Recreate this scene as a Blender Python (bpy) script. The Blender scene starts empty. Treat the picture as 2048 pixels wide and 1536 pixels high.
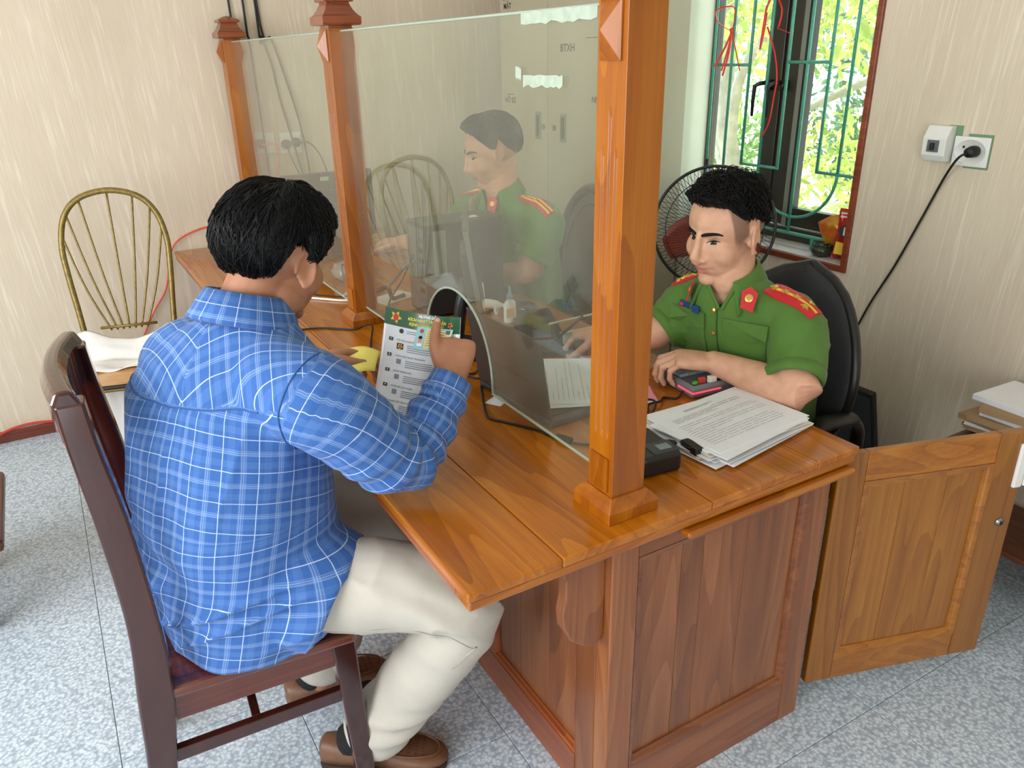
import bpy, bmesh, math, random
import numpy as np
from mathutils import Vector, Matrix, noise as mnoise
random.seed(7); np.random.seed(7)
scene = bpy.context.scene
COL = scene.collection

# ------------------------------------------------------------------ camera
cam_d = bpy.data.cameras.new('camera'); cam = bpy.data.objects.new('camera', cam_d); COL.objects.link(cam)
cam.location = (-0.442, -0.919, 1.5323)
cam.rotation_euler = (1.17150, 0.01883, -0.53255)
cam_d.sensor_width = 36.0; cam_d.lens = 1565.5/2048*36.0
cam_d.clip_start = 0.02; cam_d.clip_end = 200
scene.camera = cam

# ------------------------------------------------------------------ light, sky, exposure
scene.view_settings.view_transform = 'Standard'; scene.view_settings.look = 'None'
scene.view_settings.gamma = 1.0; scene.view_settings.use_curve_mapping = False
scene.view_settings.exposure = 0.1
world = bpy.data.worlds.new('world'); scene.world = world; world.use_nodes = True
wn = world.node_tree.nodes; wl = world.node_tree.links
bg = wn['Background']; bg.inputs['Color'].default_value = (0.80, 0.90, 1.0, 1); bg.inputs['Strength'].default_value = 4.0
sun_d = bpy.data.lights.new('sun', 'SUN'); sun_d.energy = 11.0; sun_d.angle = math.radians(2.0); sun_d.color = (1.0, 0.95, 0.85)
sun = bpy.data.objects.new('sun', sun_d); COL.objects.link(sun)
sun.rotation_euler = Vector((0.06, -0.60, -0.80)).to_track_quat('-Z', 'Y').to_euler()
def area(name, loc, target, sx, sy, power, color):
    d = bpy.data.lights.new(name, 'AREA'); d.shape = 'RECTANGLE'; d.size = sx; d.size_y = sy; d.energy = power; d.color = color
    o = bpy.data.objects.new(name, d); COL.objects.link(o); o.location = loc
    o.rotation_euler = (Vector(target)-Vector(loc)).to_track_quat('-Z', 'Y').to_euler()
    return o
# daylight at the openings behind and to the left of the photographer (the window by the officer is lit by the sky itself)
area('doorway_daylight', (-1.75, -3.42, 1.2), (-1.2, 0.0, 1.0), 1.05, 2.1, 32, (0.93, 0.97, 1.0))
area('left_window_daylight', (-2.62, 0.2, 1.65), (0.0, 0.4, 1.1), 3.1, 1.55, 74, (1.0, 0.975, 0.94))

# ------------------------------------------------------------------ helpers
ORG = {}
def lin(c): return tuple(((x/255)/12.92 if x/255 <= 0.04045 else ((x/255+0.055)/1.055)**2.4) for x in c)
def org(o):
    return Vector(ORG.get(o.name, (0, 0, 0)))
class MB:
    def __init__(s): s.v = []; s.f = []
    def add(s, vs, fs):
        b = len(s.v); s.v += [tuple(map(float, q)) for q in vs]; s.f += [tuple(i+b for i in f) for f in fs]; return s
    def box(s, x0, x1, y0, y1, z0, z1):
        return s.add([(x, y, z) for x in (x0, x1) for y in (y0, y1) for z in (z0, z1)],
                     [(0,1,3,2), (4,6,7,5), (0,4,5,1), (2,3,7,6), (0,2,6,4), (1,5,7,3)])
    def obox(s, c, ax, ay, az, hx, hy, hz):
        c = Vector(c); ax = Vector(ax).normalized(); ay = Vector(ay).normalized(); az = Vector(az).normalized()
        vs = [c+ax*i*hx+ay*j*hy+az*k*hz for i in (-1,1) for j in (-1,1) for k in (-1,1)]
        return s.add(vs, [(0,1,3,2), (4,6,7,5), (0,4,5,1), (2,3,7,6), (0,2,6,4), (1,5,7,3)])
    def loft(s, rings, cap=True, close=False):
        n = len(rings[0]); vs = [q for r in rings for q in r]; fs = []
        m = len(rings)
        for i in range(m if close else m-1):
            a = i*n; b = ((i+1) % m)*n
            for j in range(n): fs.append((a+j, a+(j+1) % n, b+(j+1) % n, b+j))
        if cap and not close:
            fs.append(tuple(range(n-1, -1, -1))); fs.append(tuple((m-1)*n+j for j in range(n)))
        return s.add(vs, fs)
    def tube(s, pts, r, n=8, cap=True, close=False, flat=1.0, up=None):
        pts = [Vector(p) for p in pts]; m = len(pts)
        if not hasattr(r, '__len__'): r = [r]*m
        rings = []; prev = None
        for i in range(m):
            if close: t = pts[(i+1) % m]-pts[i-1]
            else: t = pts[min(i+1, m-1)]-pts[max(i-1, 0)]
            if t.length < 1e-9: t = Vector((0, 0, 1))
            t.normalize()
            if prev is None:
                u = Vector(up) if up is not None else (Vector((0, 0, 1)) if abs(t.z) < 0.9 else Vector((1, 0, 0)))
            else: u = prev
            a = (u - t*u.dot(t)).normalized(); b = t.cross(a); prev = a
            rings.append([pts[i]+a*math.cos(2*math.pi*k/n)*r[i]*flat+b*math.sin(2*math.pi*k/n)*r[i] for k in range(n)])
        return s.loft(rings, cap, close)
    def ell(s, c, r, R=None, nu=16, nv=10):
        c = Vector(c); rings = []; vs = []; fs = []
        R = R or Matrix.Identity(3)
        for i in range(1, nv):
            ph = -math.pi/2+math.pi*i/nv
            for j in range(nu):
                th = 2*math.pi*j/nu
                vs.append(c+R @ Vector((r[0]*math.cos(ph)*math.cos(th), r[1]*math.cos(ph)*math.sin(th), r[2]*math.sin(ph))))
        for i in range(nv-2):
            for j in range(nu): fs.append((i*nu+j, i*nu+(j+1) % nu, (i+1)*nu+(j+1) % nu, (i+1)*nu+j))
        k = len(vs); vs += [c+R @ Vector((0, 0, -r[2])), c+R @ Vector((0, 0, r[2]))]
        for j in range(nu): fs.append((k, (j+1) % nu, j)); fs.append((k+1, (nv-2)*nu+j, (nv-2)*nu+(j+1) % nu))
        return s.add(vs, fs)
    def lathe(s, prof, c, n=24, axis=(0, 0, 1)):
        c = Vector(c); az = Vector(axis).normalized(); ax = az.orthogonal().normalized(); ay = az.cross(ax)
        return s.loft([[c+az*z+(ax*math.cos(2*math.pi*k/n)+ay*math.sin(2*math.pi*k/n))*max(r, 1e-4) for k in range(n)] for r, z in prof])
    def prism(s, poly, o, ax, ay, depth):
        o = Vector(o); ax = Vector(ax); ay = Vector(ay); nrm = ax.cross(ay).normalized()*depth
        n = len(poly); vs = [o+ax*x+ay*y for x, y in poly]+[o+ax*x+ay*y+nrm for x, y in poly]
        fs = [tuple(range(n-1, -1, -1)), tuple(range(n, 2*n))]+[(i, (i+1) % n, n+(i+1) % n, n+i) for i in range(n)]
        return s.add(vs, fs)
    def square_stack(s, c, prof):      # square rings: (half side, z)
        return s.loft([[(c[0]+a*i, c[1]+a*j, c[2]+z) for i, j in ((-1,-1), (1,-1), (1,1), (-1,1))] for a, z in prof])
    def xf(s, M, start=0):
        s.v = s.v[:start]+[tuple(M @ Vector(q)) for q in s.v[start:]]; return s
    def build(s, name, m, parent=None, smooth=False, bevel=0, uv=None):
        o0 = org(parent) if parent else Vector((0, 0, 0))
        me = bpy.data.meshes.new(name)
        me.from_pydata([(a-o0.x, b-o0.y, c-o0.z) for a, b, c in s.v], [], s.f)
        bm = bmesh.new(); bm.from_mesh(me); bmesh.ops.recalc_face_normals(bm, faces=bm.faces); bm.to_mesh(me); bm.free()
        return link(name, me, m, parent, smooth, bevel)
def link(name, me, m, parent=None, smooth=False, bevel=0):
    me.name = name
    if m is not None: me.materials.append(m)
    if smooth: me.polygons.foreach_set('use_smooth', [True]*len(me.polygons)); me.update()
    o = bpy.data.objects.new(name, me); COL.objects.link(o)
    if parent: o.parent = parent; ORG[o.name] = tuple(org(parent))
    if bevel:
        b = o.modifiers.new('bevel', 'BEVEL'); b.width = bevel; b.segments = 2; b.limit_method = 'ANGLE'; b.angle_limit = 0.6
    return o
def empty(name, loc, label=None, cat=None, group=None):
    o = bpy.data.objects.new(name, None); COL.objects.link(o); o.location = loc; o.empty_display_size = 0.05
    ORG[o.name] = tuple(loc)
    if label: tag(o, label, cat, group)
    return o
def tag(o, label, cat, group=None):
    o['label'] = label; o['category'] = cat
    if group: o['group'] = group
    return o
def struct(o, label=None):
    o['kind'] = 'structure'
    if label: o['label'] = label
    return o
def solo(mb, name, m, label, cat, group=None, smooth=False, bevel=0, loc=None):
    """one-mesh thing, origin at its base"""
    vs = np.array(mb.v)
    if loc is None: loc = ((vs[:, 0].min()+vs[:, 0].max())/2, (vs[:, 1].min()+vs[:, 1].max())/2, vs[:, 2].min())
    mb.v = [(a-loc[0], b-loc[1], c-loc[2]) for a, b, c in mb.v]
    o = mb.build(name, m, None, smooth, bevel); o.location = loc; ORG[o.name] = tuple(loc)
    return tag(o, label, cat, group)
def copy_tree(o, parent=None):
    c = o.copy(); COL.objects.link(c); c.parent = parent
    for ch in list(o.children): copy_tree(ch, c)
    return c
def spline(pts, n=8):
    P = [Vector(p) for p in pts]; out = []
    for i in range(len(P)-1):
        p0 = P[max(i-1, 0)]; p1 = P[i]; p2 = P[i+1]; p3 = P[min(i+2, len(P)-1)]
        for k in range(n):
            t = k/n
            out.append(0.5*((2*p1)+(p2-p0)*t+(2*p0-5*p1+4*p2-p3)*t*t+(3*p1-p0-3*p2+p3)*t**3))
    out.append(P[-1]); return out

# ------------------------------------------------------------------ materials
def newmat(name):
    m = bpy.data.materials.new(name); m.use_nodes = True
    return m, m.node_tree.nodes, m.node_tree.links, m.node_tree.nodes['Principled BSDF']
def nd(ns, t, **kw):
    n = ns.new(t)
    for k, v in kw.items(): setattr(n, k, v)
    return n
def ramp(ns, stops):
    r = ns.new('ShaderNodeValToRGB'); e = r.color_ramp.elements
    while len(e) < len(stops): e.new(0.5)
    for i, (p, c) in enumerate(stops): e[i].position = p; e[i].color = (*c, 1)
    return r
def mat(name, c, rough=0.5, metal=0.0, spec=0.5, coat=0.0, var=0.0, scale=20, bump=0.0, bscale=200, sheen=0.0, emit=0, sss=0):
    m, ns, ls, b = newmat(name)
    col = lin(c); b.inputs['Base Color'].default_value = (*col, 1); b.inputs['Roughness'].default_value = rough
    b.inputs['Metallic'].default_value = metal; b.inputs['Specular IOR Level'].default_value = spec
    b.inputs['Coat Weight'].default_value = coat; b.inputs['Coat Roughness'].default_value = 0.08
    b.inputs['Sheen Weight'].default_value = sheen
    tc = ns.new('ShaderNodeTexCoord')
    nz = nd(ns, 'ShaderNodeTexNoise'); nz.inputs['Scale'].default_value = scale; nz.inputs['Detail'].default_value = 4
    ls.new(tc.outputs['Object'], nz.inputs['Vector'])
    v = max(var, 0.03)
    r = ramp(ns, [(0.25, tuple(x*(1-v) for x in col)), (0.75, tuple(min(1, x*(1+v)) for x in col))])
    ls.new(nz.outputs['Fac'], r.inputs['Fac']); ls.new(r.outputs['Color'], b.inputs['Base Color'])
    if bump:
        n2 = nd(ns, 'ShaderNodeTexNoise'); n2.inputs['Scale'].default_value = bscale; n2.inputs['Detail'].default_value = 3
        ls.new(tc.outputs['Object'], n2.inputs['Vector'])
        bp = ns.new('ShaderNodeBump'); bp.inputs['Strength'].default_value = bump; bp.inputs['Distance'].default_value = 0.002
        ls.new(n2.outputs['Fac'], bp.inputs['Height']); ls.new(bp.outputs['Normal'], b.inputs['Normal'])
    if emit:
        b.inputs['Emission Color'].default_value = (*col, 1); b.inputs['Emission Strength'].default_value = emit
    if sss:
        b.inputs['Subsurface Weight'].default_value = sss; b.inputs['Subsurface Radius'].default_value = (0.008, 0.003, 0.002); b.inputs['Subsurface Scale'].default_value = 1.0
    return m
def wood(name, dark, mid, light, grain='Y', rough=0.28, coat=0.4, scale=1.0, bands=0.20, knots=False):
    m, ns, ls, b = newmat(name)
    tc = ns.new('ShaderNodeTexCoord'); oi = ns.new('ShaderNodeObjectInfo')
    add = nd(ns, 'ShaderNodeVectorMath', operation='MULTIPLY_ADD'); ls.new(oi.outputs['Random'], add.inputs[0]); add.inputs[1].default_value = (3.1, 5.7, 2.3)
    ls.new(tc.outputs['Object'], add.inputs[2])
    mp = ns.new('ShaderNodeMapping'); g = 'XYZ'.index(grain); sc = [14*scale]*3; sc[g] = 0.9*scale; mp.inputs['Scale'].default_value = sc
    ls.new(add.outputs[0], mp.inputs['Vector'])
    nz = ns.new('ShaderNodeTexNoise'); nz.inputs['Scale'].default_value = 1.0; nz.inputs['Detail'].default_value = 5; nz.inputs['Roughness'].default_value = 0.6; nz.inputs['Distortion'].default_value = 0.6
    ls.new(mp.outputs['Vector'], nz.inputs['Vector'])
    # growth-ring figure: contour lines of a soft, stretched noise
    mp2 = ns.new('ShaderNodeMapping'); s2 = [6.5*scale]*3; s2[g] = 0.55*scale; mp2.inputs['Scale'].default_value = s2
    ls.new(add.outputs[0], mp2.inputs['Vector'])
    n2 = ns.new('ShaderNodeTexNoise'); n2.inputs['Scale'].default_value = 1.0; n2.inputs['Detail'].default_value = 1.5
    ls.new(mp2.outputs['Vector'], n2.inputs['Vector'])
    mul = nd(ns, 'ShaderNodeMath', operation='MULTIPLY'); mul.inputs[1].default_value = 15.0; ls.new(n2.outputs['Fac'], mul.inputs[0])
    fr = nd(ns, 'ShaderNodeMath', operation='FRACT'); ls.new(mul.outputs[0], fr.inputs[0])
    # fine fibres
    mp3 = ns.new('ShaderNodeMapping'); s3 = [160*scale]*3; s3[g] = 4*scale; mp3.inputs['Scale'].default_value = s3
    ls.new(add.outputs[0], mp3.inputs['Vector'])
    n3 = ns.new('ShaderNodeTexNoise'); n3.inputs['Scale'].default_value = 1.0; n3.inputs['Detail'].default_value = 3; ls.new(mp3.outputs['Vector'], n3.inputs['Vector'])
    a1 = nd(ns, 'ShaderNodeMath', operation='MULTIPLY'); a1.inputs[1].default_value = bands; ls.new(fr.outputs[0], a1.inputs[0])
    a2 = nd(ns, 'ShaderNodeMath', operation='MULTIPLY_ADD'); a2.inputs[1].default_value = 0.8; ls.new(nz.outputs['Fac'], a2.inputs[0]); ls.new(a1.outputs[0], a2.inputs[2])
    a3 = nd(ns, 'ShaderNodeMath', operation='MULTIPLY_ADD'); a3.inputs[1].default_value = 0.35; ls.new(n3.outputs['Fac'], a3.inputs[0]); ls.new(a2.outputs[0], a3.inputs[2])
    r = ramp(ns, [(0.40, lin(dark)), (0.68, lin(mid)), (0.98, lin(light))])
    ls.new(a3.outputs[0], r.inputs['Fac'])
    hv = nd(ns, 'ShaderNodeHueSaturation'); ls.new(r.outputs['Color'], hv.inputs['Color'])
    mv = nd(ns, 'ShaderNodeMath', operation='MULTIPLY_ADD'); ls.new(oi.outputs['Random'], mv.inputs[0]); mv.inputs[1].default_value = 0.22; mv.inputs[2].default_value = 0.89
    ls.new(mv.outputs[0], hv.inputs['Value'])
    ls.new(hv.outputs['Color'], b.inputs['Base Color'])
    b.inputs['Roughness'].default_value = rough; b.inputs['Coat Weight'].default_value = coat; b.inputs['Coat Roughness'].default_value = 0.12
    bp = ns.new('ShaderNodeBump'); bp.inputs['Strength'].default_value = 0.12; bp.inputs['Distance'].default_value = 0.001
    ls.new(a3.outputs[0], bp.inputs['Height']); ls.new(bp.outputs['Normal'], b.inputs['Normal'])
    return m

def make_wallpaper(name, ax):
    """beige embossed panel with long, slightly slanted wood-like streaks"""
    m, ns, ls, b = newmat(name)
    tc = ns.new('ShaderNodeTexCoord'); sep = ns.new('ShaderNodeSeparateXYZ'); ls.new(tc.outputs['Object'], sep.inputs[0])
    sk = nd(ns, 'ShaderNodeMath', operation='MULTIPLY_ADD'); ls.new(sep.outputs['Z'], sk.inputs[0]); sk.inputs[1].default_value = 0.06; ls.new(sep.outputs[ax], sk.inputs[2])
    cb = ns.new('ShaderNodeCombineXYZ'); ls.new(sk.outputs[0], cb.inputs['X']); ls.new(sep.outputs['Z'], cb.inputs['Z'])
    def streak(sx, sz, det, dist):
        mp = ns.new('ShaderNodeMapping'); mp.inputs['Scale'].default_value = (sx, 1, sz); ls.new(cb.outputs[0], mp.inputs['Vector'])
        n = ns.new('ShaderNodeTexNoise'); n.inputs['Scale'].default_value = 1; n.inputs['Detail'].default_value = det; n.inputs['Distortion'].default_value = dist
        ls.new(mp.outputs['Vector'], n.inputs['Vector']); return n
    n1 = streak(70, 2.6, 4, 1.2); n2 = streak(210, 7, 3, 0.4); n3 = streak(3.5, 0.8, 2, 0)
    r1 = ramp(ns, [(0.0, lin((214, 200, 178))), (0.56, lin((215, 201, 180))), (0.66, lin((226, 214, 195))), (1, lin((229, 218, 200)))])
    ls.new(n1.outputs['Fac'], r1.inputs['Fac'])
    r2 = ramp(ns, [(0.3, (0.93, 0.93, 0.93)), (0.7, (1.03, 1.03, 1.03))]); ls.new(n2.outputs['Fac'], r2.inputs['Fac'])
    mx = nd(ns, 'ShaderNodeMix', data_type='RGBA', blend_type='MULTIPLY'); mx.inputs['Factor'].default_value = 1
    ls.new(r1.outputs['Color'], mx.inputs['A']); ls.new(r2.outputs['Color'], mx.inputs['B'])
    r3 = ramp(ns, [(0.35, (0.95, 0.94, 0.92)), (0.65, (1.02, 1.02, 1.02))]); ls.new(n3.outputs['Fac'], r3.inputs['Fac'])
    m2 = nd(ns, 'ShaderNodeMix', data_type='RGBA', blend_type='MULTIPLY'); m2.inputs['Factor'].default_value = 1
    ls.new(mx.outputs['Result'], m2.inputs['A']); ls.new(r3.outputs['Color'], m2.inputs['B'])
    ls.new(m2.outputs['Result'], b.inputs['Base Color'])
    b.inputs['Roughness'].default_value = 0.55; b.inputs['Specular IOR Level'].default_value = 0.3
    bp = ns.new('ShaderNodeBump'); bp.inputs['Strength'].default_value = 0.18; bp.inputs['Distance'].default_value = 0.0015
    ls.new(n1.outputs['Fac'], bp.inputs['Height']); ls.new(bp.outputs['Normal'], b.inputs['Normal'])
    return m

def make_tile():
    m, ns, ls, b = newmat('pebbled_floor_tile')
    tc = ns.new('ShaderNodeTexCoord'); oi = ns.new('ShaderNodeObjectInfo')
    add = nd(ns, 'ShaderNodeVectorMath', operation='MULTIPLY_ADD'); ls.new(oi.outputs['Random'], add.inputs[0]); add.inputs[1].default_value = (7, 3, 1); ls.new(tc.outputs['Object'], add.inputs[2])
    wob = ns.new('ShaderNodeTexNoise'); wob.inputs['Scale'].default_value = 60; ls.new(add.outputs[0], wob.inputs['Vector'])
    mix = nd(ns, 'ShaderNodeVectorMath', operation='MULTIPLY_ADD'); ls.new(wob.outputs['Color'], mix.inputs[0]); mix.inputs[1].default_value = (0.012, 0.012, 0.012); ls.new(add.outputs[0], mix.inputs[2])
    vo = nd(ns, 'ShaderNodeTexVoronoi', feature='F1'); vo.inputs['Scale'].default_value = 105; ls.new(mix.outputs[0], vo.inputs['Vector'])
    vo2 = nd(ns, 'ShaderNodeTexVoronoi', feature='F1'); vo2.inputs['Scale'].default_value = 95; ls.new(mix.outputs[0], vo2.inputs['Vector'])
    r = ramp(ns, [(0.30, lin((216, 228, 238))), (0.55, lin((186, 200, 214))), (0.72, lin((164, 179, 196)))])
    ls.new(vo.outputs['Distance'], r.inputs['Fac'])
    hs = nd(ns, 'ShaderNodeHueSaturation'); ls.new(r.outputs['Color'], hs.inputs['Color'])
    sp = ns.new('ShaderNodeSeparateColor'); ls.new(vo2.outputs['Color'], sp.inputs[0])
    mm = nd(ns, 'ShaderNodeMath', operation='MULTIPLY_ADD'); ls.new(sp.outputs[0], mm.inputs[0]); mm.inputs[1].default_value = 0.20; mm.inputs[2].default_value = 0.86; ls.new(mm.outputs[0], hs.inputs['Value'])
    ls.new(hs.outputs['Color'], b.inputs['Base Color'])
    b.inputs['Roughness'].default_value = 0.33; b.inputs['Specular IOR Level'].default_value = 0.5
    bp = ns.new('ShaderNodeBump'); bp.inputs['Strength'].default_value = 0.15; bp.inputs['Distance'].default_value = 0.001
    ls.new(vo.outputs['Distance'], bp.inputs['Height']); ls.new(bp.outputs['Normal'], b.inputs['Normal'])
    return m

def make_glass():
    m, ns, ls, b = newmat('dusty_glass'); out = ns['Material Output']; ns.remove(b)
    tr = ns.new('ShaderNodeBsdfTransparent'); tr.inputs['Color'].default_value = (0.925, 0.955, 0.92, 1)
    gl = ns.new('ShaderNodeBsdfGlossy'); gl.inputs['Roughness'].default_value = 0.015; gl.inputs['Color'].default_value = (1, 1, 1, 1)
    df = ns.new('ShaderNodeBsdfDiffuse'); df.inputs['Color'].default_value = (*lin((205, 212, 196)), 1)
    tc = ns.new('ShaderNodeTexCoord'); mp = ns.new('ShaderNodeMapping'); mp.inputs['Scale'].default_value = (1, 5, 1.2); ls.new(tc.outputs['Object'], mp.inputs['Vector'])
    nz = ns.new('ShaderNodeTexNoise'); nz.inputs['Scale'].default_value = 3; nz.inputs['Detail'].default_value = 6; ls.new(mp.outputs['Vector'], nz.inputs['Vector'])
    mr = ns.new('ShaderNodeMapRange'); mr.inputs['From Min'].default_value = 0.3; mr.inputs['From Max'].default_value = 0.75; mr.inputs['To Min'].default_value = 0.028; mr.inputs['To Max'].default_value = 0.065
    ls.new(nz.outputs['Fac'], mr.inputs['Value'])
    m1 = ns.new('ShaderNodeMixShader'); ls.new(mr.outputs[0], m1.inputs[0]); ls.new(tr.outputs[0], m1.inputs[1]); ls.new(df.outputs[0], m1.inputs[2])
    fr = ns.new('ShaderNodeFresnel'); geo = ns.new('ShaderNodeNewGeometry'); ior = ns.new('ShaderNodeMapRange')
    ior.inputs['To Min'].default_value = 1.5; ior.inputs['To Max'].default_value = 1/1.5
    ls.new(geo.outputs['Backfacing'], ior.inputs['Value']); ls.new(ior.outputs[0], fr.inputs['IOR'])
    m2 = ns.new('ShaderNodeMixShader'); ls.new(fr.outputs[0], m2.inputs[0]); ls.new(m1.outputs[0], m2.inputs[1]); ls.new(gl.outputs[0], m2.inputs[2])
    ls.new(m2.outputs[0], out.inputs['Surface'])
    return m
def make_clear_glass():
    m, ns, ls, b = newmat('window_glass'); out = ns['Material Output']; ns.remove(b)
    tr = ns.new('ShaderNodeBsdfTransparent'); tr.inputs['Color'].default_value = (0.93, 0.97, 0.95, 1)
    gl = ns.new('ShaderNodeBsdfGlossy'); gl.inputs['Roughness'].default_value = 0.02
    fr = ns.new('ShaderNodeFresnel'); geo = ns.new('ShaderNodeNewGeometry'); ior = ns.new('ShaderNodeMapRange')
    ior.inputs['To Min'].default_value = 1.45; ior.inputs['To Max'].default_value = 1/1.45
    ls.new(geo.outputs['Backfacing'], ior.inputs['Value']); ls.new(ior.outputs[0], fr.inputs['IOR'])
    m2 = ns.new('ShaderNodeMixShader'); ls.new(fr.outputs[0], m2.inputs[0]); ls.new(tr.outputs[0], m2.inputs[1]); ls.new(gl.outputs[0], m2.inputs[2])
    ls.new(m2.outputs[0], out.inputs['Surface'])
    return m

M = {}
M['wall_y'] = make_wallpaper('wall_panel_beige', 'X'); M['wall_x'] = make_wallpaper('wall_panel_beige_side', 'Y')
M['tile'] = make_tile(); M['grout'] = mat('grout', (160, 156, 148), 0.8)
M['plaster'] = mat('pale_plaster', (205, 208, 190), 0.7, var=0.04, scale=4)
M['ceiling'] = mat('ceiling_white', (225, 222, 212), 0.8)
M['glass'] = make_glass(); M['pane'] = make_clear_glass()
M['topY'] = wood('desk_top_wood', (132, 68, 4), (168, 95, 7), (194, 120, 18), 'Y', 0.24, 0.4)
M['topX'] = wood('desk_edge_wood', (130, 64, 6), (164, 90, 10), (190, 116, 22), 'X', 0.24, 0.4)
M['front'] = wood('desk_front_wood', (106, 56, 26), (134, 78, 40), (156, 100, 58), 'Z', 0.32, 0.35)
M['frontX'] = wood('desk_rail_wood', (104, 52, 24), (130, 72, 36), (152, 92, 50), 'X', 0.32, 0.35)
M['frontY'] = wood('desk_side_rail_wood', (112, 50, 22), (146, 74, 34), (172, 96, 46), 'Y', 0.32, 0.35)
M['door'] = wood('cabinet_door_wood', (118, 66, 12), (148, 92, 22), (168, 112, 36), 'Z', 0.30, 0.4)
M['doorX'] = wood('cabinet_door_rail_wood', (126, 70, 12), (158, 96, 22), (178, 118, 36), 'X', 0.30, 0.4)
M['post'] = wood('post_wood', (122, 60, 2), (150, 81, 3), (170, 104, 10), 'Z', 0.34, 0.25)
M['cap'] = wood('post_cap_wood', (104, 46, 22), (128, 64, 34), (150, 84, 48), 'X', 0.3, 0.4)
M['mahog'] = wood('dark_red_chair_wood', (44, 13, 8), (62, 20, 12), (80, 30, 17), 'Z', 0.14, 0.8, bands=.08)
M['mahogX'] = wood('dark_red_seat_wood', (72, 24, 10), (98, 40, 18), (120, 56, 26), 'X', 0.16, 0.8, bands=.12)
M['trim'] = wood('brown_trim_wood', (98, 40, 20), (126, 56, 30), (146, 72, 42), 'Y', 0.4, 0.2)
M['trimX'] = wood('brown_baseboard_wood', (88, 36, 20), (112, 50, 28), (134, 66, 40), 'X', 0.4, 0.2)
M['alu'] = mat('dark_aluminium', (62, 58, 52), 0.35, 0.3)
M['alulight'] = mat('grey_aluminium_edge', (132, 134, 124), 0.4, 0.2)
M['grille'] = mat('green_painted_steel', (74, 150, 128), 0.4, var=0.12, scale=60)
M['black'] = mat('black_plastic', (22, 22, 24), 0.4)
M['blackgloss'] = mat('black_glossy', (10, 10, 12), 0.12)
M['rubber'] = mat('black_rubber', (20, 19, 19), 0.55)
M['white'] = mat('white_plastic', (228, 228, 224), 0.4)
M['redplastic'] = mat('red_ribbon_plastic', (222, 44, 34), 0.4)
M['steel'] = mat('steel', (150, 150, 150), 0.3, 0.9)
M['chrome'] = mat('chrome', (200, 200, 200), 0.15, 1.0)
M['gold'] = mat('gold_metal', (214, 178, 92), 0.3, 0.8)
M['paper'] = mat('white_paper', (232, 235, 240), 0.7)
M['ink'] = mat('grey_print', (70, 72, 80), 0.8)
M['inklight'] = mat('pale_grey_print', (150, 152, 160), 0.8)
# ================================================================== structure of the room
FW, XW, XL, YB, ZC = 2.878, 2.04, -2.6, -3.4, 3.1
# floor with tiles
floor = struct(MB().box(XL-.2, XW+.3, YB-.3, FW+.2, -0.12, -0.004).build('floor', M['grout']), 'grey blue pebbled tile floor')
TS = 0.4107; TX, TY = 1.0697, -0.0746
tm = MB(); h = TS/2-0.0008
tm.loft([[(-h, -h, -.006), (h, -h, -.006), (h, h, -.006), (-h, h, -.006)], [(-h, -h, -.0012), (h, -h, -.0012), (h, h, -.0012), (-h, h, -.0012)],
         [(-h+.0012, -h+.0012, 0), (h-.0012, -h+.0012, 0), (h-.0012, h-.0012, 0), (-h+.0012, h-.0012, 0)]])
tile0 = None
for i in range(-9, 3):
    for j in range(-8, 8):
        cx = TX+(i+.5)*TS; cy = TY+(j+.5)*TS
        if cx+TS/2 < XL or cx-TS/2 > XW or cy+TS/2 < YB or cy-TS/2 > FW: continue
        if tile0 is None: tile0 = o = tm.build('floor_tile', M['tile'], floor)
        else: o = tile0.copy(); COL.objects.link(o)
        o.location = (cx, cy, 0)
# far wall, side walls, rear wall with doorway and window, ceiling
struct(MB().box(XL-.2, XW+.3, FW, FW+.2, 0, ZC).build('wall_back', M['wall_y']), 'beige embossed panel wall behind the desk')
WY0, WY1, WZ0, WZ1 = 0.915, 1.845, 0.785, 2.15
w = MB().box(XW, XW+.22, YB-.2, WY0-.015, 0, ZC).box(XW, XW+.22, WY1+.015, FW, 0, ZC).box(XW, XW+.22, WY0-.015, WY1+.015, 0, WZ0-.015).box(XW, XW+.22, WY0-.015, WY1+.015, WZ1+.015, ZC)
struct(w.build('wall_right', M['wall_x']), 'beige embossed panel wall with the window')
struct(MB().box(XL-.2, XL, YB-.2, -1.4, 0, ZC).box(XL-.2, XL, 1.8, FW, 0, ZC).box(XL-.2, XL, -1.4, 1.8, 0, .85).box(XL-.2, XL, -1.4, 1.8, 2.45, ZC).build('wall_left', M['wall_x']), 'beige panel wall on the left')
w = MB().box(XL, -2.3, YB-.2, YB, 0, ZC).box(-2.3, -1.2, YB-.2, YB, 2.3, ZC).box(-1.2, XW, YB-.2, YB, 0, ZC)
struct(w.build('wall_front', M['wall_y']), 'beige panel wall behind the photographer')
struct(MB().box(XL-.2, XW+.25, YB-.2, FW+.2, ZC, ZC+.15).build('ceiling', M['ceiling']), 'pale ceiling')
struct(MB().box(XL, XW, FW-.012, FW, 0, .05).build('baseboard_back', M['trimX'], None, False, .003), 'red brown baseboard strip')
struct(MB().box(XW-.012, XW, YB, FW-.012, 0, .05).build('baseboard_right', M['trim'], None, False, .003), 'red brown baseboard strip')
# brown trim round the window opening
t1 = struct(MB().box(XW-.012, XW+.03, WY0-.022, WY0, WZ0-.022, WZ1+.022).build('trim_1', M['trim'], None, False, .002), 'brown window trim')
MB().box(XW-.012, XW+.03, WY0, WY1, WZ0-.022, WZ0).build('trim_board', M['trim'], t1, False, .002)
MB().box(XW-.012, XW+.03, WY0, WY1, WZ1, WZ1+.022).build('trim_board', M['trim'], t1, False, .002)
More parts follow.
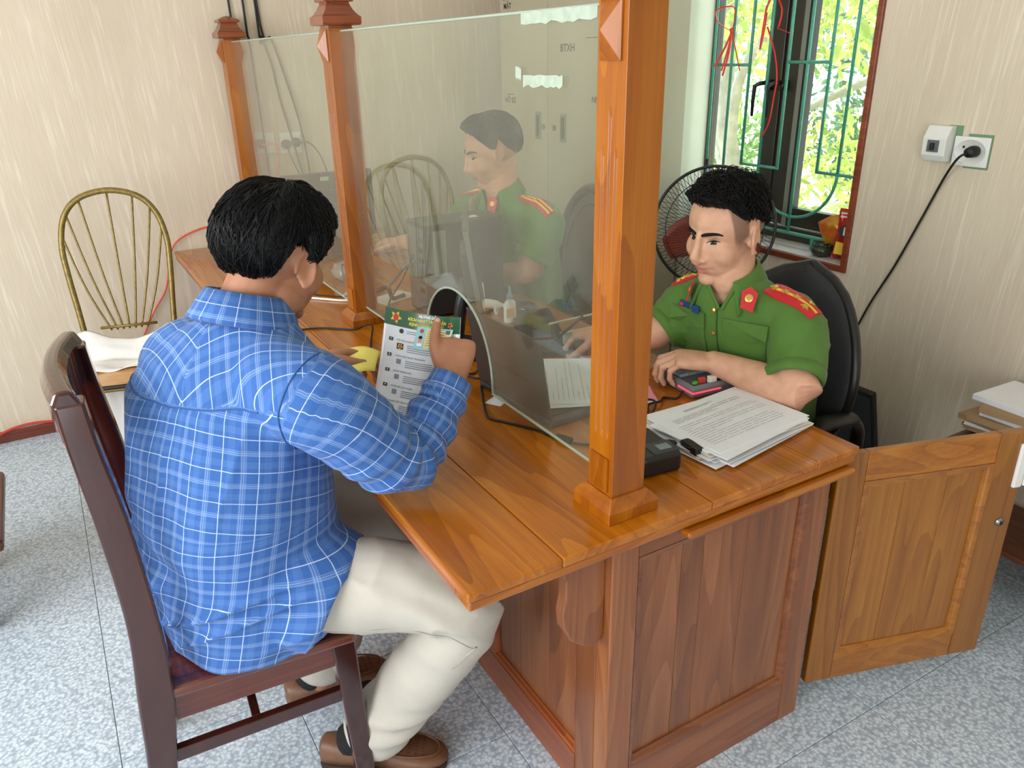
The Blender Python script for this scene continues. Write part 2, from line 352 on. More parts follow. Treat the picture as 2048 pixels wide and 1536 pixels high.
# window: plastered reveal, sill, dark aluminium casements
M['sill'] = mat('pale_sill_tile', (205, 200, 192), 0.35, var=0.12, scale=25)
win = struct(MB().box(XW+.002, XW+.218, WY0-.03, WY0, WZ0-.03, WZ1+.03).box(XW+.002, XW+.218, WY1, WY1+.03, WZ0-.03, WZ1+.03).box(XW+.002, XW+.218, WY0, WY1, WZ1, WZ1+.03).build('window_1', M['plaster']), 'window with dark aluminium casements')
MB().box(XW+.004, XW+.219, WY0+.001, WY1-.001, WZ0-.025, WZ0+.003).build('window_sill', M['sill'], win)
FX = XW+.165
MB().box(FX, FX+.05, WY0, WY1, WZ0+.005, WZ0+.055).box(FX, FX+.05, WY0, WY1, WZ1-.05, WZ1).box(FX, FX+.05, WY0, WY0+.02, WZ0, WZ1).box(FX, FX+.05, WY1-.012, WY1, WZ0, WZ1).build('window_frame', M['alu'], win, False, .002)
ZB = WZ0+.06
def sash(y0, y1, x0, x1, st0, st1):
    s = MB().box(x0, x1, y0, y0+st0, ZB, WZ1-.05).box(x0, x1, y1-st1, y1, ZB, WZ1-.05).box(x0, x1, y0+st0, y1-st1, ZB, ZB+.075).box(x0, x1, y0+st0, y1-st1, WZ1-.12, WZ1-.05).build('casement', M['alu'], win, False, .003)
    MB().box((x0+x1)/2-.003, (x0+x1)/2+.003, y0+st0, y1-st1, ZB+.075, WZ1-.12).build('pane', M['pane'], s)
    return s
sA = sash(1.447, WY1-.005, FX+.005, FX+.042, .085, .016)
sB = sash(WY0+.005, 1.443, FX+.012, FX+.048, .03, .075)
MB().box(FX+.004, FX+.05, 1.338, 1.366, ZB, WZ1-.05).build('sash_edge', M['alulight'], win, False, .002)
MB().box(FX, FX+.05, 1.326, 1.338, ZB, WZ1-.05).build('gasket', M['rubber'], win)
for y, s in ((1.495, sA), (1.420, sB)):
    hd = MB().box(FX-.022, FX+.006, y-.012, y+.012, 1.375, 1.415)
    hd.tube([(FX-.02, y, 1.405), (FX-.05, y+.012, 1.402), (FX-.058, y+.03, 1.392), (FX-.055, y+.036, 1.35), (FX-.052, y+.038, 1.275)], [.008, .009, .009, .008, .006], 8)
    hd.build('window_handle', M['black'], s, True)

# green security grille in front of the casements
GX = XW+.105
gr = empty('security_grille', (GX, 1.35, WZ0), 'green painted steel security grille in the window', 'grille')
def bar(pts, r=.0062): return MB().tube(pts, r, 8).build('bar', M['grille'], gr, True)
Y = [1.767, 1.663, 1.560, 1.460, 1.362, 1.269, 1.165, 1.069]; zt = WZ1-.01; zl = 1.082
bar([(GX, Y[0], zl+.0), (GX, Y[0], zt)]); bar([(GX, Y[1], 1.05), (GX, Y[1], zt)]); bar([(GX, Y[2], zl), (GX, Y[2], zt)])
bar([(GX, Y[3], 1.03), (GX, Y[3], zt)]); bar([(GX, Y[4], zl), (GX, Y[4], zt)]); bar([(GX, Y[5], .836), (GX, Y[5], zt)])
bar([(GX, Y[6], 1.086), (GX, Y[6], zt)]); bar([(GX, Y[7], 1.086), (GX, Y[7], zt)]); bar([(GX, WY0+.012, WZ0+.03), (GX, WY0+.012, zt)])
bar([(GX, Y[2]+.004, zl), (GX, Y[4]-.004, zl)]); bar([(GX, Y[6]+.004, 1.088), (GX, WY0, 1.088)])
bar([(GX, Y[0]+.004, 1.472), (GX, Y[2]-.004, 1.472)]); bar([(GX, Y[4]+.004, 1.482), (GX, Y[6]-.004, 1.482)])
bar([(GX, 1.266+.197*math.cos(a), 1.088-.187*math.sin(a)) for a in np.linspace(0, math.pi, 28)])
bar([(GX, 1.663+.10*math.cos(a), 1.05-.12*math.sin(a)) for a in np.linspace(0, math.pi, 18)])
bar([(GX, WY0, .836), (GX, WY1, .836)], .007)
bar([(GX, 1.02, .886), (GX, .93, .95)], .005)
for yy in (1.14, 1.55): MB().box(GX-.008, GX+.008, yy-.008, yy+.008, WZ0, .84).build('foot', M['grille'], gr)
# red plastic ribbons tied to the grille
def ribbon(name, chains, label):
    rb = MB()
    for pts, wd in chains: rb.tube(spline(pts, 5), wd, 6, flat=.35)
    solo(rb, name, M['redplastic'], label, 'ribbon', 'red ribbons tied on the grille', smooth=True)
gx = GX-.012
ribbon('plastic_ribbon', [([(gx, 1.665, 1.60), (gx-.02, 1.72, 1.632), (gx-.022, 1.742, 1.672), (gx-.01, 1.725, 1.69), (gx, 1.665, 1.69), (gx+.002, 1.658, 1.645), (gx, 1.664, 1.60)], .0048),
    ([(gx, 1.664, 1.60), (gx-.006, 1.69, 1.54), (gx-.01, 1.722, 1.487), (gx-.01, 1.738, 1.465)], .0055), ([(gx, 1.664, 1.60), (gx-.004, 1.675, 1.53), (gx-.006, 1.70, 1.45)], .0045),
    ([(gx, 1.664, 1.60), (gx-.004, 1.668, 1.52), (gx-.008, 1.69, 1.43)], .005), ([(gx, 1.664, 1.60), (gx, 1.635, 1.53), (gx, 1.602, 1.45)], .003), ([(gx-.002, 1.662, 1.592), (gx-.002, 1.668, 1.612)], .009)],
    'red plastic ribbon tied in a loop at the far side of the green grille')
gy = 1.460
ribbon('plastic_ribbon', [([(gx, gy, 1.735), (gx-.02, gy-.05, 1.80), (gx-.01, gy-.075, 1.79), (gx, gy-.03, 1.755), (gx, gy, 1.735)], .006), ([(gx, gy, 1.74), (gx-.01, gy+.035, 1.80), (gx, gy+.005, 1.82)], .006),
    ([(gx, gy, 1.735), (gx-.006, gy+.022, 1.68), (gx-.006, gy+.028, 1.64), (gx-.008, gy+.034, 1.54)], .0055), ([(gx, gy+.026, 1.66), (gx-.008, gy+.022, 1.60), (gx-.01, gy+.034, 1.53)], .0045),
    ([(gx, gy, 1.735), (gx-.006, gy-.055, 1.67), (gx-.006, gy-.045, 1.60)], .005), ([(gx, gy-.05, 1.60), (gx, gy-.10, 1.585)], .004),
    ([(gx-.006, gy+.01, 1.61), (gx-.012, gy-.045, 1.52), (gx-.012, gy-.07, 1.43), (gx-.008, gy-.062, 1.36), (gx-.008, gy-.05, 1.26), (gx-.008, gy-.02, 1.20)], .0042)],
    'long red plastic ribbon hanging down the middle of the green grille')

# ================================================================== outside the window
M['ground'] = mat('sunlit_ground', (214, 208, 176), 0.9, var=0.25, scale=1.5)
struct(MB().box(XW+.3, 26, -14, 26, -.5, -.35).build('ground', M['ground']), 'sunlit ground outside')
def leafmat(name, c):
    m, ns, ls, b = newmat(name); out = ns['Material Output']; ns.remove(b)
    d = ns.new('ShaderNodeBsdfDiffuse'); t = ns.new('ShaderNodeBsdfTranslucent'); mx = ns.new('ShaderNodeMixShader'); mx.inputs[0].default_value = .45
    geo = ns.new('ShaderNodeNewGeometry'); col = lin(c)
    r = ramp(ns, [(0, tuple(x*.6 for x in col)), (1, tuple(min(1, x*1.35) for x in col))]); ls.new(geo.outputs['Random Per Island'], r.inputs['Fac'])
    ls.new(r.outputs['Color'], d.inputs['Color']); ls.new(r.outputs['Color'], t.inputs['Color'])
    ls.new(d.outputs[0], mx.inputs[1]); ls.new(t.outputs[0], mx.inputs[2]); ls.new(mx.outputs[0], out.inputs['Surface']); return m
M['leaf1'] = leafmat('yellow_green_leaf', (176, 194, 112)); M['leaf2'] = leafmat('green_leaf', (142, 172, 112)); M['leaf3'] = leafmat('deep_green_leaf', (112, 142, 112))
M['bark'] = mat('grey_bark', (150, 146, 134), 0.9, var=0.25, scale=14, bump=0.6, bscale=40)
def tree(name, base, trunk, blobs, nleaf, ml, size, label, cat='tree', seed=1):
    rnd = np.random.RandomState(seed)
    root = empty(name, base, label, cat, 'trees outside the window')
    tb = MB()
    for pts, r0, r1 in trunk:
        s = spline([Vector(base)+Vector(q) for q in pts], 6); tb.tube(s, list(np.linspace(r0, r1, len(s))), 9)
    if trunk: tb.build('trunk', M['bark'], root, True)
    lf = MB(); vs = []; fs = []
    per = nleaf//len(blobs)
    for (c, rr) in blobs:
        for _ in range(per):
            d = rnd.normal(size=3); d /= np.linalg.norm(d)+1e-9; q = np.array(base)+np.array(c)+d*np.array(rr)*rnd.rand()**.4
            a = rnd.normal(size=3); a /= np.linalg.norm(a); b = np.cross(a, rnd.normal(size=3)); b /= np.linalg.norm(b)+1e-9
            s = size*(.6+.8*rnd.rand()); k = len(vs); cc = np.cross(a, b)*s*.12
            vs += [q-a*s, q-b*s*.42+cc, q+a*s, q+b*s*.42+cc]; fs.append((k, k+1, k+2, k+3))
    lf.v = [tuple(map(float, x)) for x in vs]; lf.f = fs
    o = lf.build('foliage', ml, root); o['kind'] = 'stuff'
    return root
tree('leafy_tree', (4.2, 3.55, -.35), [([(0, 0, 0), (.05, .05, .8), (-.05, .15, 1.5), (.1, .3, 2.6)], .10, .05), ([(0, .1, 1.1), (-.3, -.25, 1.75), (-.4, -.9, 2.25)], .05, .02), ([(-.02, .1, .9), (.3, .7, 1.7), (.4, 1.1, 2.6)], .05, .02)],
     [((0, .4, 2.3), (.9, 1.0, .7)), ((-.3, -.7, 2.2), (.6, .7, .5)), ((.3, 1.2, 1.5), (.6, .7, .7)), ((.2, .5, .3), (.5, .6, .5))], 2400, M['leaf1'], .055, 'grey trunked leafy tree seen through the far casement', seed=3)
tree('leafy_tree', (5.2, 2.6, -.35), [([(.6, -.9, 1.5), (.1, -.3, 1.85), (-.2, .3, 1.72), (-.5, .8, 1.45)], .045, .03), ([(.5, -.9, 0), (.55, -.9, 1.2), (.6, -.9, 1.5)], .07, .05)],
     [((0, -.1, 1.9), (1.1, 1.2, .5)), ((.4, -.9, 1.6), (.8, .8, .7)), ((-.2, .6, 1.0), (.6, .6, .5)), ((.5, .4, 2.5), (.9, .9, .5))], 2600, M['leaf1'], .05, 'yellow green tree with a bare grey branch beside the path', seed=5)
tree('garden_shrub', (3.6, 2.25, -.35), [([(0, 0, 0), (0, .05, .4), (.05, .1, .7)], .02, .01)], [((0, 0, .55), (.35, .4, .35)), ((.1, .5, .45), (.35, .4, .3))], 700, M['leaf1'], .05, 'low yellow green shrub just outside the window', 'shrub', seed=8)
for i, (x, y, hh, sd, ml) in enumerate(((8.5, 3.2, 3.0, 11, 'leaf2'), (8.8, 5.6, 3.4, 12, 'leaf3'), (8.0, 8.2, 3.2, 13, 'leaf2'), (7.6, 1.2, 2.6, 14, 'leaf1'))):
    tree('background_tree', (x, y, -.35), [([(0, 0, 0), (.05, .1, 1.0), (0, .2, 2.0)], .12, .06)], [((0, 0, 1.1), (1.2, 1.5, .9)), ((0, .2, 2.4), (1.3, 1.6, .9)), ((-.3, -.5, .6), (.9, 1.2, .6))], 3000, M[ml], .075,
         ('mid green tree straight beyond the right casement', 'deep green tree standing farthest behind the grille', 'mid green tree seen past the far end of the grille', 'yellow green tree at the right edge of the window view')[i], seed=sd)

# ================================================================== long service desk
DZ = .74; DY = 2.862
desk = empty('service_desk', (.48, 1.43, 0), 'long varnished orange wood service desk reaching to the far wall', 'desk')
for x0, x1 in ((0, .183), (.183, .526), (.526, .823), (.823, .9532)):
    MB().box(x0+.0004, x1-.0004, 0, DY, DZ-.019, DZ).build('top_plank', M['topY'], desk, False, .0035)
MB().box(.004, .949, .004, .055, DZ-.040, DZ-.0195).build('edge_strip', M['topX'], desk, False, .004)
MB().box(.004, .05, .055, DY, DZ-.040, DZ-.0195).build('edge_strip', M['frontY'], desk, False, .004)
MB().box(.905, .949, .055, DY, DZ-.040, DZ-.0195).build('edge_strip', M['frontY'], desk, False, .004)
MB().box(.462, .936, -.012, .02, .682, .697).build('pull_out_rail', M['topX'], desk, False, .006)
X0, X1, YF = .3065, .9015, .0196
zt0 = DZ-.0405
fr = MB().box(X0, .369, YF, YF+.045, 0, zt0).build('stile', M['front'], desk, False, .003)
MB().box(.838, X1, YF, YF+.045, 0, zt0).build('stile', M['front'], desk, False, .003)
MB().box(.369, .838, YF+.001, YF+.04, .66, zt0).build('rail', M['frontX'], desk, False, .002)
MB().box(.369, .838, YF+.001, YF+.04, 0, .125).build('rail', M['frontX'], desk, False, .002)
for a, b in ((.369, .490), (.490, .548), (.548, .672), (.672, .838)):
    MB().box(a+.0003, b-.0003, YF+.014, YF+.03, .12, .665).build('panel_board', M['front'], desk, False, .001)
def mould(o, ax, ay, nrm, x0, x1, y0, y1, wdt, dep_, m, parent):
    """mitred moulding frame inside a panel opening"""
    o = Vector(o); ax = Vector(ax); ay = Vector(ay); nrm = Vector(nrm); b = MB()
    prof = [(0, 0), (0, dep_), (wdt*.45, dep_*.85), (wdt*.6, dep_*.4), (wdt, dep_*.25), (wdt, 0)]
    rings = []
    for cx, cy, sx, sy in ((x0, y0, 1, 1), (x1, y0, -1, 1), (x1, y1, -1, -1), (x0, y1, 1, -1)):
        rings.append([o+ax*(cx+sx*u)+ay*(cy+sy*u)+nrm*v for u, v in prof])
    b.loft(rings, cap=False, close=True)
    return b.build('moulding', m, parent, False)
mould((0, YF+.014, 0), (1, 0, 0), (0, 0, 1), (0, -1, 0), .369, .838, .125, .66, .018, .0135, M['frontX'], desk)
# visitor side
MB().box(X0, X0+.04, YF+.045, .13, .0, zt0).build('stile', M['front'], desk, False, .002)
MB().box(X0, X0+.03, .13, DY, .60, zt0).build('rail', M['frontY'], desk, False, .002)
MB().box(X0-.002, X0+.03, .13, DY, 0, .095).build('rail', M['frontY'], desk, False, .002)
y = .13
for k in range(6):
    y1 = y+.372; pb = MB()
    for q in range(3): MB().box(X0+.014, X0+.026, y+q*.124+.0003, y+(q+1)*.124-.0003, .09, .605).build('panel_board', M['front'], desk)
    mould((X0+.014, 0, 0), (0, 1, 0), (0, 0, 1), (-1, 0, 0), y, y1, .095, .60, .016, .0135, M['frontY'], desk)
    MB().box(X0, X0+.03, y1, min(y1+.078, DY), .095, .60).build('stile', M['front'], desk, False, .002)
    y = y1+.078
# corbel under the overhang
cpts = [(0, 0), (-.120, 0), (-.118, -.012), (-.10, -.028), (-.088, -.05), (-.088, -.085), (-.095, -.12), (-.092, -.155), (-.075, -.19), (-.045, -.215), (-.02, -.222), (0, -.205)]
MB().prism(cpts, (X0, .068, zt0), (1, 0, 0), (0, 0, 1), .028).build('corbel', M['front'], desk, False, .004)
# officer side: cabinet back frame, kneehole side and modesty
for yy in (.27, 1.75, 2.80): MB().box(X0+.04, X1-.01, yy, yy+.03, 0, zt0).build('side_panel', M['front'], desk)
MB().box(X0+.03, X1-.02, YF+.045, .27, .06, .075).build('shelf', M['frontX'], desk)
# open cupboard door, hinged at the near officer-side corner
hx, hy = .932, .034; dv = Vector((.478, -.152, 0)).normalized(); dn = Vector((dv.y, -dv.x, 0))   # dn faces the camera
door = MB(); DW = .497
def dbox(u0, u1, z0, z1, t0, t1, name, m, parent, bevel=.003):
    b = MB(); c = Vector((hx, hy, 0))+dv*(u0+u1)/2+dn*(t0+t1)/2+Vector((0, 0, (z0+z1)/2))
    b.obox(c, dv, dn, (0, 0, 1), (u1-u0)/2, (t1-t0)/2, (z1-z0)/2); return b.build(name, m, parent, False, bevel)
D0, D1 = .072, .712
dr = dbox(0, .07, D0, D1, -.011, .011, 'door', M['door'], desk)
dr['label'] = 'cupboard door standing open'
dbox(DW-.085, DW, D0, D1, -.011, .011, 'stile', M['door'], dr)
dbox(.07, DW-.085, D1-.075, D1, -.0105, .0105, 'rail', M['doorX'], dr)
dbox(.07, DW-.085, D0, D0+.07, -.0105, .0105, 'rail', M['doorX'], dr)
for q in range(3):
    wq = (DW-.155)/3; dbox(.07+q*wq+.0003, .07+(q+1)*wq-.0003, D0+.066, D1-.07, -.007, .001, 'panel_board', M['door'], dr, .001)
mould(Vector((hx, hy, 0))+dn*.001, dv, (0, 0, 1), dn, .07, DW-.085, D0+.07, D1-.075, .02, .0095, M['doorX'], dr)
lk = MB(); c = Vector((hx, hy, .47))+dv*(DW-.033)+dn*.011
lk.lathe([(.011, 0), (.011, .003), (.008, .0045), (.008, .006), (.0, .006)], c, 18, dn); lk.build('lock', M['steel'], dr, True)
kb = MB().obox(c+dn*.007, dv, dn, (0, 0, 1), .0012, .0012, .005); kb.build('keyhole', M['black'], dr)
c = Vector((hx, hy, .622))+dv*(DW-.004)+dn*.008
MB().obox(c-dv*.009, dv, dn, (0, 0, 1), .012, .010, .058).build('edge_guard', M['white'], dr, False, .004)
MB().obox(c+dv*.012, dv, dn, (0, 0, 1), .007, .012, .055).build('edge_guard', M['white'], dr, False, .004)

# ================================================================== posts and glass of the partition
PX = .365; PW = .0367
def post(y, label):
    root = empty('partition_post', (PX, y, DZ), label, 'post', 'carved posts of the glass partition')
    MB().square_stack((PX, y, DZ), [(.0574, 0), (.0574, .022), (.050, .034), (.0405, .043), (.036, .043)]).build('plinth', M['post'], root, False, .0015)
    # shaft with three stopped flutes on the visitor face
    zz = [DZ+.042, DZ+.155, DZ+.165, DZ+.17, DZ+.64, DZ+.655, DZ+.70, DZ+.715, DZ+.868]
    rings = []
    for i, z in enumerate(zz):
        ring = [(PX+PW, y-PW, z), (PX+PW, y+PW, z), (PX-PW, y+PW, z)]
        for off, top in ((.017, 4), (0, 6), (-.017, 4)):
            d = .0032 if 2 <= i <= top else 0.0
            ring += [(PX-PW, y+off+.0034, z), (PX-PW+d, y+off+.0016, z), (PX-PW+d, y+off-.0016, z), (PX-PW, y+off-.0034, z)]
        ring.append((PX-PW, y-PW, z)); rings.append(ring)
    MB().loft(rings).build('shaft', M['post'], root, False, .0025)
    for zc, hz, dp in ((DZ+.822, .042, .024), (DZ+.083, .034, .006)):
        b = MB(); hy_ = .0255
        b.loft([[(PX-PW+.001, y-hy_, zc-hz), (PX-PW+.001, y+hy_, zc-hz), (PX-PW+.001, y+hy_, zc+hz), (PX-PW+.001, y-hy_, zc+hz)],
                [(PX-PW-.004, y-hy_, zc-hz), (PX-PW-.004, y+hy_, zc-hz), (PX-PW-.004, y+hy_, zc+hz), (PX-PW-.004, y-hy_, zc+hz)],
                [(PX-PW-dp, y-.0008, zc-.0008), (PX-PW-dp, y+.0008, zc-.0008), (PX-PW-dp, y+.0008, zc+.0008), (PX-PW-dp, y-.0008, zc+.0008)]])
        b.build('pyramid_boss', M['post'], root)
    cp = [(.0345, .866), (.0345, .874), (.054, .875), (.0565, .880), (.0565, .896), (.050, .901), (.040, .914), (.0335, .928), (.032, .934), (.042, .935), (.043, .944), (.040, .946), (.014, .957), (.004, .960)]
    MB().square_stack((PX, y, DZ), cp).build('cap', M['cap'], root, False, .001)
    return root
post(.0943, 'tall carved orange post nearest the camera at the desk end')
post(1.427, 'middle carved orange post of the glass partition')
post(2.80, 'far carved orange post standing against the back wall')
M['glassedge'] = mat('pale_green_glass_edge', (168, 182, 168), 0.2)
def pane(y0, y1, label, arch=None, zb=.80):
    zt_ = 1.60; pts = [(y0, zb)]
    if arch:
        a0, a1, at = arch; c = (a0+a1)/2; ha = (a1-a0)/2
        pts += [(c-ha*math.cos(t)*(1.0 if math.sin(t) < .6 else 1), zb+(at-zb)*math.sin(t)**.85) for t in np.linspace(0, math.pi, 26)]
    pts += [(y1, zb), (y1, zt_), (y0, zt_)]
    root = solo(MB().prism(pts, (PX-.003, 0, 0), (0, 1, 0), (0, 0, 1), .006), 'glass_pane', M['glass'], label, 'glass', 'panes of the glass partition')
    e = MB(); e.tube([(PX, q[0], q[1]) for q in pts[:-2]], .0031, 6)
    e.build('polished_edge', M['glassedge'], root)
    MB().tube([(PX, y0, zt_), (PX, y1, zt_)], .0031, 6).build('polished_edge', M['glassedge'], root)
    return root
gA = pane(.131, 1.391, 'hazy glass pane with an arched pass-through cut in its lower edge', (.566, .93, 1.006), .795)
gB = pane(1.4635, 2.764, 'hazy plain glass pane between the middle and far posts', None, .775)
M['tape'] = mat('old_adhesive_tape', (168, 182, 164), 0.45, var=0.14, scale=60, bump=.5, bscale=120)
def tape(y0, y1, z0, z1, sl, seed):
    rnd = random.Random(seed); n = 14; vs = []; top = []; bot = []
    for i in range(n+1):
        yy = y0+(y1-y0)*i/n; top.append((yy, z1+sl*i/n+rnd.uniform(-.0015, .0015))); bot.append((yy, z0+sl*i/n+rnd.uniform(-.003, .003)))
    MB().prism(bot+top[::-1], (PX-.0042, 0, 0), (0, 1, 0), (0, 0, 1), .0008).build('tape_strip', M['tape'], gA)
tape(.178, .41, 1.581, 1.600, 0, 1); tape(.275, .405, 1.477, 1.496, 0, 2); tape(.412, .432, 1.487, 1.507, .004, 3)
# ================================================================== chairs
def place(root, loc, rz): root.location = loc; root.rotation_euler = (0, 0, rz)
# dark red wooden chair the visitor sits on (local frame: faces +X, origin on the floor under the seat centre)
vc = empty('wooden_chair', (0, 0, 0), 'glossy dark red wooden chair the man in the plaid shirt sits on', 'chair')
st_pts = [(-.240, 0), (-.206, .25), (-.184, .45), (-.177, .60), (-.186, .80), (-.201, .95), (-.206, 1.03)]
for sy in (-1, 1):
    P = spline([(x, sy*(.196-.048*max(0, z-.45)/.64), z) for x, z in st_pts], 6); rings = []
    for k, q in enumerate(P):
        t = q.z; wx = .026+.006*math.exp(-((t-.45)/.12)**2)-.005*max(0, (t-.8)/.3); wy = .021
        rings.append([(q.x-wx, q.y-wy, q.z), (q.x+wx, q.y-wy, q.z), (q.x+wx, q.y+wy, q.z), (q.x-wx, q.y+wy, q.z)])
    MB().loft(rings).build('rear_stile', M['mahog'], vc, False, .005)
    MB().loft([[(.168+dx+i*a, sy*(.186+.012*(1-z/.43))+j*a, z) for i, j in ((-1,-1), (1,-1), (1,1), (-1,1))] for a, z, dx in ((.019, 0, .016), (.022, .25, .006), (.0245, .43, 0))]).build('leg', M['mahog'], vc, False, .004)
    MB().box(-.175, .15, sy*.186-.012, sy*.186+.012, .365, .428).build('apron', M['mahogX'], vc, False, .002)
    MB().loft([[(x, sy*y+j*.009, .285+k*.016) for j, k in ((-1,-1), (1,-1), (1,1), (-1,1))] for x, y in ((-.205, .196), (.155, .190))]).build('stretcher', M['mahog'], vc, False, .003)
MB().box(.15, .178, -.17, .17, .365, .428).build('apron', M['mahog'], vc, False, .002)
MB().box(-.205, -.182, -.18, .18, .365, .428).build('apron', M['mahog'], vc, False, .002)
MB().loft([[(-.02+i*.009, y, .285+k*.014) for i, k in ((-1,-1), (1,-1), (1,1), (-1,1))] for y in (-.19, .19)]).build('stretcher', M['mahog'], vc, False, .003)
seat = [(-.170, -.178), (-.16, -.215), (.19, -.222), (.212, -.205), (.212, .205), (.19, .222), (-.16, .215), (-.170, .178)]
MB().prism(seat, (0, 0, .429), (1, 0, 0), (0, 1, 0), .024).build('seat', M['mahogX'], vc, False, .007)
rings = []
for k in range(13):
    y = -.172+.344*k/12; bow = .022*(1-(y/.172)**2); top = 1.052+.006*(1-(y/.172)**2); x = -.206-bow
    rings.append([(x-.020, y, top-.095), (x+.020, y, top-.10), (x+.018, y, top-.02), (x+.008, y, top), (x-.014, y, top), (x-.024, y, top-.02)])
MB().loft(rings).build('crest_rail', M['mahog'], vc, False, .006)
for y in (-.09, -.045, 0, .045, .09):
    bow = .022*(1-(y/.172)**2)
    P = [(-.184-bow*.2, .44), (-.18-bow*.5, .65), (-.19-bow, .85), (-.198-bow, 1.02)]
    rings = [[(q.x-.005, y*(1+.25*(1.02-q.z))-.015, q.z), (q.x+.005, y*(1+.25*(1.02-q.z))-.015, q.z), (q.x+.005, y*(1+.25*(1.02-q.z))+.015, q.z), (q.x-.005, y*(1+.25*(1.02-q.z))+.015, q.z)] for q in spline([(a, 0, b) for a, b in P], 5)]
    MB().loft(rings).build('back_slat', M['mahog'], vc, False, .002)
place(vc, (-.265, .582, 0), math.radians(-4))

# wire fan-back metal chairs
M['olive'] = mat('worn_olive_metal_paint', (128, 108, 52), 0.35, 0.35, var=0.35, scale=70)
M['plywood'] = wood('seat_plywood', (176, 126, 74), (200, 150, 96), (216, 170, 116), 'X', .35, .3)
wc = empty('metal_chair', (0, 0, 0), 'olive metal chair with fan-shaped rod back under a white garment', 'chair', 'fan-back metal chairs')
arch = [(-.158, -.02, .42), (-.172, .02, .60), (-.188, .06, .78), (-.19, .085, .88), (-.165, .105, .98), (-.105, .12, 1.045), (0, .125, 1.07), (.105, .12, 1.045), (.165, .105, .98), (.19, .085, .88), (.188, .06, .78), (.172, .02, .60), (.158, -.02, .42)]
MB().tube(spline(arch, 6), .0115, 10).build('back_hoop', M['olive'], wc, True)
top = spline(arch, 6)
for k in range(7):
    f = (k-3)/3; i = int(36+f*15.5); tp = top[i]; b0 = Vector((f*.066, .004, .540))
    mid = b0.lerp(tp, .45)+Vector((f*.012, -.004, 0))
    MB().tube(spline([b0, mid, tp], 5), .0042, 6).build('back_rod', M['olive'], wc, True)
MB().tube([(-.105, .004, .553), (.105, .004, .553)], .006, 8).build('rod_bar', M['olive'], wc, True)
sp = []
for a in np.linspace(0, 2*math.pi, 41)[:-1]:
    c, s_ = math.cos(a), math.sin(a); sp.append((.20*abs(c)**.45*(1 if c > 0 else -1), -.19+.185*abs(s_)**.45*(1 if s_ > 0 else -1)))
MB().prism(sp, (0, 0, .432), (1, 0, 0), (0, 1, 0), .014).build('seat', M['plywood'], wc, False, .003)
MB().tube([(x*1.012, -.19+(y+.19)*1.012, .4375) for x, y in sp], .0085, 8, close=True).build('seat_rim', M['rubber'], wc, True)
MB().tube([(x*.95, -.19+(y+.19)*.95, .424) for x, y in sp], .009, 8, close=True).build('seat_frame', M['olive'], wc, True)
for sx in (-1, 1):
    MB().tube([(sx*.165, -.335, .424), (sx*.172, -.345, .2), (sx*.178, -.352, .015)], .011, 10).build('leg', M['olive'], wc, True)
    MB().tube([(sx*.158, -.02, .43), (sx*.166, .01, .2), (sx*.172, .03, .015)], .011, 10).build('leg', M['olive'], wc, True)
    MB().tube([(sx*.178, -.352, .03), (sx*.178, -.352, 0)], .0145, 10).build('foot', M['rubber'], wc, True)
    MB().tube([(sx*.172, .03, .03), (sx*.172, .03, 0)], .0145, 10).build('foot', M['rubber'], wc, True)
MB().tube([(-.176, -.349, .09), (.176, -.349, .09)], .007, 8).build('cross_bar', M['olive'], wc, True)
w2 = copy_tree(wc); w2['label'] = 'olive fan-back metal chair behind the glass beside the seated far officer'
place(wc, (-.265, 2.455, 0), math.radians(-13)); place(w2, (1.155, 2.66, 0), math.radians(2))

# white garment draped over the seat of the metal chair
def cloth_grid(fn, nu, nv, name, m, label, cat, thick=.0035):
    b = MB(); vs = []; fs = []
    for side in (0, 1):
        for i in range(nu+1):
            for j in range(nv+1):
                q = Vector(fn(i/nu, j/nv)); vs.append(q+Vector((0, 0, -thick*side)))
    n = nv+1; off = (nu+1)*n
    for i in range(nu):
        for j in range(nv):
            a = i*n+j; fs.append((a, a+1, a+n+1, a+n)); fs.append((off+a, off+a+n, off+a+n+1, off+a+1))
    for i in range(nu):
        for j in (0, nv):
            a = i*n+j; fs.append((a, a+n, off+a+n, off+a))
    for j in range(nv):
        for i in (0, nu):
            a = i*n+j; fs.append((a, off+a, off+a+1, a+1))
    b.add(vs, fs); return solo(b, name, m, label, cat, smooth=True)
M['whitecloth'] = mat('white_cotton', (232, 230, 226), 0.85, bump=.15, bscale=500)
cz, sz_ = math.cos(math.radians(-13)), math.sin(math.radians(-13))
def wcw(x, y, z): return (-.265+x*cz-y*sz_, 2.455+x*sz_+y*cz, z)
def jacket(u, v):
    # u across the chair, v from the back towards the front of the seat
    x = -.225+.45*u; y = -.03-.20*v
    z = .456+.012*mnoise.noise((u*5, v*6, 1.3))+.010*max(0, 1-v*3)+.006*math.sin(u*16+v*5)
    z += .085*math.exp(-((v)/.30)**2)*(.75+.25*math.sin(u*9))
    e = max(0, (.07-u)/.07); z -= .30*e*1.0; x += .012*e
    if u < .07: y = -.06-.17*v+.03*math.sin(v*7)
    return wcw(x, y, max(z, .03))
cloth_grid(jacket, 60, 26, 'white_shirt', M['whitecloth'], 'crumpled white garment lying over the metal chair seat', 'garment')
def hang(u, v):
    a = 2*math.pi*u; r = (.040+.012*v+.008*math.sin(3*a+4*v))*(1.0-.25*max(0, v-.92)/.08)
    z = .435-.36*v
    return wcw(-.115+.045*v+r*math.cos(a)*1.3+.02*math.sin(v*3), -.20+r*math.sin(a)*.7, z)
hg = MB(); nn = 28
hg.loft([[hang(k/24, i/nn) for k in range(24)] for i in range(nn+1)])
solo(hg, 'white_sleeve', M['whitecloth'], 'long white sleeve hanging below the metal chair seat', 'garment', smooth=True)

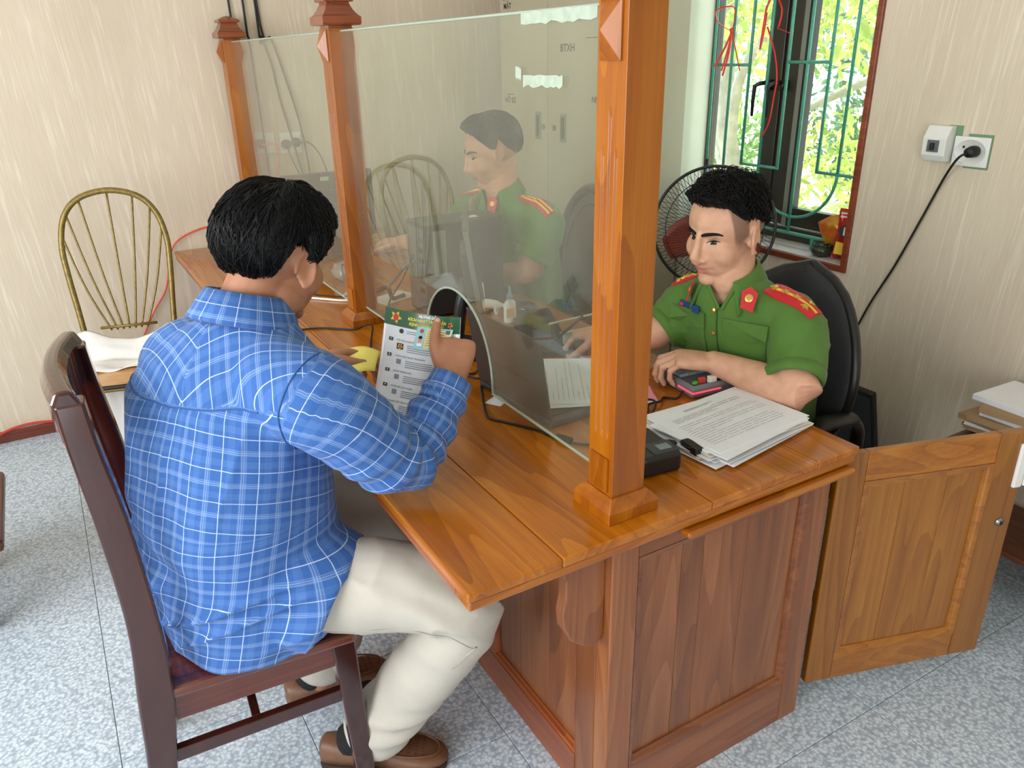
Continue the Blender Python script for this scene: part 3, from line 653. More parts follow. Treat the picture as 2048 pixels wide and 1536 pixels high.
# black office chair of the near officer (faces -X)
M['meshfab'] = mat('charcoal_mesh_fabric', (48, 48, 52), 0.85, var=.35, scale=420, bump=.8, bscale=420)
oc = empty('office_chair', (1.20, .43, 0), 'black office chair with a mesh back the near officer sits on', 'chair')
rings = []
for k in range(17):
    t = k/16; z = .56+.445*t; wv = .235*min(1, (math.sin(math.pi*min(1, max(0.0, t*.9+.13))))**.38); wv *= (.86+.14*math.sin(math.pi*t)); x = 1.235+.03*t-.025*math.sin(math.pi*t)
    ring = []
    for a in np.linspace(0, 2*math.pi, 25)[:-1]:
        c, s_ = math.cos(a), math.sin(a); yy = .435+wv*abs(c)**.7*(1 if c > 0 else -1); bow = -.045*(abs(yy-.435)/.235)**2
        ring.append((x+bow+.024*s_, yy, z))
    rings.append(ring)
MB().loft(rings).build('backrest', M['meshfab'], oc, True)
edge = [r_[0] for r_ in rings]+[r_[12] for r_ in rings[::-1]]
MB().tube([(x+.008, y, z) for x, y, z in edge], .013, 8, close=True).build('back_frame', M['black'], oc, True)
sp2 = [(.23*abs(math.cos(a))**.5*(1 if math.cos(a) > 0 else -1), .24*abs(math.sin(a))**.5*(1 if math.sin(a) > 0 else -1)) for a in np.linspace(0, 2*math.pi, 37)[:-1]]
MB().prism(sp2, (1.06, .435, .43), (1, 0, 0), (0, 1, 0), .07).build('seat', M['meshfab'], oc, True, .02)
for sy in (-1, 1):
    yb = .435+sy*.235
    P = spline([(1.20, yb, .44), (1.235, yb, .56), (1.225, yb, .635), (1.17, yb, .668), (1.10, yb, .668), (1.035, yb, .645), (1.02, yb, .56), (1.06, yb, .46)], 6)
    MB().tube(P, .019, 8, flat=.8).build('armrest', M['black'], oc, True)
    MB().tube([(1.20, yb, .665), (1.10, yb, .676), (1.04, yb, .66)], [.026, .03, .024], 10, flat=.55, up=(0, 0, 1)).build('arm_pad', M['rubber'], oc, True)
MB().tube([(1.24, .435, .46), (1.285, .435, .50), (1.285, .435, .75)], .022, 8).build('back_support', M['black'], oc, True)
MB().tube([(1.08, .435, .43), (1.08, .435, .09)], .028, 12).build('gas_lift', M['black'], oc, True)
for k in range(5):
    a = 2*math.pi*k/5+.3; e = Vector((1.08+.27*math.cos(a), .435+.27*math.sin(a), .075))
    MB().tube([(1.08, .435, .10), e], [.026, .016], 8).build('base_arm', M['black'], oc, True)
    MB().lathe([(.001, -.014), (.025, -.014), (.025, .014), (.001, .014)], e+Vector((0, 0, -.05)), 14, (math.sin(a), -math.cos(a), 0)).build('caster', M['rubber'], oc, True)

# dark oval-back chair of the far officer (faces -X)
M['walnut'] = wood('dark_walnut_wood', (48, 32, 26), (74, 52, 42), (96, 70, 56), 'Z', .3, .4)
ov = empty('oval_back_chair', (1.13, 1.55, 0), 'dark wooden chair with an oval panel back behind the far officer', 'chair')
oval = [(1.30+.03*math.sin(a), 1.50+.175*math.cos(a), .80+.26*math.sin(a)) for a in np.linspace(0, 2*math.pi, 49)[:-1]]
MB().tube(oval, .021, 10, close=True).build('back_frame', M['walnut'], ov, True)
MB().loft([[(1.30+dx+.03*math.sin(a), 1.50+.158*math.cos(a), .80+.243*math.sin(a)) for a in np.linspace(0, 2*math.pi, 33)[:-1]] for dx in (-.006, .006)]).build('back_panel', mat('brown_leather', (96, 74, 64), .45), ov)
MB().tube(spline([(1.29+.03*math.sin(a), 1.50+.125*math.cos(a), .80+.205*math.sin(a)) for a in np.linspace(0, 2*math.pi, 40)], 1), .005, 6).build('beading', M['walnut'], ov, True)
MB().box(.90, 1.28, 1.32, 1.68, .42, .46).build('seat', M['walnut'], ov, False, .012)
for x, y in ((.92, 1.34), (.92, 1.66)): MB().box(x-.02, x+.02, y-.02, y+.02, 0, .42).build('leg', M['walnut'], ov, False, .003)
for y in (1.36, 1.64): MB().tube([(1.27, y, 0), (1.26, y, .44), (1.29, y, .62)], .022, 8).build('leg', M['walnut'], ov, True)

# ================================================================== steel filing cabinet along the window wall
M['cabpaint'] = mat('beige_grey_cabinet_paint', (178, 170, 146), 0.45, var=.05, scale=3)
cb = empty('filing_cabinet', (1.82, 2.22, 0), 'tall beige grey steel cabinet with handwritten notes behind the far officer', 'cabinet')
MB().box(1.605, 2.028, 1.80, 2.640, .04, 1.95).build('body', M['cabpaint'], cb, False, .004)
MB().box(1.63, 2.02, 1.82, 2.62, 0, .04).build('plinth', M['black'], cb)
for k, (y0, y1) in enumerate(((2.222, 2.632), (1.808, 2.218))):
    d = MB().box(1.588, 1.605, y0, y1, .06, 1.93).build('door', M['cabpaint'], cb, False, .003)
    yh = 2.295 if k == 0 else 2.09
    MB().box(1.583, 1.588, yh-.022, yh+.022, 1.165, 1.285).build('handle_plate', mat('dull_handle_plate', (150, 146, 128), .4, .3), d, False, .002)
    MB().box(1.578, 1.584, yh-.010, yh+.010, 1.18, 1.27).build('handle_recess', mat('dark_handle_recess', (92, 92, 80), .5), d, False, .002)
    MB().lathe([(.012, 0), (.012, .006), (0, .006)], (1.588, 2.252 if k == 0 else 2.16, 1.222), 14, (-1, 0, 0)).build('lock', M['steel'], d)
def text_mesh(name, body, size, mapfn, m, parent=None, align='CENTER', res=2, shear=0.0, bold=0.0):
    c = bpy.data.curves.new(name, 'FONT'); c.body = body; c.size = size; c.align_x = align; c.align_y = 'CENTER'; c.resolution_u = res; c.shear = shear; c.offset = bold
    o = bpy.data.objects.new(name, c); COL.objects.link(o); bpy.context.view_layer.update()
    me = bpy.data.meshes.new_from_object(o.evaluated_get(bpy.context.evaluated_depsgraph_get()))
    bpy.data.objects.remove(o); bpy.data.curves.remove(c)
    o0 = org(parent) if parent else Vector((0, 0, 0))
    for v in me.vertices: v.co = Vector(mapfn(v.co.x, v.co.y))-o0
    me.materials.clear(); return link(name, me, m, parent)
M['marker'] = mat('dark_marker', (70, 66, 60), .8)
cx_ = 1.5872
doors = [o for o in cb.children if o.name.startswith('door')]
def note(body, yc, zc, size, d): text_mesh('marker_note', body, size, lambda a, b: (cx_, yc-a, zc+b), M['marker'], d, bold=.0006)
note('BTXH', 2.062, 1.55, .042, doors[1]); note('HỒ SƠ', 2.545, 1.325, .034, doors[0]); note('MẬT', 2.56, 1.735, .034, doors[0]); note('NN', 1.855, 1.35, .034, doors[1])
for y0, y1, z in ((2.51, 2.585, 1.352), (2.52, 2.60, 1.762), (1.83, 1.93, 1.585)):
    MB().box(1.5868, 1.5874, y0, y1, z, z+.0022).build('marker_line', M['marker'], doors[0] if y0 > 2.2 else doors[1])

# ================================================================== pedestal fan behind the near officer
fc = Vector((1.60, 1.14, .944)); fn = Vector((-.66, -.73, .16)).normalized(); fa = Vector((0, 0, 1)).cross(fn).normalized(); fb = fn.cross(fa)
fan = empty('pedestal_fan', (1.66, 1.20, 0), 'black wire pedestal fan with red blades behind the near officer', 'fan')
R = .212
def fp(r, a, d): return fc+fa*r*math.cos(a)+fb*r*math.sin(a)+fn*d
MB().tube([fp(R, a, 0) for a in np.linspace(0, 2*math.pi, 61)[:-1]], .0055, 8, close=True).build('cage_ring', M['black'], fan, True)
for rr, d in ((R*.80, .045), (R*.36, .062)):
    MB().tube([fp(rr, a, d) for a in np.linspace(0, 2*math.pi, 61)[:-1]], .0018, 5, close=True).build('cage_ring', M['black'], fan, True)
for side, nw in ((1, 96), (-1, 60)):
    wires = MB()
    for k in range(nw):
        a = 2*math.pi*k/nw
        wires.tube([fp(R*f, a+.35*(1-f)*side, side*.064*math.sqrt(max(0, 1-f**2.2))) for f in (.18, .4, .6, .8, .93, 1.0)], .0011, 3, cap=False)
    o = wires.build('cage_wires', M['black'], fan); o['kind'] = 'stuff'
MB().lathe([(.001, .066), (.030, .064), (.036, .058), (.036, .05)], fc, 24, fn).build('cage_badge', M['black'], fan, True)
M['fanblade'] = mat('red_brown_fan_blade', (150, 58, 40), .3)
for k in range(3):
    a0 = math.radians(192)+2*math.pi*k/3; bl = MB(); rings = []
    for i in range(9):
        f = i/8; r = .03+.155*f; hw = .025+.05*math.sin(math.pi*min(1, .15+f*.75)); am = a0+.25*f
        row = []
        for j, s_ in enumerate((-1, -.5, 0, .5, 1)):
            row.append(fp(r, am+s_*hw/max(r, .06), -.012*s_+.005*f))
        rings.append([q+fn*.0012 for q in row]+[q-fn*.0012 for q in row[::-1]])
    bl.loft(rings); bl.build('blade', M['fanblade'], fan, True)
MB().lathe([(.001, .02), (.028, .018), (.030, -.02), (.001, -.02)], fc, 20, fn).build('hub', M['fanblade'], fan, True)
MB().lathe([(.001, -.15), (.045, -.145), (.058, -.12), (.058, -.05), (.045, -.035), (.001, -.035)], fc, 20, fn).build('motor', M['black'], fan, True)
pb = fc-fn*.10
MB().tube([(pb.x, pb.y, pb.z-.04), (pb.x, pb.y, .03)], [.014, .016], 12).build('pole', M['black'], fan, True)
MB().lathe([(.001, .035), (.05, .03), (.16, .018), (.17, 0), (.001, 0)], (pb.x, pb.y, 0), 28).build('base', M['black'], fan, True)

# ================================================================== wall sockets and switch box
M['greenwall'] = mat('old_green_wall_paint', (112, 146, 112), .8)
sw = empty('switch_box', (XW, .615, 1.25), 'white breaker switch box on the wall right of the window', 'switch')
MB().box(XW-.002, XW+.002, .556, .60, 1.195, 1.302).build('wall_cutout', M['greenwall'], sw)
MB().loft([[(XW-d, y0, z), (XW-d, y1, z), (XW, y1, z), (XW, y0, z)] for d, y0, y1, z in ((.03, .577, .655, 1.192), (.036, .577, .655, 1.20), (.044, .577, .655, 1.212), (.046, .577, .655, 1.262), (.030, .577, .655, 1.292), (.026, .577, .655, 1.300))]).build('housing', M['white'], sw, False, .003)
MB().box(XW-.049, XW-.045, .598, .636, 1.222, 1.258).build('breaker', mat('grey_breaker', (96, 100, 104), .4), sw, False, .001)
MB().box(XW-.058, XW-.048, .610, .622, 1.228, 1.25).build('toggle', M['black'], sw, False, .002)
ws = empty('wall_socket', (XW, .51, 1.23), 'white wall socket with a black plug right of the switch box', 'socket', 'wall sockets')
MB().box(XW-.0015, XW+.002, .457, .535, 1.178, 1.280).build('wall_cutout', M['greenwall'], ws)
MB().box(XW-.010, XW-.0016, .460, .572, 1.184, 1.272).build('plate', M['white'], ws, False, .003)
MB().loft([[(XW-d, .516+.052*s_*math.cos(a), 1.228+.038*s_*math.sin(a)) for a in np.linspace(0, 2*math.pi, 33)[:-1]] for d, s_ in ((.009, 1), (.0125, .99), (.0125, .93), (.0105, .91))]).build('oval_face', M['white'], ws, True)
MB().box(XW-.0122, XW-.0102, .535, .541, 1.238, 1.245).build('socket_hole', M['black'], ws)
pl = MB().tube([(XW-.011, .500, 1.231), (XW-.028, .500, 1.231), (XW-.045, .504, 1.228)], [.017, .018, .014], 12)
plug = solo(pl, 'power_plug', M['rubber'], 'black plug in the white wall socket with its cord hanging to the chair', 'plug', smooth=True)
MB().tube(spline([(XW-.045, .504, 1.228), (XW-.058, .518, 1.216), (XW-.03, .555, 1.18), (XW-.012, .59, 1.12), (XW-.01, .635, 1.0), (XW-.01, .70, .83), (XW-.012, .775, .66), (XW-.015, .84, .45), (XW-.03, .86, .2), (XW-.06, .84, .012)], 7), .0038, 8).build('cord', M['rubber'], plug, True)
def far_socket(x0, x1, z0, z1, label):
    r = empty('wall_socket', ((x0+x1)/2, FW, (z0+z1)/2), label, 'socket', 'wall sockets')
    MB().box(x0, x1, FW-.011, FW, z0, z1).build('plate', M['white'], r, False, .003)
    return r
s1 = far_socket(.420, .517, 1.13, 1.222, 'left white socket on the far wall behind the partition'); s2 = far_socket(.540, .637, 1.125, 1.217, 'right white socket on the far wall with two plugs')
def wplug(x, z, m, pts, label, r=.0036):
    p = solo(MB().tube([(x, FW-.0115, z), (x, FW-.03, z), (x, FW-.042, z-.004)], [.021, .021, .014], 12), 'power_plug', M['rubber'], label, 'plug', smooth=True)
    MB().tube(spline([(x, FW-.042, z-.004)]+pts, 7), r, 7).build('cord', m, p, True)
M['orange'] = mat('orange_cable', (226, 78, 46), .4); M['redcable'] = mat('red_cable', (196, 52, 40), .4)
wplug(.447, 1.176, M['orange'], [(.50, FW-.07, 1.17), (.505, FW-.06, 1.08), (.44, FW-.03, .90), (.40, FW-.02, .845), (.25, FW-.02, .83), (.14, FW-.018, .83), (.03, FW-.016, .79), (-.02, FW-.014, .72), (-.06, FW-.014, .58), (-.13, FW-.014, .48), (-.20, FW-.012, .36), (-.27, FW-.02, .22), (-.25, FW-.05, .10), (-.15, FW-.08, .02), (-.30, FW-.10, .006)], 'black plug with an orange cord in the left far-wall socket')
wplug(.610, 1.172, M['rubber'], [(.66, FW-.06, 1.17), (.71, FW-.06, 1.10), (.735, FW-.08, .98), (.72, FW-.15, .85), (.68, FW-.22, .745)], 'black plug with a curving black cord in the right far-wall socket')
wplug(.563, 1.166, M['rubber'], [(.575, FW-.05, 1.10), (.62, FW-.05, .98), (.65, FW-.10, .82), (.64, FW-.16, .745)], 'black plug beside the right edge of the left far-wall socket')
solo(MB().tube(spline([(-.45, FW-.06, .006), (-.52, FW-.05, .03), (-.60, FW-.03, .055), (-.72, FW-.02, .068), (-.82, FW-.03, .055), (-.90, FW-.07, .02), (-1.0, FW-.12, .006), (-1.2, FW-.2, .006)], 7), .006, 8), 'red_cable', M['redcable'], 'red cable running along the baseboard at the left', 'cable', smooth=True)
solo(MB().tube(spline([(-.30, FW-.06, .16), (-.24, FW-.10, .10), (-.20, FW-.15, .09), (-.32, FW-.20, .13), (-.22, FW-.22, .09), (-.15, FW-.28, .05), (-.12, FW-.32, .006), (-.05, FW-.38, .006)], 7), .006, 8), 'red_cable', M['redcable'], 'red cable bundled on the floor under the metal chair', 'cable', smooth=True)
# black cables hanging down the far wall
for k, (pts, lb) in enumerate((([(.40, FW-.01, 3.05), (.398, FW-.01, 1.76), (.408, FW-.01, 1.60), (.41, FW-.012, 1.2), (.415, FW-.02, .78)], 'black cable dropping down the far wall behind the far post'),
      ([(.457, FW-.01, 3.05), (.457, FW-.01, 1.76), (.462, FW-.012, 1.60), (.468, FW-.012, 1.3), (.47, FW-.02, .78)], 'black cable dropping just right of the far post'),
      ([(.508, FW-.01, 3.05), (.508, FW-.01, 1.72), (.52, FW-.01, 1.62), (.548, FW-.01, 1.50), (.565, FW-.01, 1.36), (.595, FW-.012, 1.20), (.63, FW-.02, 1.0), (.66, FW-.05, .8)], 'black bent cable on the far wall above the right socket'),
      ([(.512, FW-.01, 3.05), (.515, FW-.01, 1.75), (.56, FW-.01, 1.61), (.60, FW-.012, 1.45), (.64, FW-.02, 1.25), (.655, FW-.03, 1.05), (.66, FW-.06, .8)], 'black slanting cable farthest right on the far wall'))):
    solo(MB().tube(spline(pts, 7), .0045, 7), 'hanging_cable', M['rubber'], lb, 'cable', 'cables on the far wall', smooth=True)

# ================================================================== things at the frame edges
# black flat panel leaning on the wall behind the office chair
lp = empty('leaning_monitor', (1.93, .66, 0), 'black flat monitor leaning against the wall behind the office chair', 'monitor')
MB().obox((1.93, .70, .22), (0, 1, 0), (.96, 0, .28), (-.28, 0, .96), .115, .012, .22).build('casing', M['black'], lp, False, .004)
MB().obox((1.917, .70, .217), (0, 1, 0), (.96, 0, .28), (-.28, 0, .96), .108, .001, .205).build('screen', M['blackgloss'], lp)
# low wooden table with paper stacks at the right edge
tb = empty('low_table', (1.86, -.10, 0), 'low dark wooden table with paper piles at the right edge', 'table')
M['tabwood'] = wood('side_table_wood', (74, 36, 20), (104, 56, 32), (128, 74, 44), 'Y', .4, .2)
MB().box(1.72, 2.025, -.52, .235, .43, .455).build('table_top', M['tabwood'], tb, False, .003)
for x in (1.74, 2.005):
    for y in (-.5, .215): MB().box(x-.016, x+.016, y-.016, y+.016, 0, .43).build('leg', M['tabwood'], tb, False, .002)
MB().box(1.74, 2.005, .205, .225, .06, .10).build('stretcher', M['tabwood'], tb, False, .002)
MB().obox((1.872, .215, .25), (.27, 0, .30), (0, 1, 0), (-.30, 0, .27), .19, .007, .012).build('brace', M['tabwood'], tb)
MB().box(1.73, 2.015, -.5, .22, .16, .175).build('shelf', M['tabwood'], tb)
M['card'] = mat('brown_cardboard', (168, 136, 100), .8); M['paperbeige'] = mat('cream_paper', (214, 206, 190), .8)
rnd = random.Random(4); z = .456
for k in range(9):
    th = rnd.uniform(.008, .02); a = rnd.uniform(-.12, .12); m = (M['paper'], M['paper'], M['card'], M['paperbeige'])[rnd.randrange(4)]
    b = MB().obox((1.88+rnd.uniform(-.02, .02), .06+rnd.uniform(-.05, .05), z+th/2), (math.cos(a), math.sin(a), 0), (-math.sin(a), math.cos(a), 0), (0, 0, 1), .10, .145, th/2-.0004)
    solo(b, 'document_bundle', m, ('lowest', 'second lowest', 'third lowest', 'fourth lowest', 'middle', 'fourth highest', 'third highest', 'second highest', 'topmost')[k]+' bundle of documents in the pile on the low table', 'documents', 'document bundles on the low table'); z += th
# edge of a brown wooden bench at the left frame edge
bn = empty('wooden_bench', (-1.05, 1.45, 0), 'corner of a brown wooden bench at the left edge', 'bench')
MB().box(-1.15, -.753, 1.40, 1.88, .27, .31).build('seat', M['tabwood'], bn, False, .012)
for x in (-1.12, -.87):
    for y in (1.46, 1.82): MB().box(x-.022, x+.022, y-.022, y+.022, 0, .27).build('leg', M['tabwood'], bn, False, .003)
# ================================================================== people
from mathutils.bvhtree import BVHTree
def remesh(mb, voxel, it=3, fac=.5):
    me = bpy.data.meshes.new('tmp'); me.from_pydata(mb.v, [], mb.f)
    bm = bmesh.new(); bm.from_mesh(me); bmesh.ops.recalc_face_normals(bm, faces=bm.faces); bm.to_mesh(me); bm.free()
    o = bpy.data.objects.new('tmp', me); COL.objects.link(o)
    r = o.modifiers.new('r', 'REMESH'); r.mode = 'VOXEL'; r.voxel_size = voxel; r.use_smooth_shade = True
    if it: s = o.modifiers.new('s', 'SMOOTH'); s.iterations = it; s.factor = fac
    bpy.context.view_layer.update()
    out = bpy.data.meshes.new_from_object(o.evaluated_get(bpy.context.evaluated_depsgraph_get()))
    bpy.data.objects.remove(o); bpy.data.meshes.remove(me)
    return out
def getv(me):
    a = np.empty(len(me.vertices)*3, np.float32); me.vertices.foreach_get('co', a); return a.reshape(-1, 3).astype(float)
def getn(me):
    a = np.empty(len(me.vertices)*3, np.float32); me.vertices.foreach_get('normal', a); return a.reshape(-1, 3).astype(float)
def setv(me, a): me.vertices.foreach_set('co', a.astype(np.float32).ravel()); me.update()
def bvh_of(me):
    return BVHTree.FromPolygons([v.co.copy() for v in me.vertices], [tuple(p.vertices) for p in me.polygons])
def attach(name, me, m, parent, smooth=True):
    """mesh in world coordinates -> child object"""
    o0 = org(parent); me.transform(Matrix.Translation(-o0)); return link(name, me, m, parent, smooth)
def limb(mb, pts, rad, n=18, sub=4, end=True):
    P = spline(pts, sub); idx = np.linspace(0, len(pts)-1, len(P)); R_ = np.interp(idx, range(len(pts)), rad)
    mb.tube(P, list(R_), n); mb.ell(P[0], [R_[0]]*3, None, n, 10)
    if end: mb.ell(P[-1], [R_[-1]]*3, None, n, 10)
def torso(mb, rings, n=40, e=.85):
    out = []
    R2 = []
    for i in range(len(rings)-1):
        for k in range(4): R2.append([rings[i][j]+(rings[i+1][j]-rings[i][j])*k/4 for j in range(6)])
    R2.append(list(rings[-1]))
    for z, cx, cy, hw, hd, ang in R2:
        a = math.radians(ang); f = Vector((math.cos(a), math.sin(a), 0)); r = Vector((f.y, -f.x, 0)); ring = []
        for k in range(n):
            t = 2*math.pi*k/n; c, s_ = math.cos(t), math.sin(t)
            ring.append(Vector((cx, cy, z))+f*hd*abs(c)**e*(1 if c > 0 else -1)+r*hw*abs(s_)**e*(1 if s_ > 0 else -1))
        out.append(ring)
    mb.loft(out)
def frame(f, n, side):
    f = Vector(f).normalized(); n = Vector(n); n = (n-f*n.dot(f)).normalized(); t = f.cross(n)*(1 if side == 'R' else -1); return f, n, t
def hand(mb, wrist, f, n, side, curls, thumb, spread=0.0, sc=1.0):
    f, n, t = frame(f, n, side); w = Vector(wrist); rings = []
    for d, hw, th in ((-.012, .026, .019), (.0, .028, .0195), (.025, .034, .0195), (.055, .0405, .0175), (.078, .0425, .0150), (.090, .0405, .0125), (.096, .036, .009)):
        rings.append([w+f*d*sc+t*hw*sc*abs(math.cos(a))**.7*(1 if math.cos(a) > 0 else -1)+n*th*sc*abs(math.sin(a))**.8*(1 if math.sin(a) > 0 else -1) for a in np.linspace(0, 2*math.pi, 25)[:-1]])
    mb.loft(rings)
    mb.ell(w+f*.036*sc+t*.022*sc+n*.010*sc, (.026*sc, .018*sc, .018*sc), Matrix((f, t, n)).transposed(), 14, 8)
    base = ((.0300, .088, (.043, .027, .022), .0090), (.0100, .092, (.047, .031, .023), .0094), (-.0105, .089, (.043, .028, .022), .0089), (-.0295, .081, (.034, .022, .020), .0079))
    tips = []
    for k, (off, d, ln, r) in enumerate(base):
        p = w+f*d*sc+t*off*sc; a = 0; P = [p-f*.02*sc, p]; sp = spread*(1.5-k)*.12
        for L_, c in zip(ln, curls[k]):
            a += math.radians(c); dv = f*math.cos(a)+n*math.sin(a)+t*sp*math.cos(a); p = p+dv.normalized()*L_*sc; P.append(p)
        Q = []; Rr = []
        for i in range(len(P)-1):
            for q in range(4): Q.append(P[i].lerp(P[i+1], q/4)); Rr.append(r*sc*(1.06 if q == 0 and i > 0 else 1.0-.05*i))
        Q.append(P[-1]); Rr.append(r*sc*.80)
        mb.tube(Q, Rr, 12); mb.ell(P[-1], [r*sc*.80]*3, None, 12, 8); tips.append((P[-1], dv, f*-math.sin(a)+n*math.cos(a)))
        for q in P[1:-1]: mb.ell(q, [r*sc*1.05]*3, None, 10, 7)
    p = w+f*.022*sc+t*.024*sc+n*.004*sc; P = [p]
    for (cf, ct, cn), L_ in zip(thumb, (.047, .035, .027)):
        dv = (f*cf+t*ct+n*cn).normalized(); p = p+dv*L_*sc; P.append(p)
    Q = spline(P, 4); mb.tube(Q, list(np.linspace(.0145, .0092, len(Q))*sc), 12); mb.ell(P[-1], [.0092*sc]*3, None, 12, 8); mb.ell(P[0], [.016*sc]*3, None, 12, 8)
    tips.append((P[-1], dv, None)); return tips
def head_matrix(c, heading, pitch, roll=0):
    return Matrix.Translation(Vector(c)) @ Matrix.Rotation(math.radians(heading), 4, 'Z') @ Matrix.Rotation(math.radians(pitch), 4, 'Y') @ Matrix.Rotation(math.radians(roll), 4, 'X')
CR = ((-.012, 0, .034), (.097, .0785, .086))
def head(mb, HM, neck, wide=1.0, jaw=1.0):
    s0 = len(mb.v); W = wide
    mb.ell(CR[0], (CR[1][0], CR[1][1]*W, CR[1][2]), None, 36, 22)
    mb.ell((.026, 0, -.030), (.066, .0635*W, .078), None, 30, 18)
    mb.ell((.020, 0, -.066), (.058, .056*W*jaw, .042), None, 26, 14)
    mb.ell((.062, 0, -.094), (.025, .026*jaw, .019), None, 18, 12)
    mb.ell((.068, 0, -.058), (.022, .033, .022), None, 18, 12)
    mb.ell((.055, 0, .044), (.031, .036, .034), None, 24, 14)
    for sy in (-1, 1):
        mb.ell((.046, sy*.036*W, -.026), (.036, .030, .038), None, 20, 14)
        mb.ell((.008, sy*.040*W*jaw, -.062), (.040, .024, .034), None, 18, 12)
        mb.tube([(.078, sy*.008, .025), (.080, sy*.024, .028), (.072, sy*.040, .026)], [.006, .0072, .006], 10)
        mb.ell((.0890, sy*.0145, -.033), (.0110, .0092, .0085), None, 14, 10)
        # ear: shell, rim and lobe
        ez = -.004; ex = -.004; ey = sy*.079*W
        Re = Matrix.Rotation(sy*.34, 3, 'Z') @ Matrix.Rotation(-.18, 3, 'Y')
        mb.ell((ex, ey, ez), (.0175, .0045, .030), Re, 16, 12)
        rim = [Vector((ex, ey+sy*.003, ez))+Re @ Vector((.0185*math.cos(a), sy*.003, .0305*math.sin(a))) for a in np.linspace(-1.9, 3.9 if False else 2.3+1.1, 18)]
        mb.tube(rim, .0042, 8); mb.ell(Vector((ex, ey, ez))+Re @ Vector((.004, sy*.001, -.028)), (.009, .0055, .010), Re, 12, 8)
        mb.ell(Vector((ex+.012, ey-sy*.004, ez-.004)), (.007, .006, .010), None, 10, 8)
    mb.tube([(.080, 0, .030), (.0885, 0, .012), (.0965, 0, -.008), (.1050, 0, -.025), (.1015, 0, -.034), (.090, 0, -.038)], [.0095, .0095, .0108, .0128, .0115, .0100], 14)
    mb.ell((.1005, 0, -.0265), (.0110, .0135, .0105), None, 16, 10)
    mb.tube([(.071, -.024, -.0595), (.0835, -.012, -.0560), (.0895, -.004, -.0535), (.0885, 0, -.0545), (.0895, .004, -.0535), (.0835, .012, -.0560), (.071, .024, -.0595)], [.003, .0052, .0058, .0056, .0058, .0052, .003], 10)
    mb.tube([(.071, -.023, -.0610), (.083, -.011, -.0655), (.0875, 0, -.0670), (.083, .011, -.0655), (.071, .023, -.0610)], [.003, .0056, .0066, .0056, .003], 10)
    mb.xf(HM, s0)
    a = HM @ Vector((-.028, 0, -.045)); b = Vector(neck)
    limb(mb, [a, a.lerp(b, .5), b], [.053, .052, .060], 22, 5)
    a2 = HM @ Vector((.0, 0, -.075)); limb(mb, [a2, b], [.043, .05], 18, 5)
SKIN = {}
def skinmat(name, c, lip):
    m, ns, ls, b = newmat(name); col = lin(c)
    tc = ns.new('ShaderNodeTexCoord'); nz = ns.new('ShaderNodeTexNoise'); nz.inputs['Scale'].default_value = 38; nz.inputs['Detail'].default_value = 5; ls.new(tc.outputs['Object'], nz.inputs['Vector'])
    r = ramp(ns, [(.3, tuple(x*f for x, f in zip(col, (.90, .85, .82)))), (.7, tuple(min(1, x*f) for x, f in zip(col, (1.06, 1.04, 1.04))))]); ls.new(nz.outputs['Fac'], r.inputs['Fac'])
    at = nd(ns, 'ShaderNodeAttribute', attribute_name='lip'); mx = nd(ns, 'ShaderNodeMix', data_type='RGBA'); ls.new(at.outputs['Fac'], mx.inputs['Factor']); ls.new(r.outputs['Color'], mx.inputs['A']); mx.inputs['B'].default_value = (*lin(lip), 1)
    at2 = nd(ns, 'ShaderNodeAttribute', attribute_name='stubble'); m3 = nd(ns, 'ShaderNodeMix', data_type='RGBA'); ls.new(at2.outputs['Fac'], m3.inputs['Factor']); ls.new(mx.outputs['Result'], m3.inputs['A']); m3.inputs['B'].default_value = (*[x*.32 for x in col], 1)
    ls.new(m3.outputs['Result'], b.inputs['Base Color']); b.inputs['Roughness'].default_value = .48; b.inputs['Specular IOR Level'].default_value = .35
    b.inputs['Subsurface Weight'].default_value = .12; b.inputs['Subsurface Radius'].default_value = (.010, .004, .002); b.inputs['Subsurface Scale'].default_value = .6
    n2 = ns.new('ShaderNodeTexNoise'); n2.inputs['Scale'].default_value = 420; ls.new(tc.outputs['Object'], n2.inputs['Vector'])
    bp = ns.new('ShaderNodeBump'); bp.inputs['Strength'].default_value = .10; bp.inputs['Distance'].default_value = .0008; ls.new(n2.outputs['Fac'], bp.inputs['Height']); ls.new(bp.outputs['Normal'], b.inputs['Normal'])
    return m
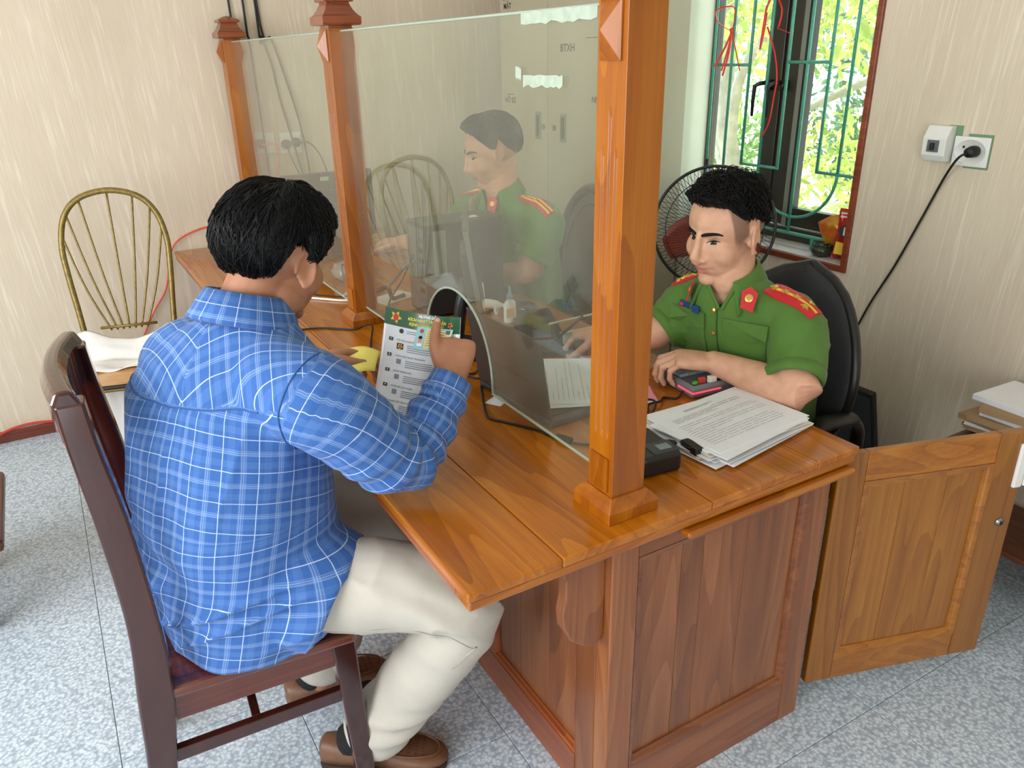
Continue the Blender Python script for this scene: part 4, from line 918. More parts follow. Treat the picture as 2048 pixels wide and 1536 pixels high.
def finish_body(mb, voxel, HM, mname, root, fade=None):
    me = remesh(mb, voxel, 7, .5); V = getv(me); N = getn(me)
    Hi = np.array(HM.inverted()); L = V @ Hi[:3, :3].T+Hi[:3, 3]
    near = np.linalg.norm(L-np.array((.04, 0, -.02)), axis=1) < .16
    d = np.zeros(len(V))
    for sy in (-1, 1):   # eye sockets, philtrum corners, temple hollows, ear bowls
        d -= .0050*np.exp(-(((L-np.array((.078, sy*.030, .016)))/np.array((.03, .015, .008)))**2).sum(1)); d += .0022*np.exp(-(((L-np.array((.078, sy*.031, .006)))/np.array((.03, .012, .007)))**2).sum(1))
        d -= .0030*np.exp(-(((L-np.array((.078, sy*.018, .016)))/np.array((.03, .008, .010)))**2).sum(1))
        d -= .0025*np.exp(-(((L-np.array((.068, sy*.046, -.048)))/np.array((.03, .012, .016)))**2).sum(1))
        d -= .0035*np.exp(-(((L-np.array((.001, sy*.086, -.006)))/np.array((.009, .010, .014)))**2).sum(1))
        d -= .0022*np.exp(-(((L-np.array((.082, sy*.027, -.060)))/np.array((.02, .007, .006)))**2).sum(1))
    d -= .0020*np.exp(-(((L-np.array((.088, 0, -.0605)))/np.array((.02, .022, .0022)))**2).sum(1))
    V += N*(d*near)[:, None]; setv(me, V)
    lip = np.exp(-np.abs((L[:, 1]/.0235))**4)*np.exp(-np.abs((L[:, 2]+.0605)/.0095)**4)*(L[:, 0] > .068)*.8
    a = me.attributes.new('lip', 'FLOAT', 'POINT'); a.data.foreach_set('value', lip.astype(np.float32))
    st = np.zeros(len(V))
    if fade is not None: st = fade(L)
    a = me.attributes.new('stubble', 'FLOAT', 'POINT'); a.data.foreach_set('value', st.astype(np.float32))
    bv = bvh_of(me); o = attach('body', me, SKIN[mname], root); return o, bv
def face_parts(HM, bv, root, iris_dir, lid=.62, brow=(1, 1), dark=None):
    dark = dark or M['hairblack']
    def onface(y, z, off):
        o = HM @ Vector((.25, y, z)); dr = (HM.to_3x3() @ Vector((-1, 0, 0))).normalized(); h = bv.ray_cast(o, dr)
        return (h[0]-dr*off) if h[0] else o
    for sy in (-1, 1):
        # eyebrow
        pts = [onface(sy*y, z, .0010) for y, z in ((.010, .0265), (.020, .0305), (.032, .0325), (.044, .0310), (.052, .0265))]
        MB().tube(spline(pts, 4), [.0020+.0028*math.sin(math.pi*min(1, .25+.75*k/16))*(1 if k < 12 else (17-k)/6) for k in range(17)], 6, flat=.9).build('eyebrow', dark, root, True)
        yc, zc, w_, = .0305, .0085, .0145; hu, hl = .0052*(1-lid)*1.5+.0012, .0030
        def fpatch(pts, off, name, m, par):
            P = [onface(sy*y, z, off) for y, z in pts]; c = onface(sy*sum(p[0] for p in pts)/len(pts), sum(p[1] for p in pts)/len(pts), off*1.3)
            return MB().add(P+[c], [(i, (i+1) % len(P), len(P)) for i in range(len(P))]).build(name, m, par, True)
        ts = np.linspace(-1, 1, 13)
        upc = [(yc+w_*t, zc+hu*(1-t*t)+.0012*t) for t in ts]; loc_ = [(yc+w_*t, zc-hl*(1-t*t)+.0012*t) for t in ts[::-1]]
        ey = fpatch(upc+loc_[1:-1], .0007, 'eye', M['eyewhite'], root)
        ci = max(-.6, min(.6, iris_dir[0]*sy*3)); iw = .0064
        fpatch([(yc+ci*w_*.5+iw*math.cos(a_), max(zc-hl*.95, min(zc+hu, zc-.0008+iw*math.sin(a_)))) for a_ in np.linspace(0, 2*math.pi, 15)[:-1]], .0012, 'iris', M['iris'], ey)
        lash = [onface(sy*y, z+.0003, .0011) for y, z in upc]
        MB().tube(lash, [.0007+.0011*math.sin(math.pi*k/12) for k in range(13)], 5).build('lash_line', dark, ey, True)
        crease = [onface(sy*(yc+w_*1.05*t), zc+hu+.0042*(1-t*t*.8)+.0012*t, .0001) for t in ts]
        MB().tube(crease, [.0003+.0005*math.sin(math.pi*k/12) for k in range(13)], 5).build('eyelid_crease', M['skinfold'], ey, True)
root_skin = {}
def hair_shell(HM, elmin, thick, nz_amp, root, m, seed=0, strands=0, slen=.3, crown=(-.02, 0), wide=1.0, drift=.25, swidth=.0011, lift=.004):
    c = Vector(CR[0]); r = Vector((CR[1][0]+.002, (CR[1][1]+.002)*wide, CR[1][2]+.002))
    def pt(az, t, extra=0.0):
        e0 = math.radians(elmin(az)); el = math.pi/2+(e0-math.pi/2)*t
        d = Vector((math.cos(el)*math.cos(az), math.cos(el)*math.sin(az), math.sin(el)))
        k = 1/math.sqrt((d.x/r.x)**2+(d.y/r.y)**2+(d.z/r.z)**2)
        th = thick(az, t)*(1 if t < .93 else max(0, (1-t)/.07))-.004*(t > .985)
        nn = nz_amp*(mnoise.noise((az*6 if abs(az) < 9 else 0, t*2.2, seed+.3))*.6+mnoise.noise((math.cos(az)*22, math.sin(az)*22, t*2+seed))*.7)*min(1, th/.008)
        return c+d*(k+th+nn+extra)
    b = MB(); na, nt = 140, 30; rings = [[pt(2*math.pi*j/na, max(.012, i/nt)) for j in range(na)] for i in range(nt+1)]
    b.loft(rings, cap=True); b.xf(HM); o = b.build('hair', m, root, True)
    if strands:
        rnd = random.Random(seed); sb = MB()
        for _ in range(strands):
            az = rnd.uniform(0, 2*math.pi); t0 = rnd.random()**.6*.85; L_ = slen*rnd.uniform(.6, 1.2); dr = rnd.gauss(0, drift); ex = rnd.random()**3*lift
            P = [pt(az+dr*f*f+.05*math.sin(f*5+az*9), min(1.06, t0+L_*f), -.002+ex*math.sin(math.pi*min(1, f*.8))+.0016) for f in (0, .25, .5, .75, 1.0)]
            sb.tube(P, [swidth*.7, swidth, swidth, swidth*.8, swidth*.2], 3, cap=False)
        sb.xf(HM); s_ = sb.build('hair_strands', m, root, True); s_['kind'] = 'stuff'
    return o
def hairmat(name, c):
    m, ns, ls, b = newmat(name); b.inputs['Base Color'].default_value = (*lin(c), 1); b.inputs['Roughness'].default_value = .45; b.inputs['Specular IOR Level'].default_value = .22
    tc = ns.new('ShaderNodeTexCoord'); nz = ns.new('ShaderNodeTexNoise'); nz.inputs['Scale'].default_value = 160; ls.new(tc.outputs['Object'], nz.inputs['Vector'])
    r = ramp(ns, [(.35, tuple(x*.5 for x in lin(c))), (.75, tuple(x*1.8 for x in lin(c)))]); ls.new(nz.outputs['Fac'], r.inputs['Fac']); ls.new(r.outputs['Color'], b.inputs['Base Color'])
    bp = ns.new('ShaderNodeBump'); bp.inputs['Strength'].default_value = .5; bp.inputs['Distance'].default_value = .002; ls.new(nz.outputs['Fac'], bp.inputs['Height']); ls.new(bp.outputs['Normal'], b.inputs['Normal']); return m
M['hairblack'] = hairmat('black_hair', (11, 11, 13)); M['hairdark'] = hairmat('dark_brown_black_hair', (17, 15, 16))
M['skinfold'] = mat('brown_skin_fold', (120, 78, 62), .6); M['eyewhite'] = mat('eye_white', (196, 184, 176), .3); M['iris'] = mat('dark_iris', (34, 22, 18), .15)
SKIN['tan'] = skinmat('tanned_skin', (172, 122, 94), (128, 78, 66)); SKIN['light'] = skinmat('warm_light_skin', (212, 164, 138), (176, 104, 98)); SKIN['mid'] = skinmat('warm_mid_skin', (196, 146, 120), (150, 92, 82))
M['uniform'] = mat('green_uniform_cloth', (76, 115, 40), .75, var=.06, scale=30, bump=.10, bscale=900, sheen=.1)
M['uniform2'] = mat('green_uniform_trousers', (62, 92, 38), .8, bump=.10, bscale=900)
M['badgered'] = mat('red_insignia', (200, 28, 44), .5); M['badgeyel'] = mat('yellow_stripe', (238, 200, 48), .5); M['badgeblue'] = mat('blue_name_tag', (28, 70, 120), .35)

def plaidmat():
    m, ns, ls, b = newmat('blue_plaid_cotton')
    at = nd(ns, 'ShaderNodeAttribute', attribute_name='plaid'); sep = ns.new('ShaderNodeSeparateXYZ'); ls.new(at.outputs['Vector'], sep.inputs[0])
    def mth(op, a, bv, c=None):
        n = nd(ns, 'ShaderNodeMath', operation=op)
        for i, x in enumerate((a, bv, c)):
            if x is None: continue
            if isinstance(x, (int, float)): n.inputs[i].default_value = x
            else: ls.new(x, n.inputs[i])
        return n.outputs[0]
    P = .058; total = None
    def lines(src):
        f = mth('FRACT', mth('DIVIDE', src, P), 0.0)
        out = mth('MULTIPLY', mth('COMPARE', f, .50, .012), .75)
        for c, w, a in ((.04, .009, .30), (.10, .009, .30), (.16, .006, .18)): out = mth('MAXIMUM', out, mth('MULTIPLY', mth('COMPARE', f, c, w), a))
        band = mth('MULTIPLY', mth('COMPARE', f, .09, .085), .16); band2 = mth('MULTIPLY', mth('COMPARE', f, .74, .10), .10)
        return out, mth('ADD', band, band2)
    lu, bu = lines(sep.outputs['X']); lv, bv = lines(sep.outputs['Y'])
    base = lin((56, 98, 164)); white = lin((206, 222, 240))
    mx = nd(ns, 'ShaderNodeMix', data_type='RGBA'); mx.inputs['A'].default_value = (*base, 1); mx.inputs['B'].default_value = (*lin((128, 164, 216)), 1); ls.new(mth('ADD', bu, bv), mx.inputs['Factor'])
    m2 = nd(ns, 'ShaderNodeMix', data_type='RGBA'); ls.new(mx.outputs['Result'], m2.inputs['A']); m2.inputs['B'].default_value = (*white, 1); ls.new(mth('MULTIPLY', mth('MAXIMUM', lu, lv), .9), m2.inputs['Factor'])
    ls.new(m2.outputs['Result'], b.inputs['Base Color']); b.inputs['Roughness'].default_value = .8; b.inputs['Specular IOR Level'].default_value = .2; b.inputs['Sheen Weight'].default_value = .1
    tc = ns.new('ShaderNodeTexCoord'); nz = ns.new('ShaderNodeTexNoise'); nz.inputs['Scale'].default_value = 28; nz.inputs['Detail'].default_value = 3; ls.new(tc.outputs['Object'], nz.inputs['Vector'])
    bp = ns.new('ShaderNodeBump'); bp.inputs['Strength'].default_value = .35; bp.inputs['Distance'].default_value = .006; ls.new(nz.outputs['Fac'], bp.inputs['Height']); ls.new(bp.outputs['Normal'], b.inputs['Normal'])
    return m
M['plaid'] = plaidmat()
def setplaid(me, uvw):
    a = me.attributes.new('plaid', 'FLOAT_VECTOR', 'POINT'); a.data.foreach_set('vector', np.asarray(uvw, np.float32).ravel())
def polydist(V, pts):
    """distance, arc length, closest point and smoothly interpolated tangent on a polyline"""
    P = np.array([tuple(p) for p in pts]); best = np.full(len(V), 9e9); arc = np.zeros(len(V)); s = 0
    T = np.gradient(P, axis=0); T /= np.linalg.norm(T, axis=1)[:, None]
    ctr = np.zeros_like(V); dirs = np.zeros_like(V)
    for i in range(len(P)-1):
        d = P[i+1]-P[i]; L_ = np.linalg.norm(d); t = np.clip(((V-P[i]) @ d)/L_**2, 0, 1); q = P[i]+t[:, None]*d; D = np.linalg.norm(V-q, axis=1)
        w = D < best; best[w] = D[w]; arc[w] = (s+t*L_)[w]; ctr[w] = q[w]; dirs[w] = (T[i]*(1-t)[:, None]+T[i+1]*t[:, None])[w]; s += L_
    return best, arc, ctr, dirs
def vnoise(V, sc, seed=0):
    sx, sy, sz = sc
    return np.array([mnoise.noise((x*sx+seed, y*sy+seed*1.7, z*sz-seed)) for x, y, z in V])

# ------------------------------------------------------------------ the visitor in the plaid shirt
vis = empty('person', (-.27, .55, 0), 'man in blue plaid shirt and cream trousers, back turned, holding a leaflet', 'person', 'people')
root_skin[vis.name] = SKIN['tan']
VR = [(.456, -.283, .560, .207, .168, 8), (.52, -.282, .557, .214, .180, 12), (.62, -.280, .548, .207, .178, 18), (.75, -.272, .540, .200, .172, 26), (.88, -.260, .528, .196, .155, 32), (.97, -.250, .518, .195, .128, 35), (1.035, -.226, .508, .172, .108, 35), (1.075, -.205, .503, .118, .085, 35), (1.105, -.188, .498, .072, .066, 35)]
VR = [(z, x+.034*min(1, .35+(1.1-z)*1.2), y-.019*min(1, .35+(1.1-z)*1.2), a, b, c) for z, x, y, a, b, c in VR]
SR = [(-.160, .385, 1.005), (-.112, .312, .985), (-.050, .296, .915), (.018, .303, .838), (.078, .338, .852), (.132, .364, .892), (.168, .382, .928)]; SRr = [.086, .084, .076, .066, .057, .050, .043]
SL = [(-.262, .595, 1.005), (-.280, .655, .965), (-.225, .745, .870), (-.125, .800, .805), (-.045, .815, .835), (.015, .820, .862)]; SLr = [.084, .082, .072, .064, .052, .043]
HV = head_matrix((-.104, .520, 1.196), 27, 20, 6)
bd = MB(); head(bd, HV, (-.192, .500, 1.09), 1.02, 1.04)
torso(bd, [(z, x, y, hw-.022, hd-.022, a) for z, x, y, hw, hd, a in VR[:-1]]+[(1.11, -.186, .498, .055, .052, 35)])
limb(bd, SR, [r-.02 for r in SRr]); limb(bd, SL, [r-.02 for r in SLr])
limb(bd, [SR[-2], SR[-1], (.178, .388, .940)], [.028, .027, .026]); limb(bd, [SL[-2], SL[-1], (.03, .822, .868)], [.028, .027, .026])
tipsR = hand(bd, (.178, .388, .938), (.47, .66, .58), (.20, .50, -.84), 'R', [(46, 66, 40), (50, 68, 40), (54, 70, 40), (58, 70, 40)], ((.82, .38, -.24), (.90, .06, -.32), (.94, -.06, -.18)), .1, .98)
hand(bd, (.030, .822, .868), (.94, -.28, .02), (.05, -.62, -.72), 'L', [(22, 30, 20), (26, 32, 20), (32, 36, 22), (38, 40, 24)], ((.75, .55, .35), (.92, .15, .38), (.98, -.05, .2)), .1, .96)
RL = [(-.205, .470, .545), (-.10, .375, .560), (.035, .285, .552), (.108, .242, .500), (.075, .292, .385), (.015, .360, .240), (-.040, .422, .115)]; RLr = [.084, .095, .090, .078, .073, .074, .078]
LL = [(-.215, .645, .545), (-.08, .665, .560), (.045, .668, .548), (.098, .672, .49), (.06, .685, .36), (-.02, .695, .22), (-.085, .700, .115)]; LLr = [.105, .096, .084, .074, .068, .068, .07]
limb(bd, RL, [r-.03 for r in RLr]); limb(bd, LL, [r-.03 for r in LLr])
limb(bd, [RL[-1], (-.058, .438, .06)], [.045, .038]); limb(bd, [LL[-1], (-.10, .70, .06)], [.042, .038])
body, bvV = finish_body(bd, .0038, HV, 'tan', vis)
face_parts(HV, bvV, vis, (0, -.5), .5)
M['nail'] = mat('finger_nail', (206, 160, 138), .3)
def nail(tip, parent, view):
    p, dv, _ = tip; dv = Vector(dv).normalized(); nrm = Vector(view); nrm = (nrm-dv*nrm.dot(dv)).normalized(); h = bvV.ray_cast(p-dv*.002+nrm*.03, -nrm)
    c = h[0] if h[0] else p+nrm*.008
    MB().ell(c-nrm*.0006, (.0062, .0050, .0016), Matrix((dv, dv.cross(nrm), nrm)).transposed(), 14, 8).build('thumb_nail', M['nail'], parent, True)
nail(tipsR[4], vis, (-.41, -.85, .33))
def el_v(az):
    a = abs((az+math.pi) % (2*math.pi)-math.pi); return float(np.interp(math.degrees(a), [0, 30, 50, 62, 74, 84, 95, 108, 122, 150, 180], [30, 26, 14, -8, -20, -18, 8, 0, -42, -56, -58]))
def th_v(az, t):
    a = abs((az+math.pi) % (2*math.pi)-math.pi)
    return .015+.014*max(0, math.cos(a))*min(1, t*1.4)+.004*math.sin(az*3+1)-.008*max(0, (t-.75)/.25)*(1 if a > .8 else .1)
hair_shell(HV, el_v, th_v, .0042, vis, M['hairblack'], 3, 2600, .34, wide=1.02, drift=.22, lift=.007)
# shirt
sh = MB(); torso(sh, VR, 48); limb(sh, SR, SRr, 24, 4, False); limb(sh, SL, SLr, 24, 4, False)
limb(sh, [(-.255, .470, .555), (-.185, .425, .580), (-.112, .378, .540)], [.122, .132, .128], 26, 4, False); limb(sh, [(-.24, .64, .55), (-.14, .655, .57)], [.11, .108], 26, 4, False)
me = remesh(sh, .0062, 8, .5); V = getv(me); N = getn(me)
dR, aR, cR, tR = polydist(V, spline(SR, 10)); dL, aL, cL, tL = polydist(V, spline(SL, 10))
zc = np.array([r[0] for r in VR]); ax_ = np.interp(V[:, 2], zc, [r[1] for r in VR]); ay_ = np.interp(V[:, 2], zc, [r[2] for r in VR]); aa = np.radians(np.interp(V[:, 2], zc, [r[5] for r in VR]))
fx, fy = np.cos(aa), np.sin(aa); rx, ry = fy, -fx
pu = (V[:, 0]-ax_)*rx+(V[:, 1]-ay_)*ry; pf = (V[:, 0]-ax_)*fx+(V[:, 1]-ay_)*fy
ang = np.arctan2(pu, -pf)
hwv = np.interp(V[:, 2], zc, [r[3] for r in VR])
tor = np.sqrt((pu/hwv)**2+(pf/np.interp(V[:, 2], zc, [r[4] for r in VR]))**2)
radR = np.interp(aR, np.cumsum([0]+[(Vector(SR[i+1])-Vector(SR[i])).length for i in range(len(SR)-1)]), SRr)
radL = np.interp(aL, np.cumsum([0]+[(Vector(SL[i+1])-Vector(SL[i])).length for i in range(len(SL)-1)]), SLr)
onR = (dR < radR*1.10) & (aR > .075) & (tor > 1.0); onL = (dL < radL*1.10) & (aL > .07) & (tor > 1.0) & ~onR
# folds
low = np.exp(-((V[:, 2]-.60)/.11)**2)
fold = .010*vnoise(V, (5, 5, 16), 2.2)*(.35+low)+.010*vnoise(np.c_[pu, pf*.5, V[:, 2]*.55+pu*.45], (9, 4, 26), 5.1)*low
fold += .0045*vnoise(V, (11, 11, 6), 7.7)
rid = 1-np.abs(vnoise(np.c_[pu*.8, pf*.3, V[:, 2]-.55*pu], (3.0, 2, 15), 9.3)); fold += .018*(rid**7-.25)*low
rid = 1-np.abs(vnoise(np.c_[pu, pf*.3, V[:, 2]*.35], (14, 2, 6), 12.3)); fold += .007*(rid**6-.25)*np.exp(-((V[:, 2]-.86)/.13)**2)
el = np.array(SR[3]); eb = np.exp(-((np.linalg.norm(V-el, axis=1))/.10)**2)
fold = np.where(onR, .004*vnoise(V, (14, 14, 14), 3.3)+(.008*eb+.004*np.exp(-((aR-.46)/.08)**2))*np.sin(aR*135+2.5*vnoise(V, (9, 9, 9), 1.0)+3*np.sin(ang)), fold)
fold = np.where(onL, .005*vnoise(V, (14, 14, 14), 4.3), fold)
hemk = (V[:, 0] > -.235) & (V[:, 2] < .70) & ~onR & ~onL; fold = fold*np.where(hemk, np.clip((-.16-V[:, 0])/.075, .18, 1), 1)
V2 = V+N*fold[:, None]
# yoke ledge and pleat on the back
yl = 1.005-.09*(np.abs(ang)/1.3)**2*0-.02*np.cos(ang); back = np.exp(-(ang/1.25)**4)
V2 += N*(.0018*back*(V[:, 2] > yl)*(~onR)*(~onL))[:, None]
V2[:, 2] = np.maximum(V2[:, 2], .4545*(V2[:, 0] < 0.0)+.744*(V2[:, 0] >= 0.0)*1.0*(V2[:, 2] > .6)); setv(me, V2)
uv = np.zeros((len(V), 3)); uv[:, 0] = ang*.178+.012; uv[:, 1] = V[:, 2]+.05*np.abs(ang)**2*(V[:, 2] > .75)*.4
yk = (V[:, 2] > yl)
ca, sa = math.cos(.55), math.sin(.55); c35, s35 = math.cos(math.radians(35)), math.sin(math.radians(35)); pf0 = (V[:, 0]+.205)*c35+(V[:, 1]-.503)*s35; pu0 = (V[:, 0]+.205)*s35-(V[:, 1]-.503)*c35; U = pu0*1.05; Wv = -pf0*1.25; sgn = np.sign(pu0)
uv[yk, 0] = (U*ca-sgn*Wv*sa)[yk]; uv[yk, 1] = (sgn*U*sa+Wv*ca)[yk]
for on, arc_, c_, t_, sd in ((onR, aR, cR, tR, 0), (onL, aL, cL, tL, .02)):
    rel = V-c_; up = np.array((0, 0, 1.0)); e1 = np.cross(t_, up); e1 /= np.linalg.norm(e1, axis=1)[:, None]+1e-9; e2 = np.cross(e1, t_)
    an = np.arctan2((rel*e1).sum(1), (rel*e2).sum(1)); uv[on, 0] = (an*.066+sd)[on]; uv[on, 1] = arc_[on]
setplaid(me, uv); bvS = bvh_of(me); shirt = attach('shirt', me, M['plaid'], vis)
# seams: shoulder seam and yoke seam as thin dark welts
def welt(pts, name, m, parent, bv, off=.0008, r=.0014, toward=None):
    out = []
    for q in pts:
        h = bv.find_nearest(Vector(q)); out.append(h[0]+h[1]*off)
    return MB().tube(spline(out, 3), r, 5).build(name, m, parent, True)
M['bluedark'] = mat('blue_seam', (48, 88, 150), .8)
ysm = []
for a in np.linspace(-1.25, 1.15, 22):
    z = 1.005-.02*math.cos(a); k = math.radians(35); f = Vector((math.cos(k), math.sin(k), 0)); r = Vector((f.y, -f.x, 0)); c = Vector((-.237, .511, z))
    ysm.append(c-f*math.cos(a)*.125+r*math.sin(a)*.19)
welt(ysm, 'yoke_seam', M['bluedark'], shirt, bvS)
arm = []
c0 = Vector(SR[0]).lerp(Vector(SR[1]), .82); tdir = (Vector(SR[1])-Vector(SR[0])).normalized(); e1 = tdir.cross(Vector((0, 0, 1))).normalized(); e2 = e1.cross(tdir)
for a in np.linspace(-2.6, 1.7, 20): arm.append(c0+(e1*math.cos(a)+e2*math.sin(a))*.095)
welt(arm, 'armhole_seam', M['bluedark'], shirt, bvS)
# collar (stand + fold) and cuff
def collar(axis_c, axis_d, front, r0, hgt, m, parent, plaid=False, gap=.35, flare=.024, name='collar', point=0.0, drop=0.0):
    az = Vector(axis_d).normalized(); fx_ = Vector(front); fx_ = (fx_-az*fx_.dot(az)).normalized(); ly = az.cross(fx_); c = Vector(axis_c); rings = []; n = 60; uvs = []
    for k in range(n+1):
        a = gap+(2*math.pi-2*gap)*k/n; d = fx_*math.cos(a)*1.08+ly*math.sin(a); e = abs(a-math.pi)/math.pi
        w = point*max(0, (e-.55)/.45); dp = drop*e**2
        prof = [(r0+.002, -.006-dp), (r0-.003, hgt*.95-dp), (r0-.001, hgt-dp), (r0+.004, hgt*.97-dp), (r0+flare*.55+w*.5, hgt*.45-dp-w*.4), (r0+flare+w, -.008-dp-w), (r0+flare-.004+w, -.012-dp-w), (r0+flare*.45+w*.3, hgt*.25-dp-w*.3)]
        rings.append([c+d*rr+az*hh for rr, hh in prof]); uvs += [(a*.085, hh*1.2+i*.001, 0) for i, (rr, hh) in enumerate(prof)]
    b = MB().loft(rings); o0 = org(parent); mm = bpy.data.meshes.new(name); mm.from_pydata([tuple(Vector(q)-o0) for q in b.v], [], b.f)
    if plaid: setplaid(mm, uvs)
    return link(name, mm, m, parent, True)
collar((-.178, .500, 1.100), (.30, .16, .94), (.82, .57, 0), .068, .046, M['plaid'], shirt, True, .35, .028)
cf = spline(SR, 6); c1, c2 = Vector(SR[-1]), Vector((.2035, .4385, .921)); cd = (c2-Vector(SR[-2])).normalized(); e1 = cd.orthogonal().normalized(); e2 = cd.cross(e1)
def cuff(c, cd, r, L_, parent, m, plaid):
    cd = cd.normalized(); e1 = cd.orthogonal().normalized(); e2 = cd.cross(e1); rings = []; uvs = []
    for s_, rr in ((-L_, r*1.04), (-L_*.97, r*1.10), (-L_*.4, r*1.07), (0, r*1.03), (.001, r*.98), (0, r*.9), (-L_*.5, r*.88)):
        rings.append([c+cd*s_+(e1*math.cos(a)+e2*math.sin(a))*rr for a in np.linspace(0, 2*math.pi, 29)[:-1]]); uvs += [(a*.05, s_, 0) for a in np.linspace(0, 2*math.pi, 29)[:-1]]
    b = MB().loft(rings, cap=False); o0 = org(parent); mm = bpy.data.meshes.new('cuff'); mm.from_pydata([tuple(Vector(q)-o0) for q in b.v], [], b.f)
    if plaid: setplaid(mm, uvs)
    return link('cuff', mm, m, parent, True)
cuff(Vector((.1765, .3872, .938)), Vector(SR[-1])-Vector(SR[-2]), .042, .060, shirt, M['plaid'], True)
cuff(Vector((.022, .8205, .865)), Vector(SL[-1])-Vector(SL[-2]), .041, .05, shirt, M['plaid'], True)
# trousers
M['cream'] = mat('cream_trouser_cotton', (188, 182, 170), .85, var=.05, scale=12, bump=.12, bscale=700)
tr = MB(); torso(tr, [(.457, -.245, .555, .165, .115, 5), (.50, -.245, .555, .17, .12, 5), (.60, -.245, .55, .17, .115, 10), (.68, -.25, .545, .16, .11, 15)], 40)
limb(tr, RL, RLr, 26, 5); limb(tr, LL, LLr, 26, 5)
me = remesh(tr, .006, 5, .5); V = getv(me); N = getn(me)
dK, aK, cK, tK = polydist(V, spline(RL, 6)); kn = np.array(RL[3])
kf = np.exp(-((np.linalg.norm(V-kn, axis=1))/.16)**2); hf = np.exp(-((V[:, 2]-.17)/.07)**2)
fd = .006*vnoise(V, (8, 8, 8), 1.1)+.008*vnoise(np.c_[V[:, 0]*.7, V[:, 1], V[:, 2]+V[:, 0]*.6], (6, 6, 20), 2.0)*(.4+kf)+.005*np.sin(V[:, 2]*95+3*vnoise(V, (9, 9, 4), 3.0))*hf
rid = 1-np.abs(vnoise(np.c_[V[:, 0]+.6*V[:, 2], V[:, 1], V[:, 2]], (12, 3, 5), 4.4)); fd += .009*(rid**7-.2)*np.exp(-((V[:, 2]-.57)/.09)**2)
fd *= np.clip((V[:, 0]+.15)/.09, .1, 1)
V += N*fd[:, None]; V[:, 2] = np.maximum(V[:, 2], np.where(V[:, 0] < -.08, .4545, 0)*(V[:, 2] > .40)); setv(me, V); bvT = bvh_of(me); trousers = attach('trousers', me, M['cream'], vis)
M['creamseam'] = mat('cream_seam', (178, 170, 156), .9)
welt([Vector(q)+Vector((-.02, -.085, -.052)) for q in spline(RL[:4], 4)]+[Vector((.10, .20, .46)), Vector((.06, .215, .40))], 'side_seam', M['creamseam'], trousers, bvT, .0006, .0013)
# socks and shoes
M['sock'] = mat('black_sock', (18, 18, 20), .9); M['leather'] = mat('brown_leather_shoe', (112, 76, 54), .45, var=.12, scale=40, bump=.25, bscale=300); M['sole'] = mat('dark_brown_sole', (46, 32, 26), .7)
def shoe(heel, toe, ankle, parent, m, sock, L_=None):
    h = Vector((heel[0], heel[1], 0)); t = Vector((toe[0], toe[1], 0)); d = (t-h); ln = d.length; d.normalize(); s_ = Vector((-d.y, d.x, 0))
    def ring(f, wd, top, bot):
        return [h+d*ln*f+s_*wd*math.cos(a)*abs(math.cos(a))**-.25*1.0+Vector((0, 0, bot+(top-bot)*(.5+.5*math.sin(a)) if math.sin(a) > -.3 else bot)) for a in np.linspace(0, 2*math.pi, 25)[:-1]+.001]
    prof = ((.0, .022, .062, .014), (.03, .031, .068, .012), (.15, .036, .070, .012), (.30, .038, .068, .012), (.42, .041, .072, .012), (.55, .046, .066, .012), (.70, .049, .054, .012), (.85, .045, .044, .012), (.95, .032, .036, .013), (1.0, .014, .026, .015))
    u = MB().loft([ring(*q) for q in prof]).build('shoe', m, parent, True)
    sl = MB(); pts = []
    for f, wd, _, _ in prof: pts.append((f, wd+.003))
    poly = [(ln*f, w) for f, w in pts]+[(ln*f, -w) for f, w in pts[::-1]]
    sl.prism(poly, h+Vector((0, 0, .001)), d, s_, .015); sl.build('sole', M['sole'], u, False, .003)
    tg = MB().tube(spline([h+d*ln*.50+s_*.034+Vector((0, 0, .060)), h+d*ln*.72+s_*.038+Vector((0, 0, .052)), h+d*ln*.90+s_*.022+Vector((0, 0, .044)), h+d*ln*.94+Vector((0, 0, .042)), h+d*ln*.90-s_*.022+Vector((0, 0, .044)), h+d*ln*.72-s_*.038+Vector((0, 0, .052)), h+d*ln*.50-s_*.034+Vector((0, 0, .060))], 5), .0022, 6).build('toe_seam', m, u, True)
    pf = MB()
    for i in range(5):
        for j in range(-3, 4):
            f = .60+.055*i; y = j*.0085; zz = .0685-.055*(f-.55)-1.15*y*y*8
            pf.lathe([(.0016, 0), (.0016, .0012), (.0001, .0012)], h+d*ln*f+s_*y+Vector((0, 0, zz-.0052+.004)), 6)
    o = pf.build('perforations', M['sole'], u); o['kind'] = 'stuff'
    a = Vector(ankle); b = h+d*ln*.24
    MB().tube([a+Vector((0, 0, .10)), a, Vector((b.x, b.y, .062)), Vector((b.x, b.y, .05))], [.044, .044, .041, .036], 16).build('sock', sock, parent, True)
shoe((-.158, .500), (.090, .338), (-.055, .435, .10), vis, M['leather'], M['sock']); shoe((-.185, .712), (.085, .690), (-.098, .703, .10), vis, M['leather'], M['sock'])
